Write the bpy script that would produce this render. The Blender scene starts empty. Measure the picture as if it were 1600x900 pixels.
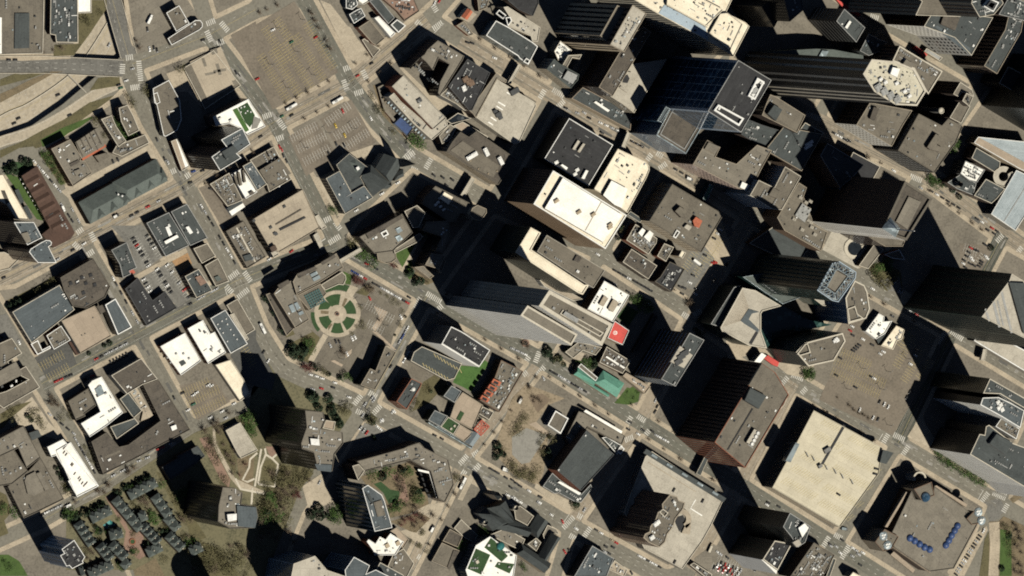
import bpy, math, random
from mathutils import Vector, Matrix
from mathutils.geometry import tessellate_polygon
C = bpy.context.scene.collection
scn = bpy.context.scene
RND = random.Random(7)

# ------------------------------------------------------------------ camera
PX = 0.6                       # metres of ground per photograph pixel
OFF = math.radians(24)         # the satellite looks 24 degrees off the vertical
LA = math.radians(7.4)         # roofs lean to the right and 7.4 degrees downwards
DIST = 8000.0
LENS = 36.0 * DIST / (1600 * PX)
U = Vector((math.cos(LA), -math.sin(LA), 0))       # ground direction of the lean
V = Vector((math.sin(LA), math.cos(LA), 0))        # ground direction across it
Z = Vector((0, 0, 1))
E1 = U * math.cos(OFF) + Z * math.sin(OFF)
CAMB = -U * math.sin(OFF) + Z * math.cos(OFF)      # from the ground to the satellite
CR = E1 * math.cos(LA) + V * math.sin(LA)
CU = -E1 * math.sin(LA) + V * math.cos(LA)
CPOS = CAMB * DIST
cam = bpy.data.cameras.new('camera')
cam.lens = LENS; cam.sensor_width = 36; cam.sensor_fit = 'HORIZONTAL'
cam.clip_start = 100; cam.clip_end = 20000
camo = bpy.data.objects.new('camera', cam); C.objects.link(camo)
M = Matrix((CR, CU, CAMB)).transposed().to_4x4(); M.translation = CPOS
camo.matrix_world = M
scn.camera = camo

# ------------------------------------------------------------------ sky, sun, exposure
# a roof h metres up throws its shadow 1.037 h pixels along (-0.47, -0.88) in the photograph
_ax = 1.037 * (-.47 * math.cos(LA) - .88 * math.sin(LA)) * PX / math.cos(OFF)
_ay = 1.037 * (-.47 * math.sin(LA) + .88 * math.cos(LA)) * PX
SHV = U * _ax + V * _ay
SUND = Vector((-SHV.x, -SHV.y, 1)).normalized()    # towards the sun
elev = math.asin(SUND.z); azim = math.atan2(SUND.x, SUND.y)
sun = bpy.data.lights.new('sun', 'SUN'); sun.energy = 5.0; sun.angle = math.radians(0.5); sun.color = (1, .955, .85)
suno = bpy.data.objects.new('sun', sun); C.objects.link(suno)
suno.rotation_euler = SUND.to_track_quat('Z', 'Y').to_euler(); suno.location = (0, 0, 900)
w = bpy.data.worlds.new('World'); scn.world = w; w.use_nodes = True
nt = w.node_tree; nt.nodes.clear()
sky = nt.nodes.new('ShaderNodeTexSky'); sky.sky_type = 'NISHITA'; sky.sun_disc = False
sky.air_density = .35; sky.dust_density = .1; sky.ozone_density = .3
sky.sun_elevation = elev; sky.sun_rotation = azim
bg = nt.nodes.new('ShaderNodeBackground'); bg.inputs[1].default_value = 0.05
wo = nt.nodes.new('ShaderNodeOutputWorld')
nt.links.new(sky.outputs[0], bg.inputs[0]); nt.links.new(bg.outputs[0], wo.inputs[0])
scn.view_settings.view_transform = 'Standard'; scn.view_settings.look = 'None'
scn.view_settings.exposure = 0.0; scn.view_settings.gamma = 1.0
scn.cycles.max_bounces = 4; scn.cycles.diffuse_bounces = 0; scn.cycles.filter_width = 1.9; scn.cycles.glossy_bounces = 2
scn.cycles.use_denoising = False

# ------------------------------------------------------------------ pixels of the photograph to places on the ground
TL = {'px': (0, 0, 1), 'u0': (800, 0, 4), 'u1': (1050, 0, 4), 'u2': (1300, 0, 4), 'v0': (800, 200, 4), 'v1': (1050, 200, 4), 'v2': (1300, 200, 4),
      'w0': (800, 400, 4), 'w1': (1050, 400, 4), 'w2': (1300, 400, 4), 'x0': (800, 600, 4), 'x1': (1050, 600, 4), 'x2': (1300, 600, 4),
      'y0': (800, 675, 4), 'y1': (1050, 675, 4), 'c1': (480, 220, 4), 'c2': (400, 400, 4), 'c3': (560, 480, 4), 'c4': (250, 600, 4),
      'c5': (500, 640, 4), 'c6': (80, 690, 1200 / 280), 'c7': (540, 0, 4), 'c8': (640, 675, 4), 'd1': (0, 180, 4), 'd2': (280, 220, 4),
      'd3': (0, 380, 4), 'd4': (640, 240, 4), 'd5': (1400, 100, 6), 'd6': (1400, 380, 6), 'd7': (1400, 750, 6), 'd8': (1100, 0, 4)}
for _i in range(4):
    for _j in range(3):
        TL['a%d%d' % (_i, _j)] = (400 * _i, 300 * _j, 3)

def topx(tile, p):
    t = TL[tile]
    return (t[0] + p[0] / t[2], t[1] + p[1] / t[2])

def g(px, z=0.0):
    """The point at height z that the photograph shows at pixel px."""
    d = CR * ((px[0] - 800) * PX / DIST) - CU * ((px[1] - 450) * PX / DIST) - CAMB
    t = (z - CPOS.z) / d.z
    return CPOS + d * t

def pp(s):
    return [tuple(float(a) for a in q.split(',')) for q in s.split()]

def gp(tile, s, z):
    pts = [g(topx(tile, p), z) for p in (pp(s) if isinstance(s, str) else s)]
    a = sum(pts[i].x * pts[(i + 1) % len(pts)].y - pts[(i + 1) % len(pts)].x * pts[i].y for i in range(len(pts)))
    return pts if a > 0 else pts[::-1]

# ------------------------------------------------------------------ materials
MATS = {}
def mat(name, c, c2=None, rough=.85, scale=.08, fine=.9, metal=0.0, spec=.3, stain=None, panel=None):
    m = bpy.data.materials.new(name); m.use_nodes = True
    n = m.node_tree.nodes; l = m.node_tree.links; b = n['Principled BSDF']
    b.inputs['Roughness'].default_value = rough; b.inputs['Metallic'].default_value = metal
    b.inputs['Specular IOR Level'].default_value = spec
    geo = n.new('ShaderNodeNewGeometry')
    n1 = n.new('ShaderNodeTexNoise'); n1.inputs['Scale'].default_value = scale; n1.inputs['Detail'].default_value = 6; n1.inputs['Roughness'].default_value = .65
    n2 = n.new('ShaderNodeTexNoise'); n2.inputs['Scale'].default_value = fine; n2.inputs['Detail'].default_value = 3
    l.new(geo.outputs['Position'], n1.inputs['Vector']); l.new(geo.outputs['Position'], n2.inputs['Vector'])
    ad = n.new('ShaderNodeMath'); ad.operation = 'ADD'
    l.new(n1.outputs['Fac'], ad.inputs[0]); l.new(n2.outputs['Fac'], ad.inputs[1])
    rmp = n.new('ShaderNodeValToRGB')
    if c2 is None: c2 = tuple(x * .62 for x in c)
    hi = tuple(min(.95, x * 1.16) for x in c)
    e = rmp.color_ramp.elements
    e[0].position = .36; e[0].color = (*c2, 1); e[1].position = .64; e[1].color = (*hi, 1)
    md = e.new(.5); md.color = (*c, 1)
    hf = n.new('ShaderNodeMath'); hf.operation = 'MULTIPLY'; hf.inputs[1].default_value = .5
    l.new(ad.outputs[0], hf.inputs[0]); l.new(hf.outputs[0], rmp.inputs[0])
    col = rmp.outputs[0]
    if stain:
        n3 = n.new('ShaderNodeTexNoise'); n3.inputs['Scale'].default_value = .13; n3.inputs['Detail'].default_value = 8; n3.inputs['Roughness'].default_value = .8
        n3.inputs['Distortion'].default_value = 1.5
        l.new(geo.outputs['Position'], n3.inputs['Vector'])
        r3 = n.new('ShaderNodeValToRGB'); r3.color_ramp.elements[0].position = stain[1]; r3.color_ramp.elements[1].position = stain[1] + .08
        l.new(n3.outputs['Fac'], r3.inputs[0])
        mx = n.new('ShaderNodeMix'); mx.data_type = 'RGBA'
        l.new(r3.outputs[0], mx.inputs[0]); l.new(col, mx.inputs[6]); mx.inputs[7].default_value = (*stain[0], 1)
        col = mx.outputs[2]
    if panel:
        br = n.new('ShaderNodeTexBrick'); uvn = n.new('ShaderNodeUVMap'); l.new(uvn.outputs[0], br.inputs['Vector'])
        br.inputs['Scale'].default_value = 1.0; br.inputs['Brick Width'].default_value = panel[0]; br.inputs['Row Height'].default_value = panel[1]; br.inputs['Mortar Size'].default_value = panel[3] if len(panel) > 3 else .16; br.inputs['Bias'].default_value = 0
        v = panel[2]; br.inputs['Color1'].default_value = (1 - v, 1 - v, 1 - v, 1); br.inputs['Color2'].default_value = (1 + v * .6, 1 + v * .6, 1 + v * .6, 1); mo = panel[4] if len(panel) > 4 else .8; br.inputs['Mortar'].default_value = (mo, mo, mo, 1)
        m2 = n.new('ShaderNodeMix'); m2.data_type = 'RGBA'; m2.blend_type = 'MULTIPLY'; m2.inputs[0].default_value = 1; l.new(col, m2.inputs[6]); l.new(br.outputs['Color'], m2.inputs[7]); col = m2.outputs[2]
    l.new(col, b.inputs['Base Color'])
    MATS[name] = m
    return m

def glass(name, c, rough=.12, spec=.5):
    m = mat(name, c, rough=rough, spec=spec, scale=.05, fine=.25)
    n = m.node_tree.nodes; l = m.node_tree.links; b = n['Principled BSDF']      # some panes have blinds drawn
    vo = n.new('ShaderNodeTexVoronoi'); vo.inputs['Scale'].default_value = .28; geo = n.new('ShaderNodeNewGeometry'); l.new(geo.outputs['Position'], vo.inputs['Vector'])
    sp = n.new('ShaderNodeSeparateColor'); l.new(vo.outputs['Color'], sp.inputs[0]); rp = n.new('ShaderNodeValToRGB'); rp.color_ramp.elements[0].position = .72; rp.color_ramp.elements[1].position = 1.0
    l.new(sp.outputs[0], rp.inputs[0]); mx = n.new('ShaderNodeMix'); mx.data_type = 'RGBA'; l.new(rp.outputs[0], mx.inputs[0])
    l.new(b.inputs['Base Color'].links[0].from_socket, mx.inputs[6]); mx.inputs[7].default_value = (c[0] * 2.2 + .06, c[1] * 2.2 + .06, c[2] * 2.2 + .055, 1); l.new(mx.outputs[2], b.inputs['Base Color'])
    return m

# ground
mat('asphalt', (.165, .158, .138), (.105, .1, .088), scale=.05, fine=.5, panel=(24,7,.08,.08,.85))
mat('road_asphalt', (.175, .163, .13), (.125, .116, .093), scale=.03, fine=.4, stain=((.12, .113, .092), .66))
mat('road_dark', (.128, .125, .10), (.09, .088, .071), scale=.03, fine=.4, stain=((.16, .152, .125), .66))
mat('road_concrete', (.27, .228, .17), (.2, .17, .126), scale=.03, fine=.4, stain=((.17, .148, .113), .66), panel=(9, 4, .09, .1, .85))
mat('road_green', (.072, .075, .06), (.05, .053, .042), scale=.03, fine=.4)
mat('dark_asphalt', (.085, .084, .076), (.06, .06, .055), scale=.05, fine=.5)
mat('lot_asphalt', (.172, .146, .112), (.125, .107, .083), scale=.04, fine=.5, stain=((.085, .078, .066), .62), panel=(30,9,.09,.08,.85))
mat('freeway_concrete', (.37, .32, .24), (.28, .242, .182), scale=.03, fine=.4)
mat('pavement', (.385, .325, .238), (.255, .215, .157), scale=.05, fine=.8, panel=(9,4.5,.1,.14,.86))
mat('pale_paving', (.39, .335, .25), (.3, .256, .19), scale=.08, fine=.8, panel=(5,5,.09,.14,.84))
mat('earth', (.16, .125, .075), (.085, .07, .042), scale=.09, fine=.6)
mat('grass', (.055, .095, .022), (.03, .05, .014), scale=.12, fine=.9)
mat('dry_grass', (.105, .092, .045), (.055, .05, .026), scale=.1, fine=.7)
mat('bright_grass', (.06, .125, .03), (.035, .08, .018), scale=.15, fine=.9)
mat('dark_grass', (.03, .064, .022), (.018, .04, .014), scale=.15, fine=.9)
mat('block_ground', (.178, .158, .124), (.118, .105, .083), scale=.045, fine=.5, stain=((.1, .093, .077), .6), panel=(19, 8, .12, .1, .82))
mat('grey_teal_glass', (.055, .115, .11), (.04, .08, .078), rough=.3)
mat('park_ground', (.135, .122, .07), (.06, .06, .034), scale=.07, fine=.5)
mat('gravel_path', (.25, .2, .135), (.13, .105, .065), scale=.12, fine=.5)
mat('gravel', (.235, .225, .195), (.17, .16, .14), scale=.2, fine=1.5)
mat('brick_paving', (.23, .15, .11), (.16, .105, .08), scale=.1, fine=.8)
mat('orange_soil', (.33, .2, .1), (.2, .13, .07), scale=.15)
mat('tyre_wear', (.15, .138, .11), (.12, .11, .088), scale=.1, fine=.3)
mat('fresh_asphalt', (.10, .097, .087), (.08, .078, .07), scale=.1, fine=.8)
mat('old_asphalt', (.24, .228, .2), (.18, .17, .15), scale=.1, fine=.8)
mat('paint_white', (.54, .52, .46), (.3, .285, .25), fine=2.5)
mat('paint_yellow', (.43, .35, .165), (.28, .235, .12), fine=2.5)
mat('retaining_concrete', (.3, .27, .22), (.17, .15, .12))
# roofs
mat('brown_roof', (.15, .132, .102), (.10, .088, .07), stain=((.085, .075, .062), 0.59), panel=(14,7,.1))
mat('taupe_roof', (.185, .165, .13), (.135, .12, .096), stain=((.12, .105, .085), 0.61), panel=(12,6,.1))
mat('tan_roof', (.37, .315, .235), (.29, .245, .185), stain=((.24, .2, .155), 0.63), panel=(16,8,.07))
mat('pink_tan_roof', (.34, .275, .205), (.29, .235, .175), panel=(8,8,.06))
mat('dark_brown_roof', (.10, .086, .068), (.058, .05, .042), stain=((.05, .046, .04), 0.55), panel=(12,6,.14))
mat('slate_roof', (.062, .07, .068), (.042, .048, .047), stain=((.10, .108, .103), 0.61), panel=(11,3,.1))
mat('blue_slate_roof', (.085, .1, .105), (.06, .072, .077), panel=(14,3,.1))
mat('green_slate_roof', (.105, .122, .11), (.075, .088, .08), fine=1.4, panel=(1.6,.7,.16,.08,.8))
mat('black_roof', (.034, .034, .035), (.022, .022, .023), stain=((.062, .064, .062), 0.58), panel=(14,3,.16))
mat('white_roof', (.84, .82, .75), (.74, .71, .62), stain=((.55, .49, .38), .69), panel=(18,6,.05,.14,.88))
mat('cream_roof', (.78, .70, .54), (.66, .57, .42), stain=((.46, .36, .24), .66), panel=(15,7,.06,.14,.86))
mat('concrete_roof', (.41, .375, .305), (.31, .28, .225), stain=((.26, .235, .19), 0.62), panel=(9,9,.07))
mat('cream_deck', (.52, .47, .35), (.45, .405, .3), stain=((.4, .36, .27), 0.63), panel=(17,17,.05))
mat('red_brown_roof', (.085, .05, .036), (.06, .036, .027), fine=1.6, panel=(1.6,.8,.16,.08,.8))
mat('copper_roof', (.12, .29, .215), (.085, .22, .165), rough=.6, panel=(30,1.2,.1,.12,.78))
mat('octagon_deck', (.52, .48, .37), (.40, .37, .28), stain=((.27, .25, .19), .58))
mat('metal_roof', (.30, .34, .35), (.22, .26, .27), rough=.45, metal=.3, panel=(40,1.6,.1,.16,.75))
mat('red_roof', (.55, .085, .07), (.42, .07, .058))
mat('blue_panel', (.035, .065, .16), (.025, .045, .11), rough=.4)
# walls
mat('brick_wall', (.24, .095, .055), (.17, .068, .04))
mat('brown_wall', (.17, .115, .078), (.12, .08, .055))
mat('dark_brown_wall', (.085, .06, .045), (.06, .043, .034))
mat('tan_wall', (.40, .325, .225), (.31, .25, .175))
mat('cream_wall', (.56, .475, .345), (.45, .38, .27))
mat('concrete_wall', (.38, .345, .28), (.28, .25, .2))
mat('white_wall', (.80, .77, .69), (.7, .67, .6))
mat('glazed_grid_wall', (.30, .36, .42), (.22, .27, .32), rough=.4)
mat('pink_wall', (.52, .40, .33), (.42, .32, .26))
mat('tan_brick_wall', (.36, .255, .165), (.28, .2, .13))
mat('grey_wall', (.19, .185, .17), (.13, .127, .115))
mat('black_wall', (.016, .016, .017), (.01, .01, .011), rough=.5)
mat('dark_green_wall', (.022, .032, .028), (.015, .022, .02), rough=.4)
mat('blue_metal_wall', (.34, .41, .46), (.25, .31, .36), rough=.4)
mat('red_paint', (.40, .105, .07), (.28, .075, .05))
mat('orange_paint', (.42, .13, .07), (.3, .09, .05))
mat('white_metal', (.72, .71, .66), (.55, .54, .5), rough=.5)
mat('grey_metal', (.27, .27, .255), (.17, .17, .16), rough=.5, metal=.2)
mat('dark_metal', (.05, .052, .052), (.03, .031, .031), rough=.5)
mat('light_stone', (.5, .455, .365), (.4, .36, .28))
glass('dark_glass', (.016, .02, .024)); glass('blue_glass', (.02, .05, .085)); glass('green_glass', (.02, .05, .044))
glass('teal_glass', (.03, .13, .125)); glass('pale_glass', (.22, .26, .27), rough=.25)
glass('black_glass', (.006, .007, .008))
# plants
mat('leaf_green', (.07, .125, .032), (.03, .058, .016), fine=2.0)
mat('leaf_olive', (.13, .12, .055), (.075, .068, .035), fine=2.0)
mat('leaf_dark', (.034, .054, .028), (.016, .026, .013), fine=2.0)
mat('twig_brown', (.17, .13, .09), (.11, .085, .06), fine=2.0)
mat('twig_red', (.15, .06, .05), (.1, .04, .034), fine=2.0)
mat('bark', (.09, .07, .05), (.06, .046, .034))
for nm, c in (('white', (.75, .74, .7)), ('silver', (.42, .42, .41)), ('black', (.014, .014, .015)), ('grey', (.12, .12, .118)), ('red', (.4, .025, .02)), ('blue', (.03, .06, .2)), ('green', (.03, .12, .07)), ('yellow', (.6, .42, .06)), ('tan', (.3, .25, .17))):
    mat('car_' + nm, c, tuple(x * .85 for x in c), rough=.3, spec=.6)

# ------------------------------------------------------------------ object helpers
def tag(o, label=None, cat=None, group=None, kind=None):
    if label: o['label'] = label
    if cat: o['category'] = cat
    if group: o['group'] = group
    if kind: o['kind'] = kind
    return o

def link(name, me, parent=None, m=None):
    o = bpy.data.objects.new(name, me); C.objects.link(o)
    if m is not None and not me.materials:
        for k in ([m] if isinstance(m, str) else m): me.materials.append(MATS[k])
    if parent is not None: o.parent = parent
    return o

def mesh(name, vs, fs, mi=None):
    me = bpy.data.meshes.new(name); me.from_pydata([tuple(v) for v in vs], [], fs)
    if mi: me.polygons.foreach_set('material_index', mi)
    me.update(); return me

def empty(name, loc=(0, 0, 0), rz=0.0):
    o = bpy.data.objects.new(name, None); o.location = loc; o.rotation_euler = (0, 0, rz); o.empty_display_size = 2
    C.objects.link(o); return o

def uvxy(me, P):
    """Lay the material's panel joints along the longest edge."""
    k = max(range(len(P)), key=lambda i: (P[i] - P[i - 1]).length_squared); e = (P[k] - P[k - 1]).to_2d()
    e = e.normalized() if e.length > 0 else Vector((1, 0)); uv = me.uv_layers.new(name='UVMap'); ox, oy = RND.uniform(0, 50), RND.uniform(0, 50)
    for l in me.loops:
        c = me.vertices[l.vertex_index].co; uv.data[l.index].uv = (c.x * e.x + c.y * e.y + ox, -c.x * e.y + c.y * e.x + oy)

def flat(name, pts, z, m, kind='structure', parent=None, off=None):
    vs = [(p.x, p.y, z) for p in pts]
    me = mesh(name, vs, [list(range(len(vs)))]); uvxy(me, pts)
    o = link(name, me, parent, m)
    if kind and parent is None: o['kind'] = kind
    return o

def slab(name, pts, z0, z1, m, parent=None, kind=None):
    """Closed prism without its underside."""
    n = len(pts)
    vs = [(p.x, p.y, z0) for p in pts] + [(p.x, p.y, z1) for p in pts]
    fs = [[i, (i + 1) % n, n + (i + 1) % n, n + i] for i in range(n)] + [list(range(n, 2 * n))]
    me = mesh(name, vs, fs); uvxy(me, pts)
    o = link(name, me, parent, m)
    if kind: o['kind'] = kind
    return o

def inset(pts, d):
    n = len(pts); out = []
    for i in range(n):
        a, b, c = pts[i - 1], pts[i], pts[(i + 1) % n]
        e1 = (b - a).to_2d().normalized(); e2 = (c - b).to_2d().normalized()
        n1 = Vector((-e1.y, e1.x)); n2 = Vector((-e2.y, e2.x))
        k = n1 + n2
        if k.length < .3: k = n1
        k = k / max(.35, k.length_squared / 2) if k.length > .01 else n1
        out.append(Vector((b.x + k.x * d / 1, b.y + k.y * d / 1, b.z)))
    return out

BOXM = {}
def boxmesh(m, kind='box'):
    key = (m, kind)
    if key in BOXM: return BOXM[key]
    if kind == 'box':       # a rooftop unit with a raised fan cowl
        vs, fs = [], []
        def bx(x0, x1, y0, y1, z0, z1):
            k = len(vs); vs.extend([(x0, y0, z0), (x1, y0, z0), (x1, y1, z0), (x0, y1, z0), (x0, y0, z1), (x1, y0, z1), (x1, y1, z1), (x0, y1, z1)])
            fs.extend([[k, k + 1, k + 5, k + 4], [k + 1, k + 2, k + 6, k + 5], [k + 2, k + 3, k + 7, k + 6], [k + 3, k, k + 4, k + 7], [k + 4, k + 5, k + 6, k + 7]])
        bx(-.5, .5, -.5, .5, 0, .8); bx(-.4, .0, -.35, .35, .8, 1.0); bx(.1, .4, -.3, .3, .8, .93)
    elif kind == 'plain':
        vs = [(-.5, -.5, 0), (.5, -.5, 0), (.5, .5, 0), (-.5, .5, 0), (-.5, -.5, 1), (.5, -.5, 1), (.5, .5, 1), (-.5, .5, 1)]
        fs = [[0, 1, 5, 4], [1, 2, 6, 5], [2, 3, 7, 6], [3, 0, 4, 7], [4, 5, 6, 7]]
    elif kind == 'drum':
        n = 12; vs = []; fs = []
        for r, z in ((.5, 0), (.5, .8), (.38, 1.0), (.34, .7)):
            vs += [(r * math.cos(6.283 * i / n), r * math.sin(6.283 * i / n), z) for i in range(n)]
        for q in range(3):
            fs += [[q * n + i, q * n + (i + 1) % n, (q + 1) * n + (i + 1) % n, (q + 1) * n + i] for i in range(n)]
        fs.append(list(range(3 * n, 4 * n)))
    me = mesh('unit', vs, fs); me.materials.append(MATS[m]); BOXM[key] = me
    return me

def unit(parent, name, loc, dims, rz, m='grey_metal', kind='box'):
    o = link(name, boxmesh(m, kind), parent)
    o.location = loc; o.scale = dims; o.rotation_euler = (0, 0, rz); return o

def inside(p, poly):
    c = False; n = len(poly)
    for i in range(n):
        a, b = poly[i], poly[i - 1]
        if (a.y > p.y) != (b.y > p.y) and p.x < (b.x - a.x) * (p.y - a.y) / (b.y - a.y) + a.x: c = not c
    return c

def edge_dist(p, poly):
    d = 1e9
    for i in range(len(poly)):
        a, b = poly[i - 1].to_2d(), poly[i].to_2d(); e = b - a
        t = max(0, min(1, (p - a).dot(e) / max(e.length_squared, 1e-6))); d = min(d, (a + e * t - p).length)
    return d

def facade(pts, z0, z1, style):
    """Windows (or bands, fins) 8 cm proud of the walls as plain quads."""
    vs, fs = [], []
    kind = style[0]; fh = style[1]; cw = style[2]; wf = style[3] if len(style) > 3 else .55; hf = style[4] if len(style) > 4 else .55
    n = len(pts)
    for i in range(n):
        a, b = pts[i].to_2d(), pts[(i + 1) % n].to_2d(); e = b - a; L = e.length
        if L < 2.5: continue
        e /= L; nr = Vector((e.y, -e.x)) * .08
        nf = max(1, int((z1 - z0 - .8) / fh)); nc = max(1, int(L / cw)); m0 = (L - nc * cw) / 2
        if kind == 'ribbon':
            cols = [(.6, L - .6)]
        else:
            cols = [(m0 + cw * (c + .5 - wf / 2), m0 + cw * (c + .5 + wf / 2)) for c in range(nc)]
        if kind == 'fins':
            rows = [(z0 + .5, z1 - .6)]
        else:
            off = (z1 - z0 - nf * fh) * .6
            rows = [(z0 + off + fh * (r + .5 - hf / 2), z0 + off + fh * (r + .5 + hf / 2)) for r in range(nf)]
        if len(rows) * len(cols) > 4000: rows = rows[::2]
        for (s0, s1) in cols:
            p = a + e * s0 + nr; q = a + e * s1 + nr
            for (r0, r1) in rows:
                k = len(vs)
                vs += [(p.x, p.y, r0), (q.x, q.y, r0), (q.x, q.y, r1), (p.x, p.y, r1)]; fs.append([k, k + 1, k + 2, k + 3])
    return vs, fs

GRID = ('grid', 3.8, 3.2, .55, .5); RIB = ('ribbon', 3.9, 1, 1, .5); FIN = ('fins', 1, 3.0, .5); BIGFIN = ('fins', 1, 6.0, .45)
SMALL = ('grid', 3.6, 4.5, .45, .45); CURT = ('grid', 4.0, 2.2, .86, .84); BIGC = ('grid', 12.5, 8.5, .92, .93)

class Bd:
    """A building: an Empty at its base that parents walls, roofs, parapets, windows and rooftop plant."""
    def __init__(s, name, label, cat, rz=0.0, group=None):
        s.root = None; s.roof = None; s.name = name; s.label = label; s.cat = cat; s.group = group
    def ensure(s, pts):
        if s.root is None:
            c = sum((Vector((p.x, p.y, 0)) for p in pts), Vector()) / len(pts)
            s.root = empty(s.name, c); tag(s.root, s.label, s.cat, s.group); s.c = c
    def loc(s, pts): return [p - s.c for p in pts]
    def tier(s, tile, poly, h, wall, roof, win=None, wm='dark_glass', z0=0.0, par='light_stone', pw=.6, ph=.9, units=None, um='grey_metal', roofname='roof'):
        pts = gp(tile, poly, h); s.ensure(pts); P = s.loc(pts); n = len(P)
        vs = [(p.x, p.y, z0) for p in P] + [(p.x, p.y, h) for p in P]
        fs = [[i, (i + 1) % n, n + (i + 1) % n, n + i] for i in range(n)]
        if isinstance(wall, tuple):         # shade painted in: darker wall colour on the faces turned up and left
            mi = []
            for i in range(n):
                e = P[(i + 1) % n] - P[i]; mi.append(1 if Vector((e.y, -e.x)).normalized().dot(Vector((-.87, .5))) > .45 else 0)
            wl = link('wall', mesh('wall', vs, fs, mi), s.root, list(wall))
        else: wl = link('wall', mesh('wall', vs, fs), s.root, wall)
        s.roof = flat(roofname, P, h, roof, None, s.root)
        if par:
            Q = inset(P, pw)
            vs = [(p.x, p.y, h) for p in P] + [(p.x, p.y, h + ph) for p in P] + [(p.x, p.y, h + ph) for p in Q] + [(p.x, p.y, h + .004) for p in Q]
            fs = []
            for i in range(n):
                j = (i + 1) % n
                fs += [[i, j, n + j, n + i], [n + i, n + j, 2 * n + j, 2 * n + i], [2 * n + i, 2 * n + j, 3 * n + j, 3 * n + i]]
            link('parapet', mesh('parapet', vs, fs), s.roof, par)
        if win:
            v, f = facade(P, z0, h, win)
            if f:
                wo_ = link('windows', mesh('windows', v, f), wl, wm); wo_['kind'] = 'stuff'
        if units: s.clutter(P, h, units, um)
        s.P = P; s.h = h
        return s
    def clutter(s, P, h, k, um='grey_metal', big=1.0):
        xs = [p.x for p in P]; ys = [p.y for p in P]; L = max(range(len(P)), key=lambda i: (P[i] - P[i - 1]).length)
        e = P[L] - P[L - 1]; rz = math.atan2(e.y, e.x); tries = 0; done = 0
        k = int(k * 1.7 + 3)
        while done < k and tries < k * 12:
            tries += 1
            p = Vector((RND.uniform(min(xs), max(xs)), RND.uniform(min(ys), max(ys))))
            if not inside(p, P) or edge_dist(p, P) < 2.2: continue
            r = RND.random(); done += 1
            if r < .12:
                a_ = rz + RND.choice((0, 1.5708)); unit(s.top(), 'duct', (p.x, p.y, h), (RND.uniform(3, 7), RND.uniform(.4, .8), RND.uniform(.4, .7)), a_, RND.choice(('grey_metal', 'white_metal', 'dark_metal', um)), 'plain')
            elif r < .2:
                q_ = Vector((math.cos(rz), math.sin(rz)))
                for j_ in range(4):
                    w_ = p + q_ * 2.2 * j_
                    if inside(w_, P) and edge_dist(w_, P) > 1.5: unit(s.top(), 'rooftop_unit', (w_.x, w_.y, h), (1.5, 1.5, 1.2), rz, um)
            elif r < .45: unit(s.top(), 'rooftop_unit', (p.x, p.y, h), (RND.uniform(1.2, 3.2) * big, RND.uniform(1.2, 2.2) * big, RND.uniform(.9, 1.9)), rz, RND.choice((um, 'white_metal', 'grey_metal', 'dark_metal')))
            elif r < .8: unit(s.top(), 'roof_vent', (p.x, p.y, h), (RND.uniform(.6, 1.3),) * 2 + (RND.uniform(.6, 1.2),), 0, RND.choice(('white_metal', 'dark_metal', um)), 'drum')
            else: unit(s.top(), 'skylight', (p.x, p.y, h), (RND.uniform(1, 2.2), RND.uniform(1, 1.6), .5), rz, RND.choice(('pale_glass', 'dark_glass', 'white_metal')), 'plain')
    def top(s): return s.roof or s.root
    def box(s, tile, poly, h, hh, wall, roof, name='penthouse', par=None):
        """Something raised hh metres above a roof at height h; poly is its top in the picture."""
        pts = gp(tile, poly, h + hh); s.ensure(pts); P = s.loc(pts); n = len(P)
        vs = [(p.x, p.y, h) for p in P] + [(p.x, p.y, h + hh) for p in P]
        fs = [[i, (i + 1) % n, n + (i + 1) % n, n + i] for i in range(n)] + [list(range(n, 2 * n))]
        me = mesh(name, vs, fs, [0] * n + [1]); uvxy(me, P)
        link(name, me, s.top(), [wall, roof]); return s
    def patch(s, tile, poly, h, m, name='roof_panel', t=.12):
        pts = gp(tile, poly, h + t); s.ensure(pts); slab(name, s.loc(pts), h + .01, h + t, m, s.top()); return s
    def frame(s, tile, poly, h, m, wdt=.9, t=.9, name='roof_curb'):
        """A raised closed rim on the roof."""
        pts = gp(tile, poly, h + t); s.ensure(pts); P = s.loc(pts); Q = inset(P, wdt); n = len(P)
        vs = [(p.x, p.y, h) for p in P] + [(p.x, p.y, h + t) for p in P] + [(p.x, p.y, h + t) for p in Q] + [(p.x, p.y, h) for p in Q]; fs = []
        for i in range(n):
            j = (i + 1) % n
            fs += [[i, j, n + j, n + i], [n + i, n + j, 2 * n + j, 2 * n + i], [2 * n + i, 2 * n + j, 3 * n + j, 3 * n + i]]
        link(name, mesh(name, vs, fs), s.top(), m); return s
    def hip(s, tile, quad, h, rise, roof, wall=None, k=.35, z0=0.0, name='roof'):
        """Hipped (k>0) or gabled (k=0) roof over a four-cornered plan; the ridge runs along the longer sides."""
        q = gp(tile, quad, h); s.ensure(q); q = s.loc(q)
        if (q[1] - q[0]).length < (q[2] - q[1]).length: q = q[1:] + q[:1]
        a = (q[0] + q[3]) / 2; b = (q[1] + q[2]) / 2; e = (b - a); half = (q[3] - q[0]).length * k
        e2 = e.normalized(); r0 = a + e2 * min(half, e.length * .49); r1 = b - e2 * min(half, e.length * .49)
        if wall:
            vs = [(p.x, p.y, z0) for p in q] + [(p.x, p.y, h) for p in q]
            link('wall', mesh('wall', vs, [[i, (i + 1) % 4, 4 + (i + 1) % 4, 4 + i] for i in range(4)]), s.root, wall)
        vs = [(p.x, p.y, h) for p in q] + [(r0.x, r0.y, h + rise), (r1.x, r1.y, h + rise)]
        me = mesh(name, vs, [[0, 1, 5, 4], [1, 2, 5], [2, 3, 4, 5], [3, 0, 4]]); uvxy(me, q)
        ro = link(name, me, s.root, roof); s.roof = s.roof or ro; return s
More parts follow.
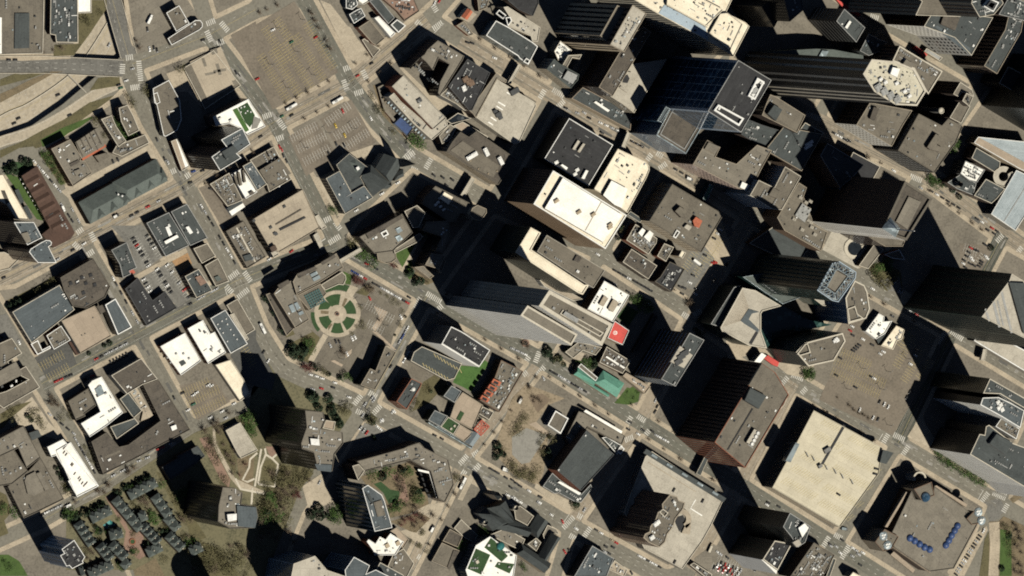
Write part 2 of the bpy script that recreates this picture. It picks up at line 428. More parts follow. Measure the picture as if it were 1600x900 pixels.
    def pyramid(s, tile, poly, h, rise, m, name='spire'):
        pts = gp(tile, poly, h); s.ensure(pts); P = s.loc(pts); n = len(P); c = sum(P, Vector()) / n
        link(name, mesh(name, [(p.x, p.y, h) for p in P] + [(c.x, c.y, h + rise)], [[i, (i + 1) % n, n] for i in range(n)]), s.root, m); return s
    def dome(s, tile, p, r, h, m, name='dome', flatk=.6):
        c = g(topx(tile, p), h); s.ensure([c]); c = c - s.c; vs, fs = [], []; n = 14; k = 4
        for j in range(k):
            a = j / k * math.pi / 2
            vs += [(c.x + r * math.cos(a) * math.cos(6.283 * i / n), c.y + r * math.cos(a) * math.sin(6.283 * i / n), h + r * flatk * math.sin(a)) for i in range(n)]
        vs.append((c.x, c.y, h + r * flatk))
        for j in range(k - 1): fs += [[j * n + i, j * n + (i + 1) % n, (j + 1) * n + (i + 1) % n, (j + 1) * n + i] for i in range(n)]
        fs += [[(k - 1) * n + i, (k - 1) * n + (i + 1) % n, k * n] for i in range(n)]
        link(name, mesh(name, vs, fs), s.top(), m); return s
    def fan(s, tile, pts_, h, dims, m='white_metal', name='rooftop_unit', kind='box', rz=.5):
        for p in (pp(pts_) if isinstance(pts_, str) else pts_):
            c = g(topx(tile, p), h); s.ensure([c]); unit(s.top(), name, c - s.c, dims, rz, m, kind)
        return s

def bd(name, label, tile, poly, h, wall, roof, win=None, cat='building', group=None, **k):
    return Bd(name, label, cat, group=group).tier(tile, poly, h, wall, roof, win, **k)
# ------------------------------------------------------------------ ground with the sunken freeway cut into it
FW = [g(p) for p in [(-420, 330), (-150, 245), (0, 158), (50, 131), (88, 110), (113, 90), (140, 53), (166, 12), (175, -8), (330, -420), (520, -420), (262, -50), (236, 0), (221, 26), (205, 58), (188, 89), (150, 119), (98, 163), (50, 196), (0, 214), (-200, 300), (-420, 420)]]
FZ = -6.0
big = [Vector((-2600, -2200, 0)), Vector((2600, -2200, 0)), Vector((2600, 2200, 0)), Vector((-2600, 2200, 0))]
tess = tessellate_polygon([big, FW])
allv = big + FW
o = link('ground', mesh('ground', allv, [list(t) for t in tess]), None, 'road_asphalt'); o['kind'] = 'structure'
n_ = len(FW)
o = flat('freeway', [g((p[0], p[1]), 0) for p in []] or [Vector((v.x, v.y, 0)) for v in FW], FZ, 'freeway_concrete')
vs = [(v.x, v.y, 0) for v in FW] + [(v.x, v.y, FZ) for v in FW]
o = link('retaining_wall', mesh('retaining_wall', vs, [[i, (i + 1) % n_, n_ + (i + 1) % n_, n_ + i] for i in range(n_)]), None, 'retaining_concrete'); o['kind'] = 'structure'
def smooth(pl, k=6):
    out = []
    for i in range(len(pl) - 1):
        p0, p1, p2, p3 = pl[max(i - 1, 0)], pl[i], pl[i + 1], pl[min(i + 2, len(pl) - 1)]
        for j in range(k):
            t = j / k
            out.append(tuple(.5 * ((2 * p1[a]) + (-p0[a] + p2[a]) * t + (2 * p0[a] - 5 * p1[a] + 4 * p2[a] - p3[a]) * t * t + (-p0[a] + 3 * p1[a] - 3 * p2[a] + p3[a]) * t ** 3) for a in (0, 1)))
    out.append(pl[-1]); return out
def strip_pts(pl, wd, z=0.0):
    """World ribbon of half-width wd metres along a polyline of pixels."""
    w_ = [g(p, z) for p in pl]; Lf, Rt = [], []
    for i, p in enumerate(w_):
        e = (w_[min(i + 1, len(w_) - 1)] - w_[max(i - 1, 0)]).to_2d().normalized(); nrm = Vector((-e.y, e.x, 0))
        Lf.append(p + nrm * wd); Rt.append(p - nrm * wd)
    return Lf, Rt
def strip(name, pl, wd, z0, z1, m, kind='structure'):
    Lf, Rt = strip_pts(pl, wd); n = len(Lf)
    vs = [(p.x, p.y, z1) for p in Lf] + [(p.x, p.y, z1) for p in Rt] + [(p.x, p.y, z0) for p in Lf] + [(p.x, p.y, z0) for p in Rt]
    fs = []
    for i in range(n - 1):
        fs += [[n + i, n + i + 1, i + 1, i], [i, i + 1, 2 * n + i + 1, 2 * n + i], [n + i + 1, n + i, 3 * n + i, 3 * n + i + 1]]
    fs += [[0, 2 * n, 3 * n, n], [n - 1, 2 * n - 1, 4 * n - 1, 3 * n - 1]]
    o = link(name, mesh(name, vs, fs), None, m); o['kind'] = kind; return o
# freeway details: median barrier and lane lines
med = smooth([(-120, 262), (0, 184), (45, 163), (98, 128), (130, 98), (165, 45), (190, 0), (215, -60)])
strip('median_barrier', med, .35, FZ, FZ + 1.0, 'light_stone')
PV = {'paint_white': ([], []), 'paint_yellow': ([], []), 'tyre_wear': ([], []), 'fresh_asphalt': ([], []), 'old_asphalt': ([], [])}
def quad(m, a, b, wd, z):
    """A painted stroke from a to b."""
    e = (b - a).to_2d()
    if e.length < .01: return
    e.normalize(); nr = Vector((-e.y, e.x, 0)) * wd / 2; vs, fs = PV[m]; k = len(vs)
    vs += [(q.x, q.y, z) for q in (a - nr, b - nr, b + nr, a + nr)]; fs.append([k, k + 1, k + 2, k + 3])
def lane(pl, m='paint_white', dash=3.0, gap=6.0, off=0.0, z=.08, wd=.22, zb=0.0):
    w_ = [g(p, zb) for p in pl]; s = 0.0
    for i in range(len(w_) - 1):
        a, b = w_[i], w_[i + 1]; e = b - a; L = e.length
        if L < .01: continue
        e /= L; nr = Vector((-e.y, e.x, 0)) * off
        if dash == 0: quad(m, a + nr, b + nr, wd, z); continue
        t = -(s % (dash + gap))
        while t < L:
            t0, t1 = max(t, 0), min(t + dash, L)
            if t1 > t0: quad(m, a + e * t0 + nr, a + e * t1 + nr, wd, z)
            t += dash + gap
        s += L
for of in (-9.5, -6, 6, 9.5): lane(med, off=of, z=FZ + .03, zb=FZ)
for of in (-12.5, -2.2, 2.2, 13): lane(med, off=of, dash=0, z=FZ + .03, m='paint_white' if abs(of) > 5 else 'paint_yellow', zb=FZ)
# the ramp road beside the freeway and its verge
ramp = smooth([(-60, 246), (0, 222), (50, 206), (100, 180), (150, 147), (192, 128)])
strip('ramp_road', ramp, 5.0, 0, .02, 'freeway_concrete')
lane(ramp, off=3.9, dash=0, z=.05); lane(ramp, off=-4.0, dash=0, z=.05)
# bridges
def bridge(pl, wd, name='bridge_deck'):
    strip(name, pl, wd, -1.3, .03, 'asphalt')
    for sgn in (-1, 1):
        L_, R_ = strip_pts(pl, wd + .01)
        e = [(p.x, p.y) for p in (L_ if sgn > 0 else R_)]
        w0 = strip_pts(pl, wd + .01)[0 if sgn > 0 else 1]; w1 = strip_pts(pl, wd - .45)[0 if sgn > 0 else 1]; n = len(w0)
        vs = [(p.x, p.y, .03) for p in w0] + [(p.x, p.y, 1.0) for p in w0] + [(p.x, p.y, 1.0) for p in w1] + [(p.x, p.y, .04) for p in w1]
        fs = []
        for i in range(n - 1):
            for a in range(3): fs.append([a * n + i, a * n + i + 1, (a + 1) * n + i + 1, (a + 1) * n + i])
        o = link('bridge_railing', mesh('bridge_railing', vs, fs), None, 'light_stone'); o['kind'] = 'structure'
bridge([(-60, 98), (0, 101), (70, 101), (130, 104), (192, 107)], 8.0)
bridge([(168, -30), (176, 0), (187, 40), (201, 88)], 8.3)
lane([(-60, 98), (0, 101), (70, 101), (130, 104), (192, 107)], 'paint_white', z=.06, off=2); lane([(-60, 98), (0, 101), (70, 101), (130, 104), (192, 107)], 'paint_white', z=.06, off=-3)
lane([(168, -30), (176, 0), (187, 40), (201, 88)], 'paint_yellow', z=.06, dash=0); lane([(168, -30), (176, 0), (187, 40), (201, 88)], z=.06, off=-3.5)
# gantry over the freeway
ga = g((106, 116), 1.2); gb = g((135, 145), 1.2)
t = empty('sign_gantry', ((ga.x + gb.x) / 2, (ga.y + gb.y) / 2, FZ)); tag(t, 'grey gantry beam spanning the freeway lanes below the curved bridge', 'sign gantry')
d_ = gb - ga; rz = math.atan2(d_.y, d_.x); c_ = t.location
unit(t, 'beam', (0, 0, 6.4), (d_.length, 1.0, .9), rz, 'concrete_roof', 'plain')
for s_ in (-.48, .48): unit(t, 'post', (d_.x * s_, d_.y * s_, 0), (.5, .5, 6.4), rz, 'grey_metal', 'plain')

# ------------------------------------------------------------------ street grid: blocks are raised pavements between the streets
def chamfer(pts, r=3.0):
    out = []
    for i, p in enumerate(pts):
        a = pts[i - 1]; b = pts[(i + 1) % len(pts)]
        ra = min(r, (a - p).length * .3); rb = min(r, (b - p).length * .3)
        pa = p + (a - p).normalized() * ra; pb = p + (b - p).normalized() * rb
        out += [pa, pa * .25 + pb * .25 + p * .5, pb]
    return out
def block(nodes, wds=7.2, m='pavement', z=.13):
    pts = [g(p) for p in nodes]
    a = sum(pts[i].x * pts[(i + 1) % len(pts)].y - pts[(i + 1) % len(pts)].x * pts[i].y for i in range(len(pts)))
    if isinstance(wds, (int, float)): wds = [wds] * len(pts)
    if a < 0:
        pts = pts[::-1]; wds = wds[::-1]; wds = wds[1:] + wds[:1]
    n = len(pts); out = []
    for i in range(n):
        e1 = (pts[i] - pts[i - 1]).to_2d().normalized(); e2 = (pts[(i + 1) % n] - pts[i]).to_2d().normalized()
        n1 = Vector((-e1.y, e1.x)); n2 = Vector((-e2.y, e2.x)); d1, d2 = wds[i - 1], wds[i]
        det = n1.x * n2.y - n1.y * n2.x
        if abs(det) < .12: q = (n1 + n2) * .25 * (d1 + d2)
        else: q = Vector(((d1 * n2.y - d2 * n1.y) / det, (n1.x * d2 - n2.x * d1) / det))
        out.append(Vector((pts[i].x + q.x, pts[i].y + q.y, 0)))
    o = slab('pavement', chamfer(out), 0, z, m); o['kind'] = 'structure'
    if m == 'pavement':                 # behind the pavement: alleys, yards and service courts
        inn = inset(out, 4.4)
        if all(inside(p, out) for p in inn): flat('yard', inn, z + .025, 'block_ground')
    return o
R = 7.6; K = 6.4
block([(207, 100), (327, 55), (430, 190), (290, 287)], [8, 8, 8.5, 7])
block([(327, 55), (400, 15), (474, -5), (545, 130), (430, 190)], [8, 8, 8, 8.5, 8])
block([(290, 287), (430, 190), (525, 378), (372, 438)], [8, 7.5, 7, 8])
block([(430, 190), (545, 130), (590, 190), (645, 246), (548, 338), (525, 378)], [9, 9, 9, 6, 6, 7])
block([(645, 246), (770, 318), (667, 462), (525, 378), (548, 338)], [8, 7, 7.5, 6, 6])
block([(545, 130), (667, 30), (720, 62), (863, 150), (770, 318), (640, 243), (590, 190)], [8.5, 8, 8, 7, 8, 8, 8])
block([(863, 150), (1030, 247), (940, 395), (770, 318)], [R, K, R, K])
block([(770, 318), (940, 395), (845, 562), (667, 462)], [R, K, R, K])
block([(1030, 247), (1172, 335), (1083, 492), (940, 395)], [R, K, R, K])
block([(940, 395), (1083, 492), (1000, 660), (845, 562)], [R, K, R, K])
block([(1172, 335), (1345, 437), (1240, 597), (1083, 492)], [R, 4, R, K])
block([(1083, 492), (1240, 597), (1155, 757), (1000, 660)], [R, K, R, K])
block([(1345, 437), (1487, 518), (1403, 692), (1240, 597)], [R, 7.5, R, 4])
block([(1240, 597), (1403, 692), (1305, 852), (1155, 757)], [R, K, R, K])
block([(1275, 187), (1440, 270), (1345, 437), (1172, 335)], [R, K, R, K])
block([(1440, 270), (1567, 366), (1487, 518), (1345, 437)], [R, 7.5, R, K])
block([(1487, 518), (1640, 610), (1560, 785), (1403, 692)], [R, R, R, 7.5])
block([(1403, 692), (1560, 785), (1535, 845), (1500, 905), (1460, 950), (1305, 852)], [R, 9, 7, 7, 7, K])
block([(1560, 785), (1640, 610), (1800, 700), (1720, 880)], [7, R, 7, R])
block([(863, 150), (955, -40), (1170, 60), (1125, 100), (1030, 247)], [K, 4, 4, K, R])
block([(1030, 247), (1125, 100), (1275, 187), (1172, 335)], [K, 7, K, R])
block([(1125, 100), (1220, -80), (1372, 27), (1275, 187)], [5, R, K, R])
block([(1372, 27), (1540, 125), (1440, 270), (1275, 187)], [R, K, R, K])
block([(1540, 125), (1740, 240), (1660, 430), (1567, 362), (1440, 270)], [R, K, R, R, K])
block([(1372, 27), (1290, -60), (1700, -160), (1740, 240), (1540, 125)], [R, 5, 5, 5, R])
block([(1567, 366), (1720, 455), (1640, 610), (1487, 518)], [R, R, R, 7.5])
block([(525, 378), (667, 462), (572, 637), (490, 598), (440, 575), (405, 520), (372, 438)], [7.5, 6.5, 8.5, 8.5, 8.5, 8, 8])
block([(667, 462), (845, 562), (722, 722), (572, 637)], [R, 6.5, 8.5, 6.5])
block([(845, 562), (1000, 660), (890, 822), (722, 722)], [R, K, 8.5, 6.5])
block([(1000, 660), (1155, 757), (1080, 890), (1040, 905), (890, 822)], [R, K, 8, 8.5, K])
block([(1155, 757), (1305, 852), (1240, 970), (1040, 960), (1080, 890)], [R, K, 6, 6, K])
block([(572, 637), (722, 722), (640, 887), (600, 960), (400, 960), (467, 793)], [8.5, 5.5, 5.5, 5, 5, 5.5])
block([(405, 520), (440, 575), (490, 598), (572, 637), (467, 793), (400, 960), (240, 960), (163, 757), (297, 668), (390, 632)], [8, 8.5, 8.5, 8.5, 5.5, 5, 5, 6.5, 6, 0], m='park_ground')
block([(215, 520), (372, 438), (405, 520), (425, 590), (390, 632), (297, 668)], [8, 8, 8, 4, 6, 7])
block([(65, 600), (215, 520), (297, 668), (163, 757)], [8, 7, 6, 7])
block([(128, 372), (290, 287), (372, 438), (215, 520)], [8, 8, 8, 6.5])
block([(-40, 462), (128, 372), (215, 520), (65, 600), (-20, 460)], [8, 6.5, 8, 7, 7])
block([(-60, 420), (-20, 460), (65, 600), (163, 757), (67, 813), (-60, 870)], [6, 7, 7, 7, 6.5, 6])
block([(722, 722), (890, 822), (850, 960), (600, 960), (640, 887)], [8.5, 6, 5, 5, 5.5])
block([(890, 822), (1040, 905), (1080, 960), (850, 960)], [8.5, 6, 5, 6])
block([(200, 120), (232, 190), (290, 287), (128, 372), (100, 320), (78, 250), (60, 226), (110, 196), (160, 160)], [7, 7, 8, 6, 6, 4, 2, 2, 3])
block([(-60, 300), (60, 236), (88, 300), (128, 372), (-60, 462)], [5, 6, 6, 8, 5])
block([(-60, -60), (150, -60), (170, 10), (130, 60), (110, 92), (60, 94), (-60, 90)], [2, 1, 1, 1, 1, 1, 2])
block([(198, 80), (190, 40), (175, -60), (290, -60), (327, 50), (215, 92)], [5.6, 5.6, 5, 7, 7, 7])
block([(400, 15), (330, -60), (440, -60), (474, -5)], [8, 6, 6, 8])
block([(327, 50), (300, -40), (420, -60), (400, 15)], [8, 6, 6, 8])
block([(474, -5), (450, -60), (690, -60), (720, -20), (667, 30), (545, 130)], [6, 6, 6, 6, 8, 8])
block([(720, -30), (960, -80), (863, 150), (720, 62), (667, 30)], [6, 6, K, 8.5, 8.5])
block([(163, 757), (240, 960), (-60, 960), (-60, 870), (67, 813)], [6.5, 5, 6, 7, 6.5])
block([(1560, 812), (1700, 900), (1700, 1000), (1490, 1000), (1530, 880)], [7, 5, 5, 5, 5], m='earth')

ZP = .17
AREAS = []
def seg_hit(a, b, c, d):
    o = lambda p, q, r: (q.x - p.x) * (r.y - p.y) - (q.y - p.y) * (r.x - p.x)
    return o(a, b, c) * o(a, b, d) < 0 and o(c, d, a) * o(c, d, b) < 0
def overlap(A, B):
    if max(p.x for p in A) < min(p.x for p in B) or max(p.x for p in B) < min(p.x for p in A) or max(p.y for p in A) < min(p.y for p in B) or max(p.y for p in B) < min(p.y for p in A): return False
    if any(inside(p, B) for p in A) or any(inside(p, A) for p in B): return True
    return any(seg_hit(A[i - 1], A[i], B[j - 1], B[j]) for i in range(len(A)) for j in range(len(B)))
AREQ = []
def area(name, tile, poly, m, k=0, kind='structure'): AREQ.append((k, gp(tile, poly, ZP), name, m, kind))
def lay_areas():
    """Lay the ground surfaces, large ones first; each goes 3 cm above any other it overlaps."""
    size = lambda P: abs(sum(P[i - 1].x * P[i].y - P[i].x * P[i - 1].y for i in range(len(P))))
    for k, pts, name, m, kind in sorted(AREQ, key=lambda r: (r[0], -size(r[1]))):
        below = [l for l, q in AREAS if overlap(pts, q)]
        k = max([k] + [l + 1 for l in below]) if k >= 0 else max([k] + [l + 1 for l in below if l < 0])
        AREAS.append((k, pts)); z = ZP + .03 * k
        flat(name, pts, z, m, kind)
def circ(c, r, n=40, a0=0, a1=360):
    return [(c[0] + r * math.cos(math.radians(a0 + (a1 - a0) * i / n)), c[1] + r * math.sin(math.radians(a0 + (a1 - a0) * i / n))) for i in range(n + (a1 - a0 < 360))]
# verges and ground around the freeway
area('verge', 'a00', '0,440 60,415 150,370 240,335 300,335 250,345 150,402 0,482', 'earth', -3); area('verge', 'a00', '0,372 70,345 100,350 230,335 150,365 0,405', 'dry_grass', -2)
area('verge', 'a00', '430,0 500,0 500,40 420,160 345,260 250,262 255,210 368,205 368,65 430,60', 'dry_grass'); area('verge', 'a00', '460,365 560,355 565,400 420,425', 'dry_grass', -3)
area('verge', 'a00', '0,705 100,665 200,610 300,560 420,480 560,440 570,460 440,530 290,620 190,690 60,720 0,760', 'dry_grass', -3)
area('lawn', 'a00', '190,655 290,600 430,545 440,560 320,625 300,640 200,690', 'grass', -1)
area('forecourt', 'a00', '0,262 60,262 330,262 330,275 100,285 0,280', 'pavement')
area('car_park', 'a00', '640,120 700,0 880,0 950,110 760,215 640,255 625,180', 'taupe_roof')
area('side_street', 'd1', '180,200 235,215 260,290 360,440 420,500 490,610 520,700 440,690 340,480 240,300 190,230', 'road_asphalt', -2); area('drive', 'd1', '-20,280 120,205 210,195 230,220 110,250 -20,330', 'road_asphalt', -1)
area('lawn', 'd1', '240,235 300,230 420,420 380,440', 'dry_grass', 1); area('courtyard', 'd1', '380,475 930,185 990,270 440,530', 'pale_paving'); area('lawn', 'd1', '20,350 120,390 270,660 230,650', 'grass')
area('garden', 'd1', '0,330 80,290 210,300 120,380', 'dark_grass', 1)
area('car_park', 'a00', '780,345 858,318 905,400 950,510 880,430 820,430', 'pavement')
# car parks
area('car_park', 'a10', '0,115 180,5 385,340 80,515 -20,335', 'lot_asphalt'); area('car_park', 'a00', '1080,165 1200,100 1200,390', 'lot_asphalt', 1)
area('car_park', 'a10', '150,640 285,570 385,735 235,825', 'lot_asphalt'); area('car_park', 'a10', '300,560 445,465 560,665 540,680 400,725', 'lot_asphalt')
area('plaza', 'a10', '440,715 545,680 560,700 480,760', 'pale_paving', 1); area('plaza', 'c1', '40,220 115,240 240,460 190,470', 'pale_paving')
area('street_plaza', 'a10', '300,0 350,20 540,265 470,290 440,280', 'pale_paving'); area('terrace', 'c7', '170,530 215,540 260,680 400,860 380,870 230,720', 'earth', 1)
area('terrace', 'c7', '0,160 30,170 150,370 120,390 -20,190', 'pale_paving')
area('plaza', 'c7', '330,395 480,540 590,620 690,660 790,730 640,760 620,740 500,600 340,430', 'pale_paving', 1)
area('courtyard', 'a01', '690,195 870,300 760,340 690,200', 'pavement'); area('car_park', 'd1', '690,690 900,690 1010,900 860,900 780,790', 'asphalt'); area('car_park', 'a01', '600,180 660,150 770,300 640,385', 'asphalt', 1)
area('car_park', 'a01', '650,400 770,330 895,500 835,540 760,465 710,490', 'asphalt'); area('yard', 'a01', '805,325 880,285 900,335 850,380', 'orange_soil')
area('alley', 'a01', '560,430 870,262 880,282 570,452', 'pavement', 1)
area('car_park', 'd3', '215,715 430,605 480,755 300,855', 'dark_asphalt'); area('verge', 'd3', '40,360 330,215 370,260 80,420', 'dry_grass')
area('car_park', 'a01', '1060,530 1110,500 1200,650 1200,880 1130,830 1080,770 1160,690', 'dark_asphalt'); area('car_park', 'px', '360,555 395,520 430,590 425,610 385,600', 'dark_asphalt')
area('car_park', 'c4', '120,10 330,-30 440,110 235,228', 'lot_asphalt', 1); area('car_park', 'px', '-10,495 10,490 35,535 -10,550', 'asphalt')
area('car_park', 'd2', '120,295 200,265 390,560 255,520', 'lot_asphalt')
# circular garden: paving, rings, lawns
gc = (508, 362)
area('car_park', 'c2', '660,250 720,220 900,340 840,570 720,510 560,760 370,690 440,530 620,480', 'brown_roof')
area('plaza', 'c2', circ(gc, 146), 'pale_paving', 1)
area('plaza', 'c2', '560,235 590,180 640,200 600,260', 'pale_paving', 2); area('path', 'c2', '420,485 450,500 360,660 325,650', 'pale_paving', 1)
for a0, a1, r0, r1 in ((-128, -80, 56, 124), (-76, -62, 0, 0), (-48, 0, 58, 118), (16, 60, 58, 118), (70, 110, 58, 122), (125, 170, 56, 118), (190, 300, 0, 0)):
    if r1: area('lawn', 'c2', circ(gc, r1, 12, a0, a1) + circ(gc, r0, 8, a0, a1)[::-1], 'dark_grass', 2)
area('lawn', 'c2', circ(gc, 122, 12, 192, 228) + circ(gc, 64, 8, 208, 236)[::-1], 'dark_grass', 2)
area('lawn', 'c2', circ(gc, 166, 12, 138, 184) + circ(gc, 142, 10, 138, 184)[::-1], 'dark_grass', 1); area('lawn', 'c2', circ(gc, 190, 12, 222, 300) + circ(gc, 150, 10, 222, 300)[::-1], 'dark_grass', 1)
for q in ('405,340 455,345 452,364 405,360', '555,262 572,268 548,320 535,312', '450,440 470,420 478,428 452,466'): area('flower_bed', 'c2', q, 'earth', 3)
area('lawn', 'c2', '620,230 690,180 740,200 690,250', 'dry_grass', 1); area('lawn', 'c2', '545,95 600,120 590,180 560,175', 'grass', 1)
area('garden', 'c2', '200,530 340,460 400,510 330,670 220,620', 'dry_grass', 1); area('garden', 'c2', '35,235 110,250 250,500 190,510', 'dry_grass'); area('flower_bed', 'c2', '735,310 825,350 770,440 745,470 725,450 770,380', 'pink_tan_roof', 3); area('flower_bed', 'c2', '465,655 490,650 545,680 535,692', 'pink_tan_roof', 3)
area('flower_bed', 'c2', '725,470 760,475 880,590 860,585', 'pink_tan_roof', 3); area('flower_bed', 'c2', '560,610 600,580 595,610 560,640', 'pink_tan_roof', 3); area('paved_court', 'c2', '190,510 335,455 350,475 215,545', 'taupe_roof', 2)
# church-side lawn, garden with path
area('lawn', 'c1', '545,705 680,640 695,650 600,800', 'grass'); area('lawn', 'c1', '600,810 650,740 670,830 640,870', 'grass'); area('path', 'c1', '590,800 680,640 696,645 605,815', 'pale_paving', 2); area('garden', 'c1', '640,860 690,800 800,880 750,900', 'earth')
# block with the bright lawn
area('lawn', 'c3', '640,365 755,372 790,330 815,350 705,528 655,500 590,470', 'bright_grass', 2); area('gravel_strip', 'c3', '815,300 850,310 760,520 705,530 810,350', 'gravel'); area('car_park', 'c3', '320,335 430,400 400,480 300,400', 'brown_roof'); area('car_park', 'c3', '400,470 480,420 560,470 440,600 340,650', 'dry_grass')
area('car_park', 'c5', '200,215 280,80 440,140 430,165 215,225', 'asphalt')
# park plaza
area('plaza', 'x0', '0,90 90,0 330,90 230,130 150,240 230,300 200,540 170,640 0,560 -120,420', 'gravel_path', 0); area('plaza', 'x0', '0,330 90,275 220,320 110,490 60,500 0,440', 'gravel', 1); area('plaza', 'x0', '105,250 150,235 225,300 215,320', 'pink_tan_roof', 1); area('flower_bed', 'x0', '100,80 190,60 240,100 160,180', 'twig_brown', 2); area('plaza', 'x0', '150,620 280,690 380,740 350,800 140,650', 'pale_paving', 0)
area('plaza', 'c8', '400,290 330,430 300,420 380,260', 'pale_paving')
area('lawn', 'x0', '640,120 720,20 800,50 790,110 730,130', 'grass', 1)
area('lawn', 'w0', '655,380 715,305 790,350 725,445', 'dark_grass', 2); area('lawn', 'w0', '690,860 760,810 800,860 740,900', 'grass', 2)
# apartment courtyard
area('courtyard', 'c5', '250,420 560,325 640,380 680,590 560,650 420,680 400,520 290,470', 'earth', 1); area('lawn', 'c5', '335,465 380,450 440,500 500,510 490,560 430,590 395,520', 'dark_grass', 3); area('plaza', 'c5', '430,400 520,410 560,560 520,600 480,580 520,500', 'brick_paving', 2); area('plaza', 'c5', '600,600 780,580 760,640 640,860 500,760 640,720', 'pale_paving', 0)
area('dry_bed', 'c5', '440,700 620,640 690,680 600,770 560,760', 'earth', 1)
# tower gardens, left of centre
area('garden', 'c4', '330,270 480,290 420,330 480,470 470,560 380,420', 'dry_grass'); area('track', 'c4', '245,340 300,330 440,600 430,650 380,600', 'brick_paving'); area('garden', 'c4', '740,500 900,520 960,560 830,700 720,730 640,650', 'dry_grass')
area('path', 'c4', '330,270 345,290 350,370 470,590 650,670 650,690 500,660 440,590 330,380', 'pale_paving', 1); area('plaza', 'c4', '890,640 1010,560 1090,740 930,790', 'pale_paving'); area('lawn', 'c4', '660,700 720,680 750,800 640,830', 'grass', 1); area('garden', 'a02', '950,740 1000,760 1130,900 900,900 880,640', 'dry_grass')
area('terrace_garden', 'c4', '480,470 590,440 580,650 500,640', 'earth', 1); pass
area('terrace', 'c4', '640,380 715,390 750,500 720,650 610,640', 'park_ground', 1); area('lawn', 'c4', '645,500 660,475 700,475 725,510 705,610 630,600', 'dry_grass', 2); area('terrace', 'c4', '660,390 712,390 728,440 690,460', 'brick_paving', 2)
# townhouses
area('townhouse_court', 'c6', '360,370 420,350 520,590 610,600 640,760 590,790 480,720 500,600', 'brick_paving', 1); area('garden', 'c6', '100,480 400,330 690,180 900,560 1040,690 1000,760 560,860 100,860', 'park_ground', 0); area('garden', 'c6', '550,860 700,780 760,900 560,900', 'earth', 1)
area('pool', 'c6', '345,560 395,525 430,555 380,590', 'teal_glass', 2); area('hedge_bed', 'c6', '700,200 760,220 1040,640 1000,660 880,540', 'dry_grass', 1)
area('lawn', 'a02', '-20,800 40,800 90,830 120,880 130,900 -20,900', 'grass', 1)
area('lawn', 'a02', '0,140 70,100 150,80 60,150 20,200 0,215', 'dry_grass'); area('plaza', 'a02', '20,160 150,60 230,180 290,240 270,260 60,200', 'pale_paving', 0); area('garden', 'a02', '-10,500 30,520 55,600 20,640 40,700 -10,720', 'dry_grass')
# car parks on the right
area('car_park', 'px', '1287,608 1345,500 1462,565 1395,680 1280,625', 'lot_asphalt'); area('car_park', 'px', '1300,530 1322,495 1350,505 1330,560', 'lot_asphalt', 1)
area('car_park', 'v0', '1120,760 1200,640 1290,560 1390,640 1130,1010 1020,970', 'asphalt'); area('forecourt', 'v1', '190,720 300,560 380,760 330,900', 'pavement', 1)
area('car_park', 'y1', '140,790 260,700 480,840 600,900 160,940', 'taupe_roof'); area('car_park', 'd6', '600,0 860,20 900,70 800,265 600,250', 'lot_asphalt'); area('garden', 'w2', '210,60 300,40 430,100 440,190 340,220', 'dry_grass', 0); area('plaza', 'w2', '300,150 420,130 440,220 350,220', 'asphalt', 1)
area('forecourt', 'x2', '470,330 560,190 590,260 700,430 620,400', 'pale_paving'); area('road_surface', 'd7', '815,215 960,170 1000,210 1030,290 990,320 970,360 880,400', 'asphalt', -4)
area('hedge_bed', 'd7', '880,390 960,390 1010,340 1250,450 1250,960 860,960', 'earth', 2); area('lawn', 'd7', '975,460 1080,480 1085,900 970,900', 'grass', 3); area('lawn', 'd7', '830,560 870,480 875,900 780,900', 'dry_grass', 3); area('path', 'd7', '868,400 968,392 975,600 960,900 865,900 882,600', 'pavement', 4); area('bus_apron', 'd7', '640,900 860,470 850,430 720,520 480,860 500,900', 'pavement', 1)
area('plaza', 'w1', '330,470 480,560 590,580 560,600 400,640 350,640', 'pavement', 1); area('plaza', 'w1', '580,620 700,640 860,690 820,760 720,740', 'pale_paving', 1)
area('plaza', 'v2', '0,640 60,660 220,680 320,720 160,880 -60,760', 'concrete_roof'); area('plaza', 'w2', '430,200 640,380 760,450 720,480 430,290', 'pavement', 1); area('median_lawn', 'x2', '1110,720 1180,655 1200,700 1130,745', 'earth', 1)

lay_areas()
for i_, pl_ in enumerate(([(632, 405), (592, 640)], [(655, 402), (662, 442), (700, 465), (737, 502), (716, 642), (612, 625)], [(660, 440), (628, 520), (612, 620)], [(470, 590), (502, 656), (650, 686)], [(577, 650), (571, 752)], [(607, 430), (562, 470), (556, 522), (515, 600), (545, 612), (590, 592)], [(700, 465), (728, 440)])):
    strip('garden_path', [topx('c4', p) for p in pl_], .95, .1, .36 + .006 * i_, 'light_stone')
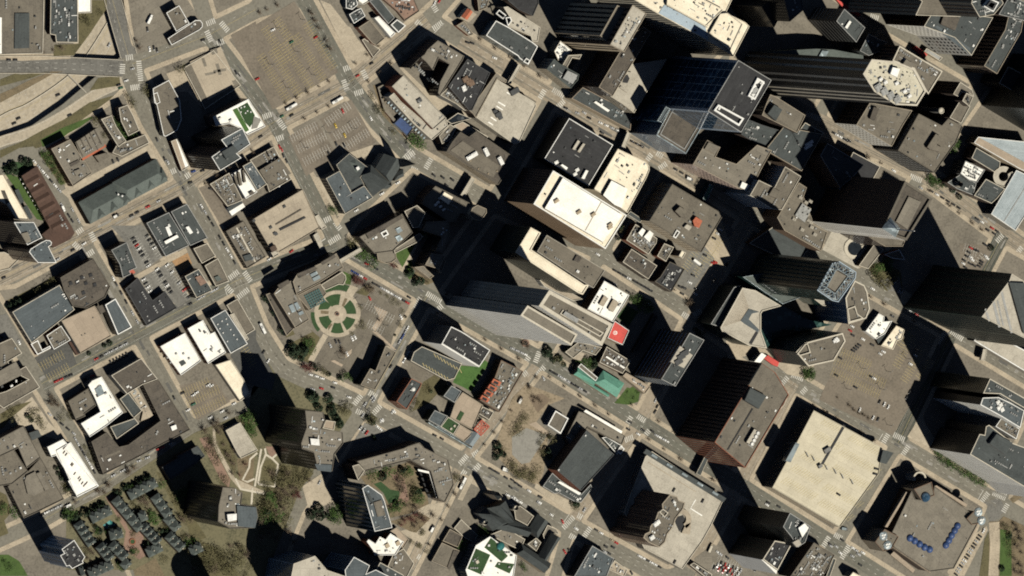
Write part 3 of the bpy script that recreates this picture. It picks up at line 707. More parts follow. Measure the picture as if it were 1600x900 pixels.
# ------------------------------------------------------------------ painted markings
def nline(pl, **k): lane(pl, **k)
R1 = [(720, 62), (863, 150), (1030, 247), (1172, 335), (1345, 437), (1487, 518), (1640, 610)]
R2 = [(640, 243), (770, 318), (940, 395), (1083, 492), (1240, 597), (1403, 692), (1560, 785)]
R3 = [(535, 388), (667, 462), (845, 562), (1000, 660), (1155, 757), (1305, 852), (1380, 900)]
R4 = smooth([(372, 438), (405, 520), (440, 575), (490, 598), (572, 637), (722, 722), (890, 822), (1040, 905)], 3)
R0 = [(1275, 187), (1440, 270), (1567, 366), (1640, 415)]
X3 = [(-20, 445), (128, 372), (290, 287), (430, 190), (545, 130), (667, 30)]
X4 = [(65, 600), (215, 520), (372, 438), (525, 378)]
X5 = [(67, 813), (163, 757), (297, 668)]
L1 = [(207, 100), (250, 215), (290, 287), (372, 438)]; L2 = [(327, 55), (430, 190), (525, 378)]; L3 = [(474, -5), (545, 130), (590, 190), (640, 243)]; L4 = [(128, 372), (215, 520), (297, 668)]
X1 = [(207, 100), (327, 55), (400, 15)]
C3 = [(845, 562), (722, 722), (640, 887)]; C4 = [(1275, 187), (1172, 335), (1083, 492), (1000, 660), (890, 822)]; C5 = [(1240, 597), (1155, 757), (1080, 890)]
C2 = [(667, 462), (572, 637)]; C6 = [(1567, 366), (1487, 518), (1403, 692)]
for pl in (R1, R2, R3, R4):
    for of in (-2.3, 2.3): lane(pl, off=of)
for pl in (L2, L3): lane(pl, off=-2.4); lane(pl, off=1.6)
for pl in (R0, L1): lane(pl, off=0)
for pl in (X3, X4, X5, X1): lane(pl, 'paint_yellow', dash=0, off=.25); lane(pl, off=3.2, gap=9)
for pl in (C3, C4, C5): lane(pl, off=0); lane(pl, dash=0, off=4.4, wd=.15)
for pl in (C2, C6): lane(pl, 'paint_yellow', dash=0, off=.2)
for pl in (X3, X4, L2, C6): lane(pl, dash=0, off=-5.6, wd=.15)
ROADN = [0]
def road(pl, wd, m):
    """A street's own paving laid on the ground sheet."""
    L_, R_ = strip_pts(pl, wd); n = len(L_); z = .006 + .0025 * ROADN[0]; ROADN[0] += 1
    vs = [(p.x, p.y, z) for p in L_] + [(p.x, p.y, z) for p in R_]; me = mesh('road_surface', vs, [[n + i, n + i + 1, i + 1, i] for i in range(n - 1)])
    e = (L_[-1] - L_[0]).to_2d().normalized(); uv = me.uv_layers.new(name='UVMap')
    for l in me.loops:
        c = me.vertices[l.vertex_index].co; uv.data[l.index].uv = (c.x * e.x + c.y * e.y, -c.x * e.y + c.y * e.x)
    o = link('road_surface', me, None, m); o['kind'] = 'structure'
road(C3, 4.6, 'road_concrete'); road(C4, 6.3, 'road_concrete'); road(C5, 6.3, 'road_concrete'); road(R0, 7.4, 'road_concrete'); road(X3, 8.4, 'road_concrete'); road(R1[:4], 7.5, 'road_concrete'); road(R1[3:], 7.5, 'road_asphalt')
road(L3[:2], 8, 'road_dark'); road(L3[1:], 8, 'road_dark'); road(L2, 7.9, 'road_dark'); road(R3, 7.4, 'road_dark'); road(X4, 7.4, 'road_dark'); road(R4, 8.2, 'road_asphalt'); road(C6, 7.3, 'road_green'); road(L1, 7, 'road_asphalt')
# worn wheel tracks and repaired trenches in the roadway
for pl, offs in [(p_, (-4.6, -3.3, 3.3, 4.6)) for p_ in (R1, R2, R3, R4)] + [(p_, (-4.2, -2.6, 2.6, 4.2)) for p_ in (X3, X4, X5, L1, L2, L3, L4, R0, C2, C6)]:
    for of in offs: lane(pl, 'tyre_wear', dash=RND.uniform(30, 60), gap=RND.uniform(2, 14), off=of + RND.uniform(-.3, .3), z=.062, wd=RND.uniform(.5, .9))
    for rep in range(3):
        i = RND.randrange(len(pl) - 1)
        for k in range(5):
            t = RND.random(); a = g((pl[i][0] + (pl[i + 1][0] - pl[i][0]) * t, pl[i][1] + (pl[i + 1][1] - pl[i][1]) * t)); e = (g(pl[i + 1]) - g(pl[i])).normalized(); nr = Vector((-e.y, e.x, 0)); a = a + nr * RND.uniform(-5, 5)
            quad(RND.choice(('fresh_asphalt', 'old_asphalt')), a, a + e * RND.uniform(3, 14), RND.uniform(1.2, 3), .066 + .0013 * k)
def crosswalk(tile, x0, y0, x1, y1, L=5.2):
    a = g(topx(tile, (x0, y0))); b = g(topx(tile, (x1, y1))); e = b - a; Lw = e.length; e /= Lw; nr = Vector((-e.y, e.x, 0)) * L / 2
    t = .5
    while t < Lw:
        p = a + e * t; quad('paint_white', p - nr, p + nr, .95, .09); t += 1.95
def stopline(tile, x0, y0, x1, y1): quad('paint_white', g(topx(tile, (x0, y0))), g(topx(tile, (x1, y1))), .6, .09)
CW = {'a00': '575,300,572,350 590,272,622,266 650,285,660,380 612,412,658,406 968,112,1008,95 968,145,990,195 1035,105,1068,145 1018,205,1068,185 785,815,828,795 870,830,890,815',
      'a10': '410,325,450,310 500,330,520,375 410,375,425,420 462,440,505,425 750,100,775,125 830,135,872,105 760,40,785,15 830,25,850,60 32,550,70,535 105,560,135,605 80,660,130,640 700,745,745,710 795,790,820,745 726,790,760,805',
      'a01': '360,192,388,172 425,190,445,235 345,240,375,270 410,295,440,275 1075,405,1120,370 1060,440,1090,475 1115,495,1165,455 1145,375,1175,420',
      'a11': '320,135,352,120 370,140,395,175 295,190,318,230 342,240,395,205 740,540,772,495 800,475,865,515 848,555,875,530',
      'a12': '460,95,500,45 548,140,585,100 470,125,510,145 530,40,570,65 955,375,990,335 1020,410,1050,375 1015,335,1045,315 965,410,985,425',
      'w0': '60,700,110,625 145,665,170,600 155,745,205,690 70,745,100,720 1065,360,1110,390 1135,370,1185,340',
      'u0': '160,635,205,560 255,560,320,600 285,670,325,630', 'v0': '830,220,870,165 905,155,940,180 920,255,965,220',
      'x0': '710,265,745,205 785,200,835,235 815,345,860,285 705,350,760,330',
      'w1': '750,740,820,770 670,820,720,760 810,860,840,825', 'y1': '945,715,985,650 1015,640,1060,665 1060,790,1105,710',
      'w2': '660,540,715,470 745,470,820,525 40,150,20,100', 'x2': '310,385,350,315 440,445,480,385 385,315,455,350 920,755,975,680 1005,680,1085,715 1070,800,1100,745 1010,670,1090,690',
      'v2': '490,300,560,330 1030,710,1070,665 1160,780,1190,740', 'y0': '320,600,385,530 410,520,490,565 450,655,495,590 360,645,400,670', 'c8': '50,775,80,795 70,850,95,865',
      'u2': '240,100,290,115', 'd8': '640,710,730,745'}
for tl, s in CW.items():
    for q in s.split():
        x0, y0, x1, y1 = (float(v) for v in q.split(',')); crosswalk(tl, x0, y0, x1, y1)
for s in ('c1 595,105 650,50', 'a00 945,190 965,205', 'a10 835,155 880,110', 'a01 1055,455 1065,485', 'w2 645,545 700,465', 'x2 285,365 318,310', 'x2 905,735 945,665', 'y1 1085,770 1125,725', 'c8 955,575 1000,510'):
    tl, a, b = s.split(); stopline(tl, *[float(v) for v in (a + ',' + b).split(',')])
def stalls(tile, x0, y0, x1, y1, depth, m='paint_yellow', z=None, step=2.75, both=True, zb=0.0, ang=0.0, wd=.27):
    """A row of parking bays: short strokes across the row line."""
    z = z or ZP + .2
    a = g(topx(tile, (x0, y0)), zb); b = g(topx(tile, (x1, y1)), zb); e = b - a; L = e.length; e /= L
    nr = Vector((-e.y * math.cos(ang) + e.x * math.sin(ang), e.x * math.cos(ang) + e.y * math.sin(ang), 0)) * depth; t = 0
    while t <= L:
        p = a + e * t; quad(m, p - nr if both else p, p + nr, wd, z); t += step
    if both: quad(m, a, b, .16, z)
for q in ('20,260,150,475', '75,235,205,450', '130,200,260,415', '185,165,320,380', '235,110,365,320', '40,130,150,300', '95,90,180,220'):
    stalls('a10', *[float(v) for v in q.split(',')], 4.6)
for q in ('165,650,290,585', '195,700,325,635', '225,760,350,690'): stalls('a10', *[float(v) for v in q.split(',')], 4.2, 'paint_white')
for q in ('330,575,440,490', '370,640,490,560', '400,700,530,615'): stalls('a10', *[float(v) for v in q.split(',')], 4.2, 'paint_white')
for q in ('250,775,400,690', '300,845,430,770'): stalls('d3', *[float(v) for v in q.split(',')], 4.4)
for q in ('1120,690,1190,820', '1080,560,1130,640'): stalls('a01', *[float(v) for v in q.split(',')], 4.4)
for q in ('140,60,310,-20', '170,120,370,30', '210,190,410,90'): stalls('c4', *[float(v) for v in q.split(',')], 4.4, z=ZP + .2)
for q in ('625,215,700,345', '690,200,760,310', '680,420,720,500', '730,370,800,480', '790,345,885,490'): stalls('a01', *[float(v) for v in q.split(',')], 4.2, 'paint_white')
for q in ('400,690,500,500', '450,780,570,570', '20,650,330,800', '0,720,300,870', '60,600,250,690', '420,560,480,470', '540,760,620,640'): stalls('w2', *[float(v) for v in q.split(',')], 4.6)
for q in ('1080,880,1160,760', '1140,920,1230,770', '1220,840,1310,700', '1250,700,1330,610'): stalls('v0', *[float(v) for v in q.split(',')], 4.2)
for q in ('640,40,760,90', '640,120,720,160', '760,200,830,100'): stalls('d6', *[float(v) for v in q.split(',')], 4.4, 'paint_white')
for q in ('250,840,330,880', '290,780,420,850'): stalls('y1', *[float(v) for v in q.split(',')], 4.2, 'paint_white')
for q in ('690,300,860,400', '700,420,790,470'): stalls('c2', *[float(v) for v in q.split(',')], 4.2, 'paint_white')

for q in ('950,230,1060,290', '900,310,1050,395', '1120,330,1300,430', '1060,420,1290,550', '820,440,960,520', '1010,520,1250,655', '760,520,930,615', '960,640,1190,765', '700,600,900,710', '930,735,1120,840'):
    stalls('x1', *[float(v) for v in q.split(',')], 4.7, z=22.03, step=2.6, zb=22.0, ang=.5, wd=.3)
# ------------------------------------------------------------------ buildings, top left
bd('warehouse', 'wide flat brown warehouse roof with a slate skylight strip in the top left corner', 'a00', '-60,-90 205,-90 205,0 200,250 -60,258', 7, 'tan_wall', 'brown_roof', SMALL, units=10).box('a00', '70,62 138,62 138,225 68,228', 7, 1.2, 'grey_wall', 'slate_roof', 'skylight_hall').patch('a00', '-30,80 8,82 8,255 -30,256', 7, 'white_roof')
bd('low_depot', 'long dark slate depot roof dotted with vents beside the freeway verge', 'a00', '237,-90 362,-90 365,200 262,198 258,165 233,160', 7, 'brown_wall', 'slate_roof', SMALL, units=34)
bd('annex', 'small bright white flat annex beside the long dark depot', 'a00', '363,-60 428,-60 428,60 363,62', 6, 'white_wall', 'white_roof')
bd('corner_shop', 'brown corner building with white parapets between the freeway bridge and crossing', 'a00', '778,60 838,25 887,110 825,148', 9, 'brown_wall', 'brown_roof', GRID, par='white_metal', units=2).tier('a00', '785,180 915,94 938,95 948,108 948,125 935,140 803,212', 6.5, 'brown_wall', 'dark_brown_roof', GRID, par='white_metal', units=3)
b = bd('podium', 'low brown plaza roof with a large tan square in the middle', 'a00', '858,318 1000,235 1128,400 960,512', 2, 'tan_wall', 'brown_roof'); b.patch('a00', '890,290 1035,218 1110,392 975,470', 2, 'tan_roof', 'paved_square', .2)
for q in ('945,275 958,272 970,310 958,312', '1000,330 1060,320 1060,332 1002,342', '960,345 1010,335 1012,345 965,355', '1010,300 1025,298 1040,350 1025,352', '985,235 1015,225 1022,248 995,258', '1088,380 1108,375 1115,392 1095,398'): b.patch('a00', q, 2.22, 'taupe_roof', 'planter_strip', .15)
b = bd('curved_office', 'narrow taupe roofed office with white parapet bending along the avenue', 'a00', '715,415 790,375 842,470 850,560 830,610 775,640 765,635 733,490 722,480', 10, 'grey_wall', 'brown_roof', RIB, par='white_metal', units=2)
b.frame('a00', '718,440 738,432 752,480 732,490', 10, 'white_metal', .6, .8)
b = bd('apartment_tower', 'dark brown tower with stepped slate roof and white parapet above the white roof terrace', 'a00', '990,735 1040,700 1058,690 1110,720 1130,740 1030,800', 72, 'dark_brown_wall', 'slate_roof', ('grid', 3.4, 2.6, .55, .5), wm='black_glass', par='white_metal', units=3)
b.tier('a00', '1035,655 1135,600 1172,675 1110,718 1060,688', 74, 'black_wall', 'blue_slate_roof', ('grid', 3.4, 2.6, .55, .5), wm='black_glass', par='white_metal', units=2).box('a00', '1040,712 1095,680 1118,712 1062,748', 74, 3, 'dark_metal', 'slate_roof')
b = bd('roof_terrace_podium', 'white roof terrace with a green turf strip and small tables', 'a00', '998,548 1163,463 1243,592 1160,632 1130,604 1075,580 1012,590', 24, 'dark_brown_wall', 'white_roof', GRID, cat='podium building', par='white_metal')
b.patch('a00', '1090,515 1112,505 1168,610 1150,620', 24, 'bright_grass', 'turf_strip'); b.patch('a00', '1115,505 1160,480 1195,540 1185,575 1172,598 1150,575', 24.02, 'dark_grass', 'turf_deck'); b.fan('a00', '1130,505 1145,500 1160,520 1150,530 1175,525 1128,525', 24.2, (1.6, 1.6, .8), 'white_metal', 'cafe_table', 'drum'); b.patch('a00', '1190,545 1225,560 1205,600 1180,605', 24, 'gravel', 'seat_bank', .6); b.fan('a00', '1030,555 1080,565', 24, (3, 2, 2), 'white_metal')
bd('canopy', 'slanting pink and white striped canopy along the avenue kerb', 'a00', '800,662 830,650 888,780 852,802', 7, 'brick_wall', 'pink_tan_roof', cat='canopy').patch('a00', '825,652 830,650 888,780 870,790', 7, 'white_roof', 'canopy_panel')
# apartments below the freeway
bd('apartment_block', 'large taupe flat apartment roof with stepped ends near the ramp verge', 'd1', '318,210 437,150 508,262 500,282 530,285 575,362 455,445', 13, 'brick_wall', 'taupe_roof', GRID, par='tan_roof', units=12).box('d1', '435,305 490,278 500,292 445,322', 13, 1, 'dark_metal', 'dark_brown_roof').box('d1', '460,350 500,335 515,355 475,380', 13, 2, 'grey_metal', 'taupe_roof')
b = bd('rowhouse', 'taupe rowhouse roof of five ridged bays beside a red brick wall', 'd1', '470,170 608,78 655,190 510,272', 10, 'brown_wall', 'taupe_roof', GRID, par=None, units=5)
for i in range(5):
    x = 475 + i * 29; y = 172 - i * 19; b.box('d1', [(x, y), (x + 4, y - 3), (x + 46, y + 83), (x + 42, y + 86)], 10, .8, 'brown_wall', 'dark_brown_roof', 'party_wall')
bd('brick_wing', 'narrow red brick wing along the courtyard of the rowhouse', 'd1', '505,268 655,180 665,195 515,285', 8, 'brick_wall', 'orange_paint', par=None)
bd('apartment_block', 'slim taupe apartment bar left of the green courtyard trees', 'd1', '630,25 695,0 725,70 788,162 738,198', 12, 'brown_wall', 'taupe_roof', GRID, units=6)
bd('apartment_block', 'taupe apartment bar right of the green trees, next to the avenue', 'd1', '740,-45 795,-65 830,0 870,95 800,130 755,40', 12, 'brown_wall', 'brown_roof', GRID, units=4)
bd('apartment_block', 'low taupe apartment bar facing the pale drive above the green roof', 'd1', '725,190 905,120 932,172 760,258 700,235', 9, 'brown_wall', 'brown_roof', GRID, units=4)
bd('court_house', 'small brown courtyard pavilion below the red brick wing', 'd1', '590,255 660,235 690,255 620,295', 5, 'brown_wall', 'brown_roof', par=None)
b = Bd('manor_block', 'long green slate hipped roof with zigzag gables beside the avenue crossing', 'apartment building')
b.hip('d1', '490,545 720,415 800,555 565,680', 12, 6, 'green_slate_roof', 'dark_brown_wall', .3); b.hip('d1', '702,420 975,272 1050,410 780,555', 12.3, 6.5, 'green_slate_roof', 'dark_brown_wall', .3)
for i, (x, y) in enumerate(((540, 560), (620, 515), (700, 470), (770, 425), (850, 375), (930, 330))):
    b.hip('d1', [(x + 40, y + 20), (x + 82, y - 6), (x + 118, y + 66), (x + 74, y + 92)], 13.2, 5, 'green_slate_roof', 'dark_brown_wall', .5, name='gable_roof')
b.fan('d1', '735,495 760,505', 17, (1.5, 1.5, 2), 'white_metal', 'chimney', 'plain')
b = bd('rowhouse_terrace', 'long red brown rowhouse roof with stepped corner at the crossing', 'd1', '135,380 232,318 445,690 468,735 440,775 335,828 262,745 312,705', 9, 'brown_wall', 'red_brown_roof', GRID, par=None, units=4)
for i in range(6):
    x, y = 178 + i * 33, 400 + i * 55; b.hip('d1', [(x - 30, y + 15), (x + 55, y - 32), (x + 75, y + 2), (x - 10, y + 50)], 9.02, 1.6, 'red_brown_roof', None, 0, name='ridge_roof')
for i in range(11):
    x, y = 124 + i * 15.5, 395 + i * 26.5; b.box('d1', [(x, y), (x + 14, y - 5), (x + 16, y + 7), (x + 3, y + 12)], 0.2, 3, 'white_wall', 'white_roof', 'porch')
b = bd('slab_tower', 'cream edged slab at the left border, its roof in strips of light and shade', 'd1', '-140,380 20,370 183,655 100,650 40,560 -140,470', 40, 'dark_brown_wall', 'cream_roof', GRID, par='tan_roof'); b.patch('d1', '5,470 30,470 60,540 40,560', 40, 'dark_brown_roof')
b = bd('residential_tower', 'dark brown tower with two slate roofs, one rounded, at the left border', 'd1', '85,668 210,668 262,765 170,812', 75, 'dark_brown_wall', 'blue_slate_roof', ('grid', 3.3, 2.4, .5, .5), wm='black_glass', par='white_metal', units=3).box('d1', '130,740 175,730 195,790 165,800', 75, 1.5, 'tan_wall', 'taupe_roof')
b.tier('d3', '180,55 190,35 250,-2 285,-20 310,-18 322,-5 318,12 302,22 352,122 235,122 210,95', 70, 'brown_wall', 'blue_slate_roof', RIB, par='white_metal', units=2)
bd('retail_hall', 'pale tan low hall with trucks behind it under the rounded tower', 'd3', '-60,60 25,55 120,100 60,160 -60,190', 6, 'tan_wall', 'tan_roof')
bd('terrace_house', 'small dark roofed house between the lawn and the cream slab', 'd1', '92,470 115,460 150,540 128,555', 7, 'brown_wall', 'slate_roof', par=None); bd('terrace_house', 'lower dark roofed house between the lawn and the cream slab', 'd1', '145,575 170,565 205,640 182,655', 7, 'brown_wall', 'slate_roof', par=None)
# block of the big slate hall
bd('market_hall', 'big plain slate flat roof with a row of white vents near one end', 'd3', '75,430 370,260 465,415 195,625', 11, 'tan_wall', 'blue_slate_roof', SMALL, units=3).fan('d3', '390,320 400,332 410,345 400,318', 11, (2, 1.2, 1), 'white_metal')
b = bd('printing_works', 'dark stained brown roof with square skylights beside the slate hall', 'd3', '375,215 582,95 688,268 655,340 538,407 455,395 400,300', 15, 'dark_brown_wall', 'dark_brown_roof', GRID, par='brown_roof', units=6)
for x, y in ((440, 250), (480, 245), (510, 215), (565, 200), (520, 310), (478, 340), (535, 250), (590, 260)): b.box('d3', [(x - 11, y - 7), (x + 9, y - 14), (x + 16, y + 6), (x - 4, y + 14)], 15, .8, 'dark_metal', 'black_roof', 'skylight')
bd('showroom', 'pale tan plain square roof between the slate hall and small slate roof', 'd3', '382,485 590,390 610,420 695,580 505,690', 11, 'cream_wall', 'pink_tan_roof', SMALL, par='tan_roof').fan('d3', '580,465 530,565 510,575', 11, (1.2, .8, .6), 'dark_metal')
bd('corner_office', 'small slate roof with white parapets on the corner by the parked cars', 'd3', '655,385 720,345 823,525 735,573', 14, 'grey_wall', 'blue_slate_roof', RIB, par='white_metal', pw=.9).box('d3', '605,400 640,385 660,425 630,445', 9, 2, 'dark_brown_wall', 'dark_brown_roof')
bd('workshop', 'small brown roof with white parapet stepping down below the slate hall', 'd3', '190,630 235,605 262,665 310,640 318,655 232,698', 7, 'brick_wall', 'brown_roof', par='white_metal', pw=.9)
bd('workshop', 'small brown roof with three white vents beside the yellow striped lot', 'd3', '288,577 380,515 440,605 335,665', 8, 'brick_wall', 'brown_roof', par='white_metal', units=4)
bd('brick_wing', 'thin red brick roof between the pale showroom and striped lot', 'd3', '430,620 450,612 500,690 478,700', 4, 'brick_wall', 'red_brown_roof', par=None)
bd('garage_block', 'brown flat roof cut by dark gaps at the left border', 'px', '-20,545 18,528 34,552 12,565 22,582 40,572 62,605 5,638 -20,620', 9, 'brown_wall', 'brown_roof', SMALL, units=5).box('px', '-10,585 25,565 36,585 -6,606', 9, 3, 'dark_brown_wall', 'taupe_roof')
# middle left block
b = bd('apartment_hotel', 'slate roofed six storey block beside the small car park with red steps', 'a01', '520,272 592,235 640,355 605,370 612,385 575,402 560,340', 19, 'dark_brown_wall', 'slate_roof', ('grid', 3.2, 2.8, .5, .5), par='grey_metal', units=5); b.patch('a01', '590,360 615,350 635,378 608,392', .3, 'red_paint', 'red_deck', .4)
b = bd('studio_building', 'slate roof with a bright white box in the middle beside the double avenue', 'a01', '685,145 790,95 885,250 775,302', 9, 'tan_wall', 'slate_roof', GRID, par='grey_metal', units=4); b.box('a01', '770,232 830,200 838,212 778,245', 9, 2.5, 'white_wall', 'white_roof', 'roof_box'); b.box('a01', '775,165 790,160 808,200 792,208', 9, 1.2, 'white_metal', 'white_metal', 'duct')
bd('studio_building', 'slate roof with one pale unit on the corner of two avenues', 'a01', '800,92 875,55 972,215 890,252', 11, 'tan_wall', 'slate_roof', GRID, par='grey_metal', units=3).box('a01', '870,165 885,160 905,190 890,198', 11, 2, 'white_metal', 'white_metal', 'rooftop_unit')
bd('shop_row', 'light brown flat roof next to the wide avenue below the slate studios', 'a01', '905,265 970,240 1010,300 945,335', 8, 'tan_wall', 'brown_roof'); bd('shop_row', 'light brown flat roof with a dark hatch at the avenue crossing', 'a01', '958,345 1020,310 1072,418 1010,442', 8, 'tan_wall', 'brown_roof').box('a01', '1005,400 1025,392 1040,410 1018,420', 8, 1.5, 'dark_green_wall', 'green_slate_roof')
bd('loft_block', 'small slate roof with brick coloured units left of the brown shops', 'a01', '865,395 930,360 995,462 920,497', 14, 'brown_wall', 'slate_roof', GRID, units=5).box('a01', '915,400 940,390 970,425 940,440', 14, 1.5, 'brick_wall', 'brick_paving')
b = bd('loft_block', 'black L shaped flat roof wrapping a car park corner', 'd3', '780,285 860,215 952,358 1030,300 1105,405 915,515', 8, 'brown_wall', 'black_roof', SMALL, par='dark_metal', units=7)
# white roofs block
b = bd('gallery_block', 'bright white roof in two halves with a notched lower edge', 'd3', '1000,645 1155,560 1265,730 1130,825'.replace('1265,730', '1255,735'), 9, 'brick_wall', 'white_roof', SMALL, par='white_metal'); b.fan('d3', '1045,715 1065,745 1100,690 1145,690 1180,720', 9, (2, 1.5, 1.2), 'tan_wall' and 'grey_metal'); b.box('d3', '1120,745 1150,730 1165,750 1135,770', 9, .8, 'dark_metal', 'slate_roof', 'skylight')
bd('gallery_block', 'plain bright white roof between the notched white roof and the dotted slate roof', 'a01', '878,640 950,600 985,665 1005,655 1058,752 975,805', 10, 'brick_wall', 'white_roof', SMALL, par='white_metal', units=4)
b = bd('office_block', 'slate roof dotted with small white vents and a pale side strip', 'a01', '985,592 1055,552 1160,712 1080,757', 12, 'cream_wall', 'blue_slate_roof', RIB, par='white_metal'); b.fan('a01', '1020,620 1040,605 1060,595 1030,640 1065,620 1080,645 1045,660 1095,670 1065,700 1110,690', 12, (1.6, 1.6, 1), 'white_metal', 'roof_vent', 'drum')
bd('lobby_wing', 'long pale low wing beside the dotted slate roof', 'a01', '1075,575 1095,568 1165,690 1150,700', 5, 'cream_wall', 'concrete_roof', units=2); bd('parking_deck', 'grey rooftop parking beside the wide avenue below the black shadow', 'a01', '1060,530 1112,500 1195,645 1150,672', 4, 'concrete_wall', 'brown_roof', par='light_stone')
bd('cream_annex', 'cream roof with a ragged edge pointing at the big tower shadow', 'px', '336,570 360,562 380,592 390,615 375,627', 7, 'cream_wall', 'cream_roof')
# lower left
b = bd('civic_block', 'white roof in three stepped squares beside a brown roof', 'a02', '412,5 430,-15 475,-35 522,45 575,135 500,195 420,248 378,185 470,130 445,70', 12, 'grey_wall', 'white_roof', GRID, par='white_metal', units=3); b.tier('a02', '318,80 412,20 450,100 395,140 400,150 355,170', 9, 'dark_brown_wall', 'brown_roof', SMALL, par='brown_roof', units=2); b.box('a02', '445,25 475,5 490,45 460,60', 12, 1, 'white_metal', 'pale_glass', 'skylight')
b = bd('factory_court', 'large dark brown roof folded round a courtyard with a blue glazed inner wall', 'a02', '669,4 742,-21 891,214 625,355 483,425 427,270 500,225 557,295 600,285 752,172', 11, 'brown_wall', 'dark_brown_roof', GRID, par='brown_roof', units=8); b.patch('a02', '490,340 560,310 565,318 495,350', 11, 'brown_roof'); b.box('a02', '800,200 825,190 830,210 808,220', 11, 2.2, 'white_metal', 'white_metal', 'rooftop_unit')
b.tier('a02', '520,-40 660,-121 738,-23 667,3 594,47', 12, 'grey_wall', 'dark_brown_roof', None, units=2).tier('a02', '560,70 600,40 665,125 625,160', 6, 'dark_green_wall', 'slate_roof', None); b.tier('a02', '515,200 630,160 650,185 545,258', 9, 'dark_brown_wall', 'slate_roof', GRID)
bd('court_terrace', 'pale tan courtyard deck inside the folded brown roof', 'a02', '605,35 640,15 720,150 660,175 670,130', 2.5, 'tan_wall', 'tan_roof', par=None, units=6)
b = bd('printing_hall', 'long white roof with a broken line of dark vents and a white side wing', 'a02', '220,295 295,258 318,285 305,300 460,478 360,528 318,455 330,445 262,335 240,342', 13, 'grey_wall', 'white_roof', GRID, par='white_metal')
b.tier('a02', '262,312 330,272 462,478 360,530', 13.1, 'grey_wall', 'white_roof', None, par='white_metal'); b.fan('a02', '300,320 335,375 350,420 375,450 395,475 310,330 300,300 385,465 370,440 340,380 405,465', 13.2, (3.2, .5, .8), 'brown_wall', 'duct', 'plain', 0.9)
b = bd('archive_complex', 'sprawling brown roof with a rounded raised centre at the lower left border', 'a02', '-40,330 60,300 130,410 55,470 -10,480', 12, 'brown_wall', 'brown_roof', SMALL, par='brown_roof', units=5); b.tier('a02', '-30,270 110,195 190,345 125,395 85,300 0,340', 14, 'brown_wall', 'taupe_roof', None, par='brown_roof', units=4); b.tier('a02', '35,480 130,410 190,345 300,540 165,605 110,630', 11, 'brown_wall', 'brown_roof', GRID, par='brown_roof', units=8)
b.box('a02', '115,455 125,430 165,410 200,470 205,500 160,525 130,515', 11, 2, 'dark_brown_wall', 'taupe_roof', 'raised_roof'); b.box('a02', '170,420 190,412 230,490 212,500', 11, 3, 'dark_brown_wall', 'taupe_roof')
bd('stone_house', 'small dark slate house under trees beside the brown archive', 'a02', '135,230 180,215 195,245 150,265', 9, 'dark_brown_wall', 'slate_roof', par=None); bd('stone_house', 'small grey corner house beside the left border lawn', 'px', '-10,592 20,580 46,593 10,612 -10,618', 9, 'dark_brown_wall', 'brown_roof', units=2)
b = bd('condominium_tower', 'blue grey tower with notched black roof beside the slate townhouses', 'c6', '68,720 152,658 225,772 208,800 215,812 138,852 120,830 100,835 58,762 85,748', 56, 'blue_metal_wall', 'black_roof', ('grid', 4, 4.2, .45, .4), wm='dark_glass', par='white_metal', units=6)
b = bd('school_house', 'long dark slate roof half hidden in the shadow beside the brick coloured track', 'c4', '10,520 115,460 100,455 235,385 280,450 205,510 60,600', 8, 'dark_brown_wall', 'slate_roof', None, par='dark_metal')
bd('gym', 'pale concrete flat roof with mottled edge beside the roof garden paths', 'c4', '408,290 500,240 610,415 505,465 480,430', 7, 'concrete_wall', 'concrete_roof', par='light_stone')
b = bd('brown_tower', 'dark brown tower with slate and taupe stepped roof above the long black shadow', 'c4', '390,645 470,650 515,680 505,750 600,765 612,830 590,900 440,905 360,860 365,760', 84, 'black_wall', 'taupe_roof', ('grid', 3.4, 3.0, .5, .5), wm='black_glass', par='brown_roof', units=6); b.box('c4', '480,760 600,770 610,830 595,900 490,890', 84, 2, 'dark_brown_wall', 'blue_slate_roof', 'upper_roof'); b.box('c4', '420,815 480,810 480,850 425,860', 84, 4, 'grey_metal', 'white_metal', 'cooling_tower'); b.clutter(b.P, 84, 8)
b = bd('brown_tower', 'dark brown tower with many roof units beside the long black shadow and street', 'c4', '905,165 1020,175 1030,230 1010,280 1095,292 1140,300 1145,370 1090,440 1085,480 1075,545 985,535 960,430 885,405 880,370 915,270', 88, 'black_wall', 'taupe_roof', ('grid', 3.4, 3.0, .5, .5), wm='black_glass', par='brown_roof', units=18); b.box('c4', '940,340 995,345 998,385 945,380', 88, 3, 'grey_metal', 'white_metal', 'cooling_tower'); b.box('c4', '968,500 1075,505 1070,550 985,540', 88, 1, 'grey_wall', 'blue_slate_roof', 'plant_deck')
bd('entry_pavilion', 'small pale tan roof stepping off the brown tower beside dark conifers', 'c4', '1015,275 1035,225 1095,235 1085,290', 10, 'cream_wall', 'pink_tan_roof')
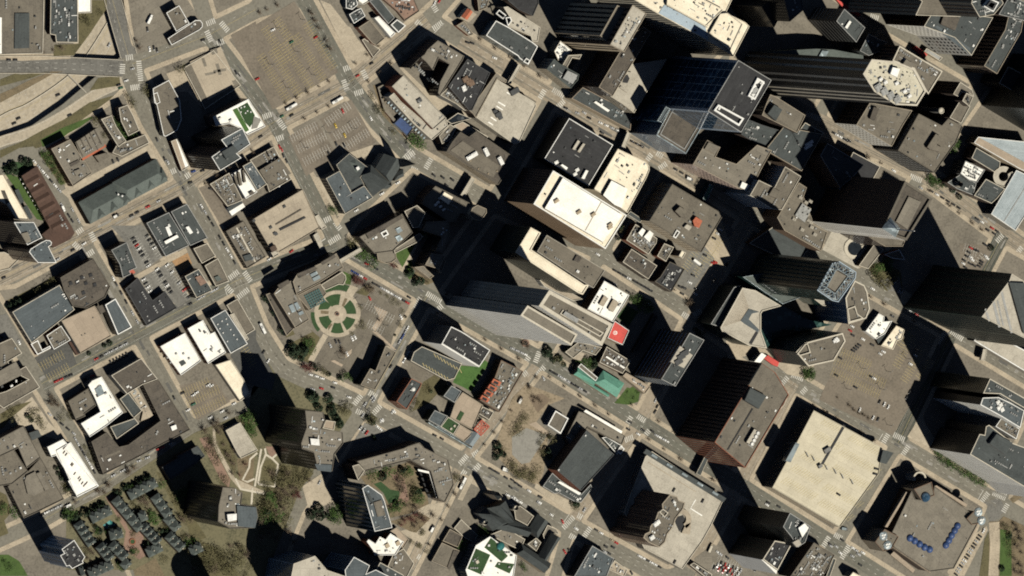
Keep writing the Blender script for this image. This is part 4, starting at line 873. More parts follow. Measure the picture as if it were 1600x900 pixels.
# townhouses with slate hipped roofs
TH = [('c6', 520, 365, 705, 268, 4), ('c6', 425, 380, 600, 590, 5), ('c6', 690, 360, 790, 500, 3), ('c6', 770, 500, 850, 590, 2), ('c6', 265, 520, 400, 455, 3), ('c6', 175, 540, 275, 690, 4), ('c6', 320, 690, 400, 790, 3), ('c6', 400, 680, 500, 780, 3), ('c6', 590, 510, 640, 490, 1), ('c6', 610, 560, 720, 680, 4), ('c6', 640, 750, 740, 700, 2), ('c6', 780, 620, 880, 720, 3), ('c6', 930, 740, 1010, 700, 2), ('c6', 250, 890, 410, 820, 4), ('c6', 390, 630, 480, 610, 2), ('c6', 480, 800, 520, 840, 1), ('c6', 190, 870, 220, 860, 1)]
NOTE = ['along the hedge at the top of the court', 'down the long row right of the brick court', 'in the rightmost upper row by the path', 'below the rightmost upper row', 'above the pool', 'in the row next to the blue grey tower', 'in the inner lower row', 'between the pool and round brick court', 'alone left of the inner green', 'in the row right of the round court', 'at the foot of the round court', 'beside the big round shadow', 'at the far right corner by the bare trees', 'along the bottom edge of the court', 'just below the pool', 'at the bottom of the inner row', 'at the lower left end']
for ri, (tl, x0, y0, x1, y1, nn) in enumerate(TH):
    for i in range(nn):
        t = (i + .5) / nn; x = x0 + (x1 - x0) * t; y = y0 + (y1 - y0) * t; L = math.hypot(x1 - x0, y1 - y0); ux, uy = (x1 - x0) / L, (y1 - y0) / L; vx, vy = -uy, ux; hw = L / nn / 2 * .97; dw = 33
        h_ = Bd('townhouse', 'slate hip roofed townhouse ' + NOTE[ri], 'townhouse', group='slate townhouses ' + NOTE[ri]) if nn > 1 else Bd('townhouse', 'slate hip roofed townhouse standing ' + NOTE[ri], 'townhouse')
        h_.hip(tl, [(x - ux * hw - vx * dw, y - uy * hw - vy * dw), (x + ux * hw - vx * dw, y + uy * hw - vy * dw), (x + ux * hw + vx * dw, y + uy * hw + vy * dw), (x - ux * hw + vx * dw, y - uy * hw + vy * dw)], 7.5, 3.6, 'green_slate_roof', 'dark_brown_wall', .42)
        h_.hip(tl, [(x - ux * 10 - vx * 44, y - uy * 10 - vy * 44), (x + ux * 10 - vx * 44, y + uy * 10 - vy * 44), (x + ux * 10 - vx * 14, y + uy * 10 - vy * 14), (x - ux * 10 - vx * 14, y - uy * 10 - vy * 14)], 6.5, 3, 'slate_roof', 'dark_brown_wall', 0, name='gable_roof')
        c_ = g(topx(tl, (x + ux * hw * .7, y + uy * hw * .7)), 8) - h_.c; unit(h_.roof, 'chimney', (c_.x, c_.y, 8), (1, .8, 3.0), .5, 'light_stone', 'plain')
# block between the two avenues
bd('workshop_roof', 'brown roof crowded with units beside the white striped roof', 'd2', '190,270 310,200 395,372 300,410', 6, 'brown_wall', 'brown_roof', units=24)
b = bd('white_plant_roof', 'bright white roof with brown stripes at one end', 'd2', '325,210 390,172 487,320 415,362', 9, 'white_wall', 'white_roof', par='white_metal')
for q in ('340,215 352,208 372,270 360,278', '365,200 378,194 395,275 380,282', '395,185 405,180 418,255 405,262'): b.box('d2', q, 9, 3, 'brown_wall', 'brown_roof', 'vent_stack')
b.box('d2', '435,325 460,312 472,328 448,342', 9, 2, 'grey_metal', 'dark_brown_roof')
bd('slate_block', 'plain slate roof beside the bright white striped roof', 'd2', '395,158 450,128 547,270 485,312', 12, 'dark_brown_wall', 'blue_slate_roof', GRID, units=4)
b = bd('taupe_store', 'taupe store roof with a sunken yard of units by the two way street', 'd2', '440,120 590,35 700,240 560,320 545,270', 6, 'brown_wall', 'brown_roof', SMALL, units=4); b.box('d2', '500,185 630,105 700,205 555,270', 6, 4, 'dark_brown_wall', 'brown_roof', 'upper_roof'); b.clutter(b.P, 10, 10)
b = bd('shed', 'small shed, half slate and half bright white roof', 'd2', '298,422 385,368 412,412 330,468', 5, 'white_wall', 'white_roof', par=None); b.box('d2', '298,422 385,368 398,390 312,442', 5, 1.2, 'grey_wall', 'slate_roof', 'slate_roof')
b = bd('department_store', 'large pale tan flat roof with two dark slots in the middle', 'd2', '460,490 772,302 878,545 625,697 570,680', 16, 'dark_brown_wall', 'tan_roof', SMALL, par='tan_roof'); b.box('d2', '625,550 785,472 792,482 632,562', 16, .8, 'tan_wall', 'black_roof', 'roof_slot'); b.box('d2', '600,520 760,425 764,432 605,527', 16, .5, 'tan_wall', 'dark_brown_roof', 'roof_slot'); b.fan('d2', '570,540 595,578 465,498 605,582 655,410', 16, (3, 2.4, 1.2), 'dark_metal'); b.fan('d2', '580,672', 16, (6, 5, 4), 'dark_brown_wall', 'stair_house', 'plain')
b = bd('taupe_block', 'taupe roof in four quarters with scattered units beside the tan store', 'd2', '290,565 402,500 540,725 425,797', 9, 'dark_brown_wall', 'brown_roof', GRID, par='brown_roof', units=16)
b.patch('d2', '355,545 362,540 480,755 472,760', 9, 'light_stone', 'party_line'); b.box('d2', '400,720 450,705 462,740 415,755', 9, 2, 'grey_metal', 'slate_roof')
bd('stair_wing', 'small concrete wing joined to the tan store above the avenue', 'd2', '838,478 868,460 920,540 892,555', 9, 'concrete_wall', 'concrete_roof', par='light_stone')
bd('stair_wing', 'small concrete block on the lower corner of the tan store', 'd2', '570,695 605,680 625,710 590,730', 12, 'concrete_wall', 'concrete_roof', par='light_stone')
def skyway(label, tile, poly, roof='concrete_roof'):
    b = Bd('skyway_bridge', label, 'footbridge'); b.tier(tile, poly, 9.5, 'pale_glass', roof, None, z0=5.5, par='light_stone', pw=.4, ph=.4)
    b.tier(tile, poly, 5.5, 'concrete_wall', 'concrete_wall', None, z0=4.9, par=None, roofname='floor_slab'); return b
skyway('covered footbridge over the street at the corner of the tan store', 'd2', '838,590 865,572 906,670 882,680')
skyway('covered footbridge over the curved road beside the stepped brown complex', 'd2', '1002,742 1130,668 1143,688 1012,765')
skyway('long covered footbridge with white rails beside the mansard hotel', 'd4', '318,258 385,148 408,162 345,272')
skyway('concrete footbridge on the road beside the pale parking roof', 'c7', '1012,520 1080,400 1098,412 1032,525')
skyway('glazed grey footbridge joining the white parking deck to the brick tower', 'x1', '150,560 225,412 245,425 178,575', 'slate_roof')
skyway('concrete footbridge between the black roof and the blue glass tower', 'v0', '680,125 720,25 742,35 705,135')
skyway('short grey footbridge beside the patterned garage', 'v0', '720,540 740,520 815,570 800,592', 'slate_roof')
skyway('pale footbridge beside the striped concrete roof', 'w2', '930,650 945,580 968,585 955,655')

b = Bd('round_tower', 'round dark tower below the frame whose shadow crosses the townhouse court', 'tower'); b.tier('px', [(359 + 24 * math.cos(a * .3927), 946 + 24 * math.sin(a * .3927)) for a in range(16)], 60, 'dark_brown_wall', 'taupe_roof', RIB, par='light_stone')
# ------------------------------------------------------------------ top centre
b = bd('studio_row', 'slate and white patchwork of small roofs above the tan street plaza', 'c7', '20,90 70,60 95,50 122,100 50,148', 9, 'grey_wall', 'slate_roof', par='white_metal', units=4); b.tier('c7', '0,-30 60,-30 75,30 40,60 0,50', 8, 'grey_wall', 'slate_roof', None, par='white_metal', units=5)
bd('white_shop', 'bright white roof on the top border between slate roofs', 'c7', '70,-40 150,-60 165,0 110,30 80,10', 8, 'white_wall', 'white_roof')
bd('slate_hall', 'long narrow slate roof slanting down from the top border', 'c7', '145,5 200,-20 305,110 265,150', 10, 'brick_wall', 'slate_roof', GRID, par='grey_metal').tier('c7', '280,155 320,120 375,160 328,205', 9, 'grey_wall', 'slate_roof', None, par='white_metal', pw=.9)
bd('white_strip_shop', 'long narrow bright white roof beside the brown corner roof', 'c7', '178,112 205,100 310,208 282,235', 8, 'white_wall', 'white_roof', par='white_metal')
b = bd('corner_club', 'brown parallelogram roof on the corner of the wide street', 'c7', '78,172 150,125 245,240 190,285 165,270', 10, 'brick_wall', 'brown_roof', SMALL, par='tan_roof'); b.tier('c7', '100,250 115,240 215,310 170,360', 4, 'brick_wall', 'brown_roof', None)
b = bd('pub_terrace', 'brick paved roof terrace with dark planters at the top border', 'c7', '215,-20 420,-20 460,70 370,130 320,70', 4, 'brick_wall', 'brick_paving', None, par='brown_roof', units=14, um='dark_metal')
b = bd('brownstone', 'small building with a bright orange roof beside the road junction', 'c7', '715,110 765,50 820,90 770,140', 9, 'cream_wall', 'tan_roof', par=None); b.hip('c7', '722,105 762,52 795,75 760,125', 9.2, 2, 'orange_paint', None, 0, name='orange_roof')
bd('brownstone', 'small tan stepped house below the bright orange roof', 'c7', '690,160 740,130 800,215 770,225', 6, 'brick_wall', 'taupe_roof', par='tan_roof', units=3)
bd('brownstone', 'small brown roofed house at the top border near the orange roof', 'c7', '820,-20 900,-20 880,50 830,70', 9, 'brick_wall', 'brown_roof', par='tan_roof', units=3)
b = bd('medical_office', 'slate roof with white outlined corners and glass front along the street', 'c7', '875,222 938,128 1018,170 1165,262 1200,290 1140,405 1085,365 1075,350', 17, 'dark_green_wall', 'slate_roof', RIB, wm='pale_glass', par='white_metal', pw=.8, units=4); b.tier('c7', '985,45 1010,40 1215,170 1200,260 1165,258 1155,225 1015,165 1035,125', 20, 'tan_wall', 'concrete_roof', GRID, par='light_stone', units=4); b.frame('c7', '940,85 960,60 1005,95 985,120', 18, 'white_metal', .8, 2); b.frame('c7', '1000,110 1030,105 1040,130 1015,165', 20, 'white_metal', .8, 2); b.frame('c7', '1110,385 1130,362 1155,378 1140,402', 17, 'white_metal', .8, 2)
bd('dark_hall', 'dark curved roof touching the top border right of the slate office', 'u0', '-60,-40 160,-60 165,20 130,100 40,60 -20,10', 12, 'dark_brown_wall', 'black_roof', None, par='dark_metal')
b = bd('hotel_block', 'taupe hotel roof wrapped round a dark court', 'c7', '398,425 462,362 492,340 510,310 575,252 740,350 730,375 590,600 575,580 590,510 648,402 580,362 545,440 500,385 470,360', 25, 'dark_brown_wall', 'taupe_roof', GRID, par='taupe_roof', units=0)
b.P = b.loc(gp('c7', '400,425 455,372 585,520 590,590', 25)); b.clutter(b.P, 25, 5); b.P = b.loc(gp('c7', '510,310 575,255 735,350 640,390', 25)); b.clutter(b.P, 25, 9)
b = bd('black_roof_hall', 'black flat roof with brown units beside the taupe hotel court', 'c7', '760,368 902,455 790,690 770,690 640,540', 23, 'dark_brown_wall', 'black_roof', SMALL, par='dark_metal', units=14); b.fan('c7', '745,495 765,510 780,520', 23, (6, 5, 3), 'brown_wall', 'rooftop_unit', 'box'); b.fan('c7', '735,545 740,560', 23, (4, 3, 2), 'white_metal')
bd('vent_terrace', 'grey terrace with pipes at the foot of the black roof', 'c7', '590,595 640,545 765,690 740,690 690,650', 16, 'grey_wall', 'taupe_roof', None, units=8)
b = bd('parking_ramp', 'pale concrete rooftop parking with white lines and a dark bordered edge', 'c7', '945,495 1180,640 1190,660 1085,890 1050,900 815,735', 15, 'concrete_wall', 'concrete_roof', RIB, par='light_stone'); b.tier('c7', '940,455 1005,500 1000,518 945,492 812,738 795,712 770,690', 17, 'dark_brown_wall', 'taupe_roof', None, par='tan_roof')
for q in ('950,640 955,634 1000,660 995,666', '905,735 910,729 945,752 940,758', '1005,580 1010,574 1045,595 1040,601', '940,665 945,660 985,685 980,690', '890,765 895,760 925,780 920,785'): b.patch('c7', q, 15, 'white_roof', 'bay_line', .1)
b.fan('c7', '950,715', 15, (6, 4, 3), 'dark_metal', 'stair_house', 'plain'); b.fan('c7', '930,695 965,735', 15, (4, 3, 2.4), 'dark_green_wall' and 'dark_metal', 'stair_house', 'plain'); b.fan('c7', '1050,570', 15, (9, 5, 4), 'dark_metal', 'stair_house', 'plain')
b = bd('theatre_hall', 'long grey concrete theatre roof in two levels beside the curved avenue', 'c7', '268,605 300,580 345,635 545,808 625,735 640,790 540,875 420,770', 16, 'concrete_wall', 'concrete_roof', None, par='light_stone', units=4); b.tier('c7', '288,540 360,470 628,738 548,808', 22, 'brick_wall', 'concrete_roof', None, par='concrete_roof', units=4); b.fan('c7', '458,628', 22, (5, 3.5, 1.6), 'dark_metal', 'rooftop_unit', 'plain')
for i in range(14): b.fan('c7', [(268 + i * 17, 640 + i * 17)], 12, (2.6, 1.4, 1), 'pale_glass', 'skylight', 'plain', .8)
bd('solar_canopy', 'flat blue panel canopy on the terrace beside the theatre', 'c7', '302,772 345,728 422,798 385,850', 5, 'blue_metal_wall', 'blue_panel', None, cat='canopy', par='dark_metal', pw=.3)
bd('rotunda_wall', 'low curved brick wall wrapping the theatre corner', 'c7', '200,545 232,530 300,545 300,560 235,552 215,575 260,680 400,860 385,858 240,690', 4, 'brick_wall', 'taupe_roof', None, cat='wall', par=None)
bd('gallery_wing', 'taupe low wing at the lower end of the theatre', 'c7', '582,850 650,775 690,800 655,870 600,900', 14, 'dark_brown_wall', 'taupe_roof', None, units=2); bd('atrium_wing', 'dark glass and pale striped atrium joining theatre and hotel', 'c7', '628,755 700,705 785,740 660,775', 13, 'dark_green_wall', 'dark_glass', None); bd('gallery_wing', 'brick edged low wing with pink tan roof next to the dark atrium', 'c7', '672,785 730,760 890,855 870,875 760,850', 12, 'brick_wall', 'pink_tan_roof', None, par='light_stone')
b = bd('mansard_hotel', 'brown mansard roofed hotel with a sunken tan roof terrace', 'px', '697,237 706,222 719,206 732,214 744,205 806,248 778,289', 21, 'tan_wall', 'dark_brown_roof', GRID, par='brown_roof', units=0); b.box('d4', '255,-20 330,-80 560,75 525,150 440,110', 21, .5, 'dark_brown_wall', 'brown_roof', 'roof_terrace'); b.fan('d4', '385,15', 21.5, (12, 4, 3), 'white_metal', 'rooftop_unit'); b.fan('d4', '475,-10 565,45', 21.5, (4, 8, 3), 'white_metal'); b.fan('d4', '430,95 490,125 545,110 380,45', 21.5, (1.6, 1.6, 1), 'tan_wall', 'planter', 'drum')
# church with slate roofs and a leaning spire
b = bd('church_hall', 'slate L shaped church hall roof with white outline beside the car park', 'c1', '115,235 200,188 275,325 355,280 410,355 235,457', 15, 'tan_wall', 'blue_slate_roof', GRID, cat='church hall', par='light_stone', pw=.4, units=3)
b = Bd('church', 'slate gabled church with a tall thin pointed spire over the crossing', 'church')
b.tier('c1', '180,150 262,78 385,172 330,228 355,275 275,322 205,195', 13, 'grey_wall', 'slate_roof', None, par='light_stone', pw=.3); b.hip('c1', '262,130 300,112 345,165 305,200', 13, 3, 'green_slate_roof', 'grey_wall', .5); b.fan('c1', '312,172', 16, (3, 3, 2), 'white_metal', 'lantern', 'plain')
b.hip('c1', '332,218 398,150 520,262 408,350', 13, 8, 'slate_roof', 'tan_wall', .1); b.hip('c1', '425,172 480,80 600,135 520,262', 14, 8, 'slate_roof', 'tan_wall', 0); b.hip('c1', '445,215 525,258 500,300 420,300', 10, 6, 'slate_roof', 'tan_wall', 0); b.hip('c1', '548,200 600,175 605,222 545,250', 7, 3, 'slate_roof', 'tan_wall', .3)
b.tier('px', '625,252 633,248 637,257 629,261', 22, 'tan_wall', 'slate_roof', None, par=None); b.pyramid('px', '625,252 633,248 637,257 629,261', 22.05, 28, 'slate_roof')
# block with the stepped brown complex
b = bd('brown_complex', 'brown roofed office with angled corner and white unit near the footbridge', 'c1', '718,395 735,350 800,282 1028,395 1012,470 958,452 918,508 880,505', 20, 'dark_brown_wall', 'brown_roof', GRID, par='brown_roof', units=4); b.tier('c1', '1012,460 1030,420 1062,400 1118,425 1120,450 1085,500 1040,492', 26, 'tan_wall', 'brown_roof', None, par='tan_roof'); b.box('c1', '832,360 858,320 912,352 885,398', 20, 3, 'white_wall', 'cream_roof'); b.fan('c1', '815,385 830,410 850,430 800,400', 20, (3, 2, 2), 'white_metal')
b = bd('octagon_office', 'taupe roof with sloped dark side and two pale skylights beside the lawn', 'c1', '325,600 592,455 658,575 535,690 420,705', 20, 'dark_brown_wall', 'taupe_roof', RIB, par='brown_roof', units=3); b.box('c1', '368,580 585,462 600,482 385,612', 20, 3, 'dark_green_wall', 'dark_brown_roof', 'sloped_plant_screen'); b.tier('c1', '605,440 685,402 738,450 698,540 660,545', 21, 'dark_brown_wall', 'brown_roof', RIB, par='light_stone'); b.tier('c1', '430,680 535,680 553,705 555,740 525,762 490,768 440,745', 10, 'tan_wall', 'taupe_roof', None, par='tan_roof'); b.tier('c1', '540,680 700,575 722,600 690,632 545,705', 12, 'tan_wall', 'taupe_roof', None, par='light_stone')
b.box('c1', '550,600 580,588 598,615 568,632', 20, 1, 'white_metal', 'pale_glass', 'skylight'); b.box('c1', '550,552 580,538 598,562 568,580', 20, 1, 'white_metal', 'pale_glass', 'skylight'); b.frame('c1', '458,575 495,555 512,585 475,605', 20, 'white_metal', 1.2, 2)
b = bd('stepped_block', 'dark stepped apartment block with small taupe terraces in the deep shadow', 'c1', '745,505 880,500 888,590 850,700 800,690 840,600 720,560', 32, 'black_wall', 'brown_roof', RIB, par='brown_roof', units=2); b.tier('c1', '735,775 775,703 862,715 822,802', 24, 'dark_brown_wall', 'taupe_roof', RIB, par='tan_roof', units=2); b.tier('c1', '668,790 722,782 790,845 765,862', 10, 'tan_wall', 'taupe_roof', None, par='tan_roof'); b.tier('c1', '820,800 855,720 862,760 835,830', 16, 'tan_wall', 'brown_roof', RIB, par='tan_roof')
bd('garden_pavilion', 'small tan courtyard deck between the brown complex and stepped block', 'c1', '700,520 738,450 790,490 760,540', 5, 'tan_wall', 'tan_roof', None, par='light_stone')
# round garden block
b = bd('concert_hall', 'brown terraced hall with pale skylights and a teal glazed roof facing the round garden', 'c2', '110,235 135,200 228,148 256,240 332,398 245,452', 18, 'dark_brown_wall', 'taupe_roof', RIB, par='tan_roof', units=3)
b.tier('c2', '228,160 258,108 410,42 500,-18 545,72 400,165 252,242', 21, 'dark_brown_wall', 'taupe_roof', RIB, par='tan_roof', units=4); b.tier('c2', '252,248 400,172 440,235 345,335 332,340', 12, 'tan_wall', 'brown_roof', None, par='tan_roof'); b.tier('c2', '403,180 535,98 558,120 562,145 545,182 515,178 430,215', 9, 'tan_wall', 'brown_roof', None, par='light_stone'); b.tier('c2', '180,250 240,450 190,500 60,240 100,225', 8, 'tan_wall', 'dark_brown_roof', None, par='tan_roof')
for q in ('205,312 232,300 250,345 225,355', '238,297 258,288 278,325 256,340', '262,355 290,342 300,360 272,372'): b.box('c2', q, 18, 1.2, 'white_metal', 'pale_glass', 'skylight')
for q in ('338,115 378,95 388,112 348,132', '352,140 394,118 404,138 362,160'): b.box('c2', q, 21, 1.2, 'white_metal', 'pale_glass', 'skylight')
for q in ('135,182 200,148 215,165 150,208', '256,112 370,65 385,80 272,138', '405,40 490,-10 500,5 420,55'): b.box('c2', q, 21, 2.5, 'dark_green_wall', 'dark_brown_roof', 'plant_screen')
for i in range(7):
    for j in range(6):
        x = 302 + i * 13.5 + j * 7.5; y = 248 - i * 6.5 + j * 14; b.box('c2', [(x, y), (x + 10, y - 5), (x + 16, y + 6), (x + 6, y + 11)], 12, .9, 'grey_metal', 'grey_teal_glass', 'roof_light')
b = bd('row_offices', 'taupe roofed long office at the lower edge of the round garden car park', 'c2', '808,560 876,600 742,838 652,805 712,702 745,718', 17, 'dark_green_wall', 'brown_roof', RIB, par='tan_roof', units=5)
# bright lawn block
b = bd('white_apartment', 'white walled block with black sunken roof beside the bright lawn', 'c3', '518,228 578,120 640,150 665,165 822,268 755,372', 42, 'grey_wall', 'black_roof', RIB, wm='dark_metal', par='white_metal', pw=.8, units=10)
b.tier('c3', '516,231 525,226 757,366 754,375', 42.3, 'white_wall', 'white_wall', None, par=None, roofname='coping')
b = bd('parking_deck', 'grey rooftop parking deck with striped bays below the white walled block', 'c3', '345,280 395,245 645,352 600,445 550,458 325,335', 9, 'concrete_wall', 'slate_roof', RIB, par='light_stone')
for i in range(9):
    x, y = 470 + i * 20, 290 + i * 12; b.patch('c3', [(x, y), (x + 3, y - 3), (x + 18, y + 24), (x + 15, y + 27)], 9, 'paint_yellow', 'bay_line', .06)
    x, y = 400 + i * 19, 350 + i * 11; b.patch('c3', [(x, y), (x + 3, y - 3), (x + 14, y + 18), (x + 11, y + 21)], 9, 'paint_yellow', 'bay_line', .06)
bd('brick_apartment', 'slate roofed red brick block with white roof dome beside the dry lot', 'c3', '235,590 330,445 395,475 385,500 300,640', 20, 'brick_wall', 'slate_roof', GRID, par='brick_wall', units=5).dome('c3', (342, 512), 2.2, 20, 'white_metal', 'satellite_dome', .8)
b = bd('theatre_complex', 'tan terrace roof between blue slate towers with a square green roof', 'c3', '605,590 650,530 778,612 712,765 570,690', 8, 'cream_wall', 'pink_tan_roof', None, par='tan_roof'); b.tier('c3', '530,555 580,490 642,525 600,597', 13, 'dark_green_wall', 'blue_slate_roof', None, par='grey_metal'); b.tier('c3', '435,705 475,643 557,680 510,747', 15, 'dark_green_wall', 'blue_slate_roof', None, par='grey_metal'); b.tier('c3', '512,747 560,685 632,730 592,797', 9, 'dark_green_wall', 'dark_grass', None, par='light_stone'); b.tier('c3', '595,798 634,732 720,785 660,840', 8, 'cream_wall', 'pink_tan_roof', None, par='tan_roof'); b.box('c3', '612,700 640,648 662,662 635,712', 8, .6, 'dark_green_wall', 'dark_grass', 'planting_bed'); b.fan('c3', '578,760 600,742', 9, (2.5, 2.5, 1.2), 'paint_yellow' and 'light_stone', 'sculpture', 'drum')
b.tier('c3', '432,722 445,715 715,868 705,885', 5, 'teal_glass', 'slate_roof', None, par='pale_glass'); b.tier('c3', '750,665 775,620 845,655 815,705', 8, 'dark_brown_wall', 'dark_brown_roof', None, units=3)
b = Bd('barrel_hall', 'pale grey barrel roofed stage hall at the end of the tan terrace', 'stage hall'); b.hip('c3', '655,840 700,768 765,800 715,872', 7, 4, 'metal_roof', 'cream_wall', 0)
b = Bd('red_truss_tower', 'bright red open steel framework standing at the end of the theatre terrace', 'framework'); 
_c = [g(topx('c3', p), 10) for p in ((722, 762), (770, 705), (818, 745), (765, 802))]; b.ensure(_c); _c = b.loc(_c)
def bar(bd_, p, q, r, m, name='steel_bar'):
    d = q - p; o = link(name, boxmesh(m, 'plain'), bd_.root); o.location = p; o.scale = (r, r, d.length); o.rotation_euler = d.to_track_quat('Z', 'Y').to_euler()
for i in range(4):
    a, c = _c[i], _c[(i + 1) % 4]
    bar(b, Vector((a.x, a.y, 0)), a, .7, 'red_paint', 'post'); bar(b, a, c, .9, 'red_paint', 'beam')
    for t in (.25, .5, .75):
        p = a.lerp(c, t); q = _c[(i + 3) % 4].lerp(_c[(i + 2) % 4], t); 
        if i < 2: bar(b, p, q, .7, 'red_paint', 'beam')
bar(b, _c[0], _c[2], .6, 'red_paint', 'brace'); bar(b, _c[1], _c[3], .6, 'red_paint', 'brace')
b = bd('gallery_store', 'brown roof crowded with units and red louvre frames beside the pale boulevard', 'c3', '890,330 1030,400 880,655 758,582 845,452', 12, 'dark_brown_wall', 'brown_roof', SMALL, par='brown_wall', units=34); 
for i in range(4):
    x, y = 760 + i * 24, 570 - i * 34; b.box('c3', [(x, y), (x + 14, y - 22), (x + 62, y + 2), (x + 48, y + 26)], 12, 4, 'red_paint', 'orange_paint', 'red_louvre')
    b.box('c3', [(x + 12, y + 4), (x + 20, y - 9), (x + 46, y + 4), (x + 38, y + 18)], 16.02, .2, 'dark_metal', 'black_roof', 'louvre_opening')
# apartment arc, green striped tower
b = bd('arc_apartments', 'taupe roofed apartment building curving round a green courtyard', 'c5', '230,322 520,242 548,228 620,205 652,240 800,312 835,470 780,580 738,556 690,385 562,316 282,385', 25, 'dark_brown_wall', 'taupe_roof', GRID, par='brown_roof', units=26); b.tier('c5', '200,352 240,340 278,382 236,442', 25, 'dark_brown_wall', 'taupe_roof', None, par='light_stone')
for i in range(5):
    x, y = 622 + i * 11, 392 + i * 34; b.box('c5', [(x, y), (x + 72, y - 4), (x + 82, y + 16), (x + 12, y + 22)], 8 + .1 * i, 1.0, 'dark_metal', 'black_roof', 'balcony_deck')
b.box('c5', '612,372 690,388 740,555 728,552 682,400 615,384', 22, .6, 'white_wall', 'white_roof', 'pergola')
b = bd('striped_tower', 'dark green glass tower with pale vertical stripes and angular slate roof', 'c5', '262,492 297,470 384,532 402,572 450,738 340,762', 67, 'concrete_wall', 'blue_slate_roof', ('fins', 1, 4.2, .55), wm='green_glass', par='white_metal', units=7); b.box('c5', '285,515 320,545 335,590 312,570', 67, 2, 'dark_metal', 'slate_roof'); b.box('c5', '335,580 385,565 410,660 360,670', 67, 1.2, 'grey_metal', 'brown_roof')
b = bd('white_clinic', 'bright white stepped roof at the foot of the striped tower', 'c5', '345,838 372,793 408,812 438,773 522,826 470,910 340,910 330,880 290,824 302,810', 14, 'brick_wall', 'white_roof', None, par='white_metal', units=4); b.fan('c5', '418,850 485,835', 14, (4, 4, 1.4), 'tan_wall', 'rooftop_unit', 'plain')
b = bd('glass_hotel', 'pale concrete roof of a blue grey glass tower at the bottom border', 'a12', '160,920 175,842 275,805 332,872 430,905 430,1000 160,1000', 60, 'blue_metal_wall', 'concrete_roof', RIB, par='light_stone', units=6); b.tier('a12', '415,872 458,810 532,850 515,890 560,870 640,910 640,1000 430,1000', 55, 'blue_metal_wall', 'blue_slate_roof', RIB, par='white_metal', units=8); b.tier('a12', '565,865 580,835 690,895 680,1000 600,1000', 40, 'grey_wall', 'slate_roof', None, par='light_stone', units=4)
bd('taupe_wing', 'taupe low wing with a dark line beside the white stepped roof at the bottom', 'a12', '600,890 640,800 690,770 740,840 700,920', 8, 'brown_wall', 'brown_roof', None, units=3)
b = bd('low_terrace', 'tan low building with stepped walls below the arc apartments', 'a12', '610,700 660,670 715,730 690,770', 4, 'tan_wall', 'pink_tan_roof', None, par='tan_roof')
# churches at the bottom centre
b = Bd('stone_church', 'big dark slate cross gabled church with a turret throwing a long shadow', 'church')
b.hip('c8', '428,510 478,468 645,560 520,618', 15, 10, 'slate_roof', 'grey_wall', .25); b.hip('c8', '470,480 600,430 650,540 600,575', 15, 11, 'slate_roof', 'dark_brown_wall', 0); b.hip('c8', '520,600 640,545 760,600 740,655', 13, 8, 'slate_roof', 'grey_wall', .2); b.hip('c8', '745,600 800,510 868,562 800,665', 13, 7, 'slate_roof', 'grey_wall', .1); b.tier('c8', '650,480 690,460 775,525 735,585 660,545', 11, 'grey_wall', 'brown_roof', None, par='light_stone')
b.tier('c8', '530,395 555,375 580,400 555,425', 30, 'tan_wall', 'slate_roof', None, par='light_stone'); b.pyramid('c8', '530,395 555,375 580,400 555,425', 30.9, 10, 'slate_roof'); b.fan('c8', '450,560 640,470', 8, (6, 6, 10), 'light_stone', 'turret', 'drum')
b = Bd('parish_school', 'dark slate gabled L shaped school beside the brick red parked car', 'school'); b.hip('c8', '668,760 700,698 885,822 842,882', 12, 7, 'slate_roof', 'tan_wall', .15); b.hip('c8', '800,780 885,628 945,662 850,815', 12.2, 7, 'slate_roof', 'tan_wall', .1); b.tier('c8', '735,700 790,660 820,690 790,745', 9, 'grey_wall', 'brown_roof', None, units=4); b.tier('c8', '830,640 860,580 915,605 935,640 880,625 845,690', 8, 'grey_wall', 'taupe_roof', None)
b = bd('brown_annex', 'tan brown flat annex with thin dividing lines beside the teal dome', 'c8', '505,640 600,600 720,670 690,740 520,655', 9, 'tan_wall', 'taupe_roof', None, units=3)
b = bd('garden_roof_hall', 'white roof with four square lawns and a teal glass dome', 'c8', '348,862 412,708 500,652 668,772 640,960 380,960', 20, 'grey_wall', 'white_roof', GRID, par='white_metal', units=8)
for q in ('362,855 415,728 505,768 448,892', '468,722 512,656 615,775 575,812', '532,842 552,812 655,825 625,885', '430,905 460,900 520,940 430,960'): b.patch('c8', q, 20, 'dark_grass', 'roof_lawn', .25)
b.dome('c8', (568, 712), 4.2, 20.3, 'teal_glass', 'glass_dome', .7); b.fan('c8', '422,812', 20.3, (3, 3, 1), 'light_stone', 'roof_vent', 'plain')
bd('sunken_block', 'dark brown low block with sunken yards beside the pale boulevard', 'c8', '135,808 200,690 312,742 240,852', 6, 'grey_wall', 'brown_roof', None, par='tan_roof').box('c8', '235,850 275,740 310,745 250,860', 6, 1, 'dark_brown_wall', 'dark_brown_roof'); bd('sunken_block', 'low taupe walled yard with a tree beside the church', 'c8', '205,680 250,605 330,650 300,720', 5, 'tan_wall', 'dark_brown_roof', None, par='tan_roof')
bd('podium_court', 'taupe paved podium left of the church gardens', 'c8', '275,600 320,545 425,645 400,690 340,660', 3, 'tan_wall', 'taupe_roof', None, par='light_stone')
b = bd('slate_office', 'plain slate office roof at the bottom border beside the avenue', 'y0', '385,905 500,710 635,790 590,905', 18, 'black_wall', 'blue_slate_roof', RIB, par='grey_metal', units=12)
bd('low_shop', 'low tan shop roof right of the plain slate office at the bottom', 'y0', '600,860 640,800 720,860 700,905', 5, 'tan_wall', 'tan_roof', None, units=5)
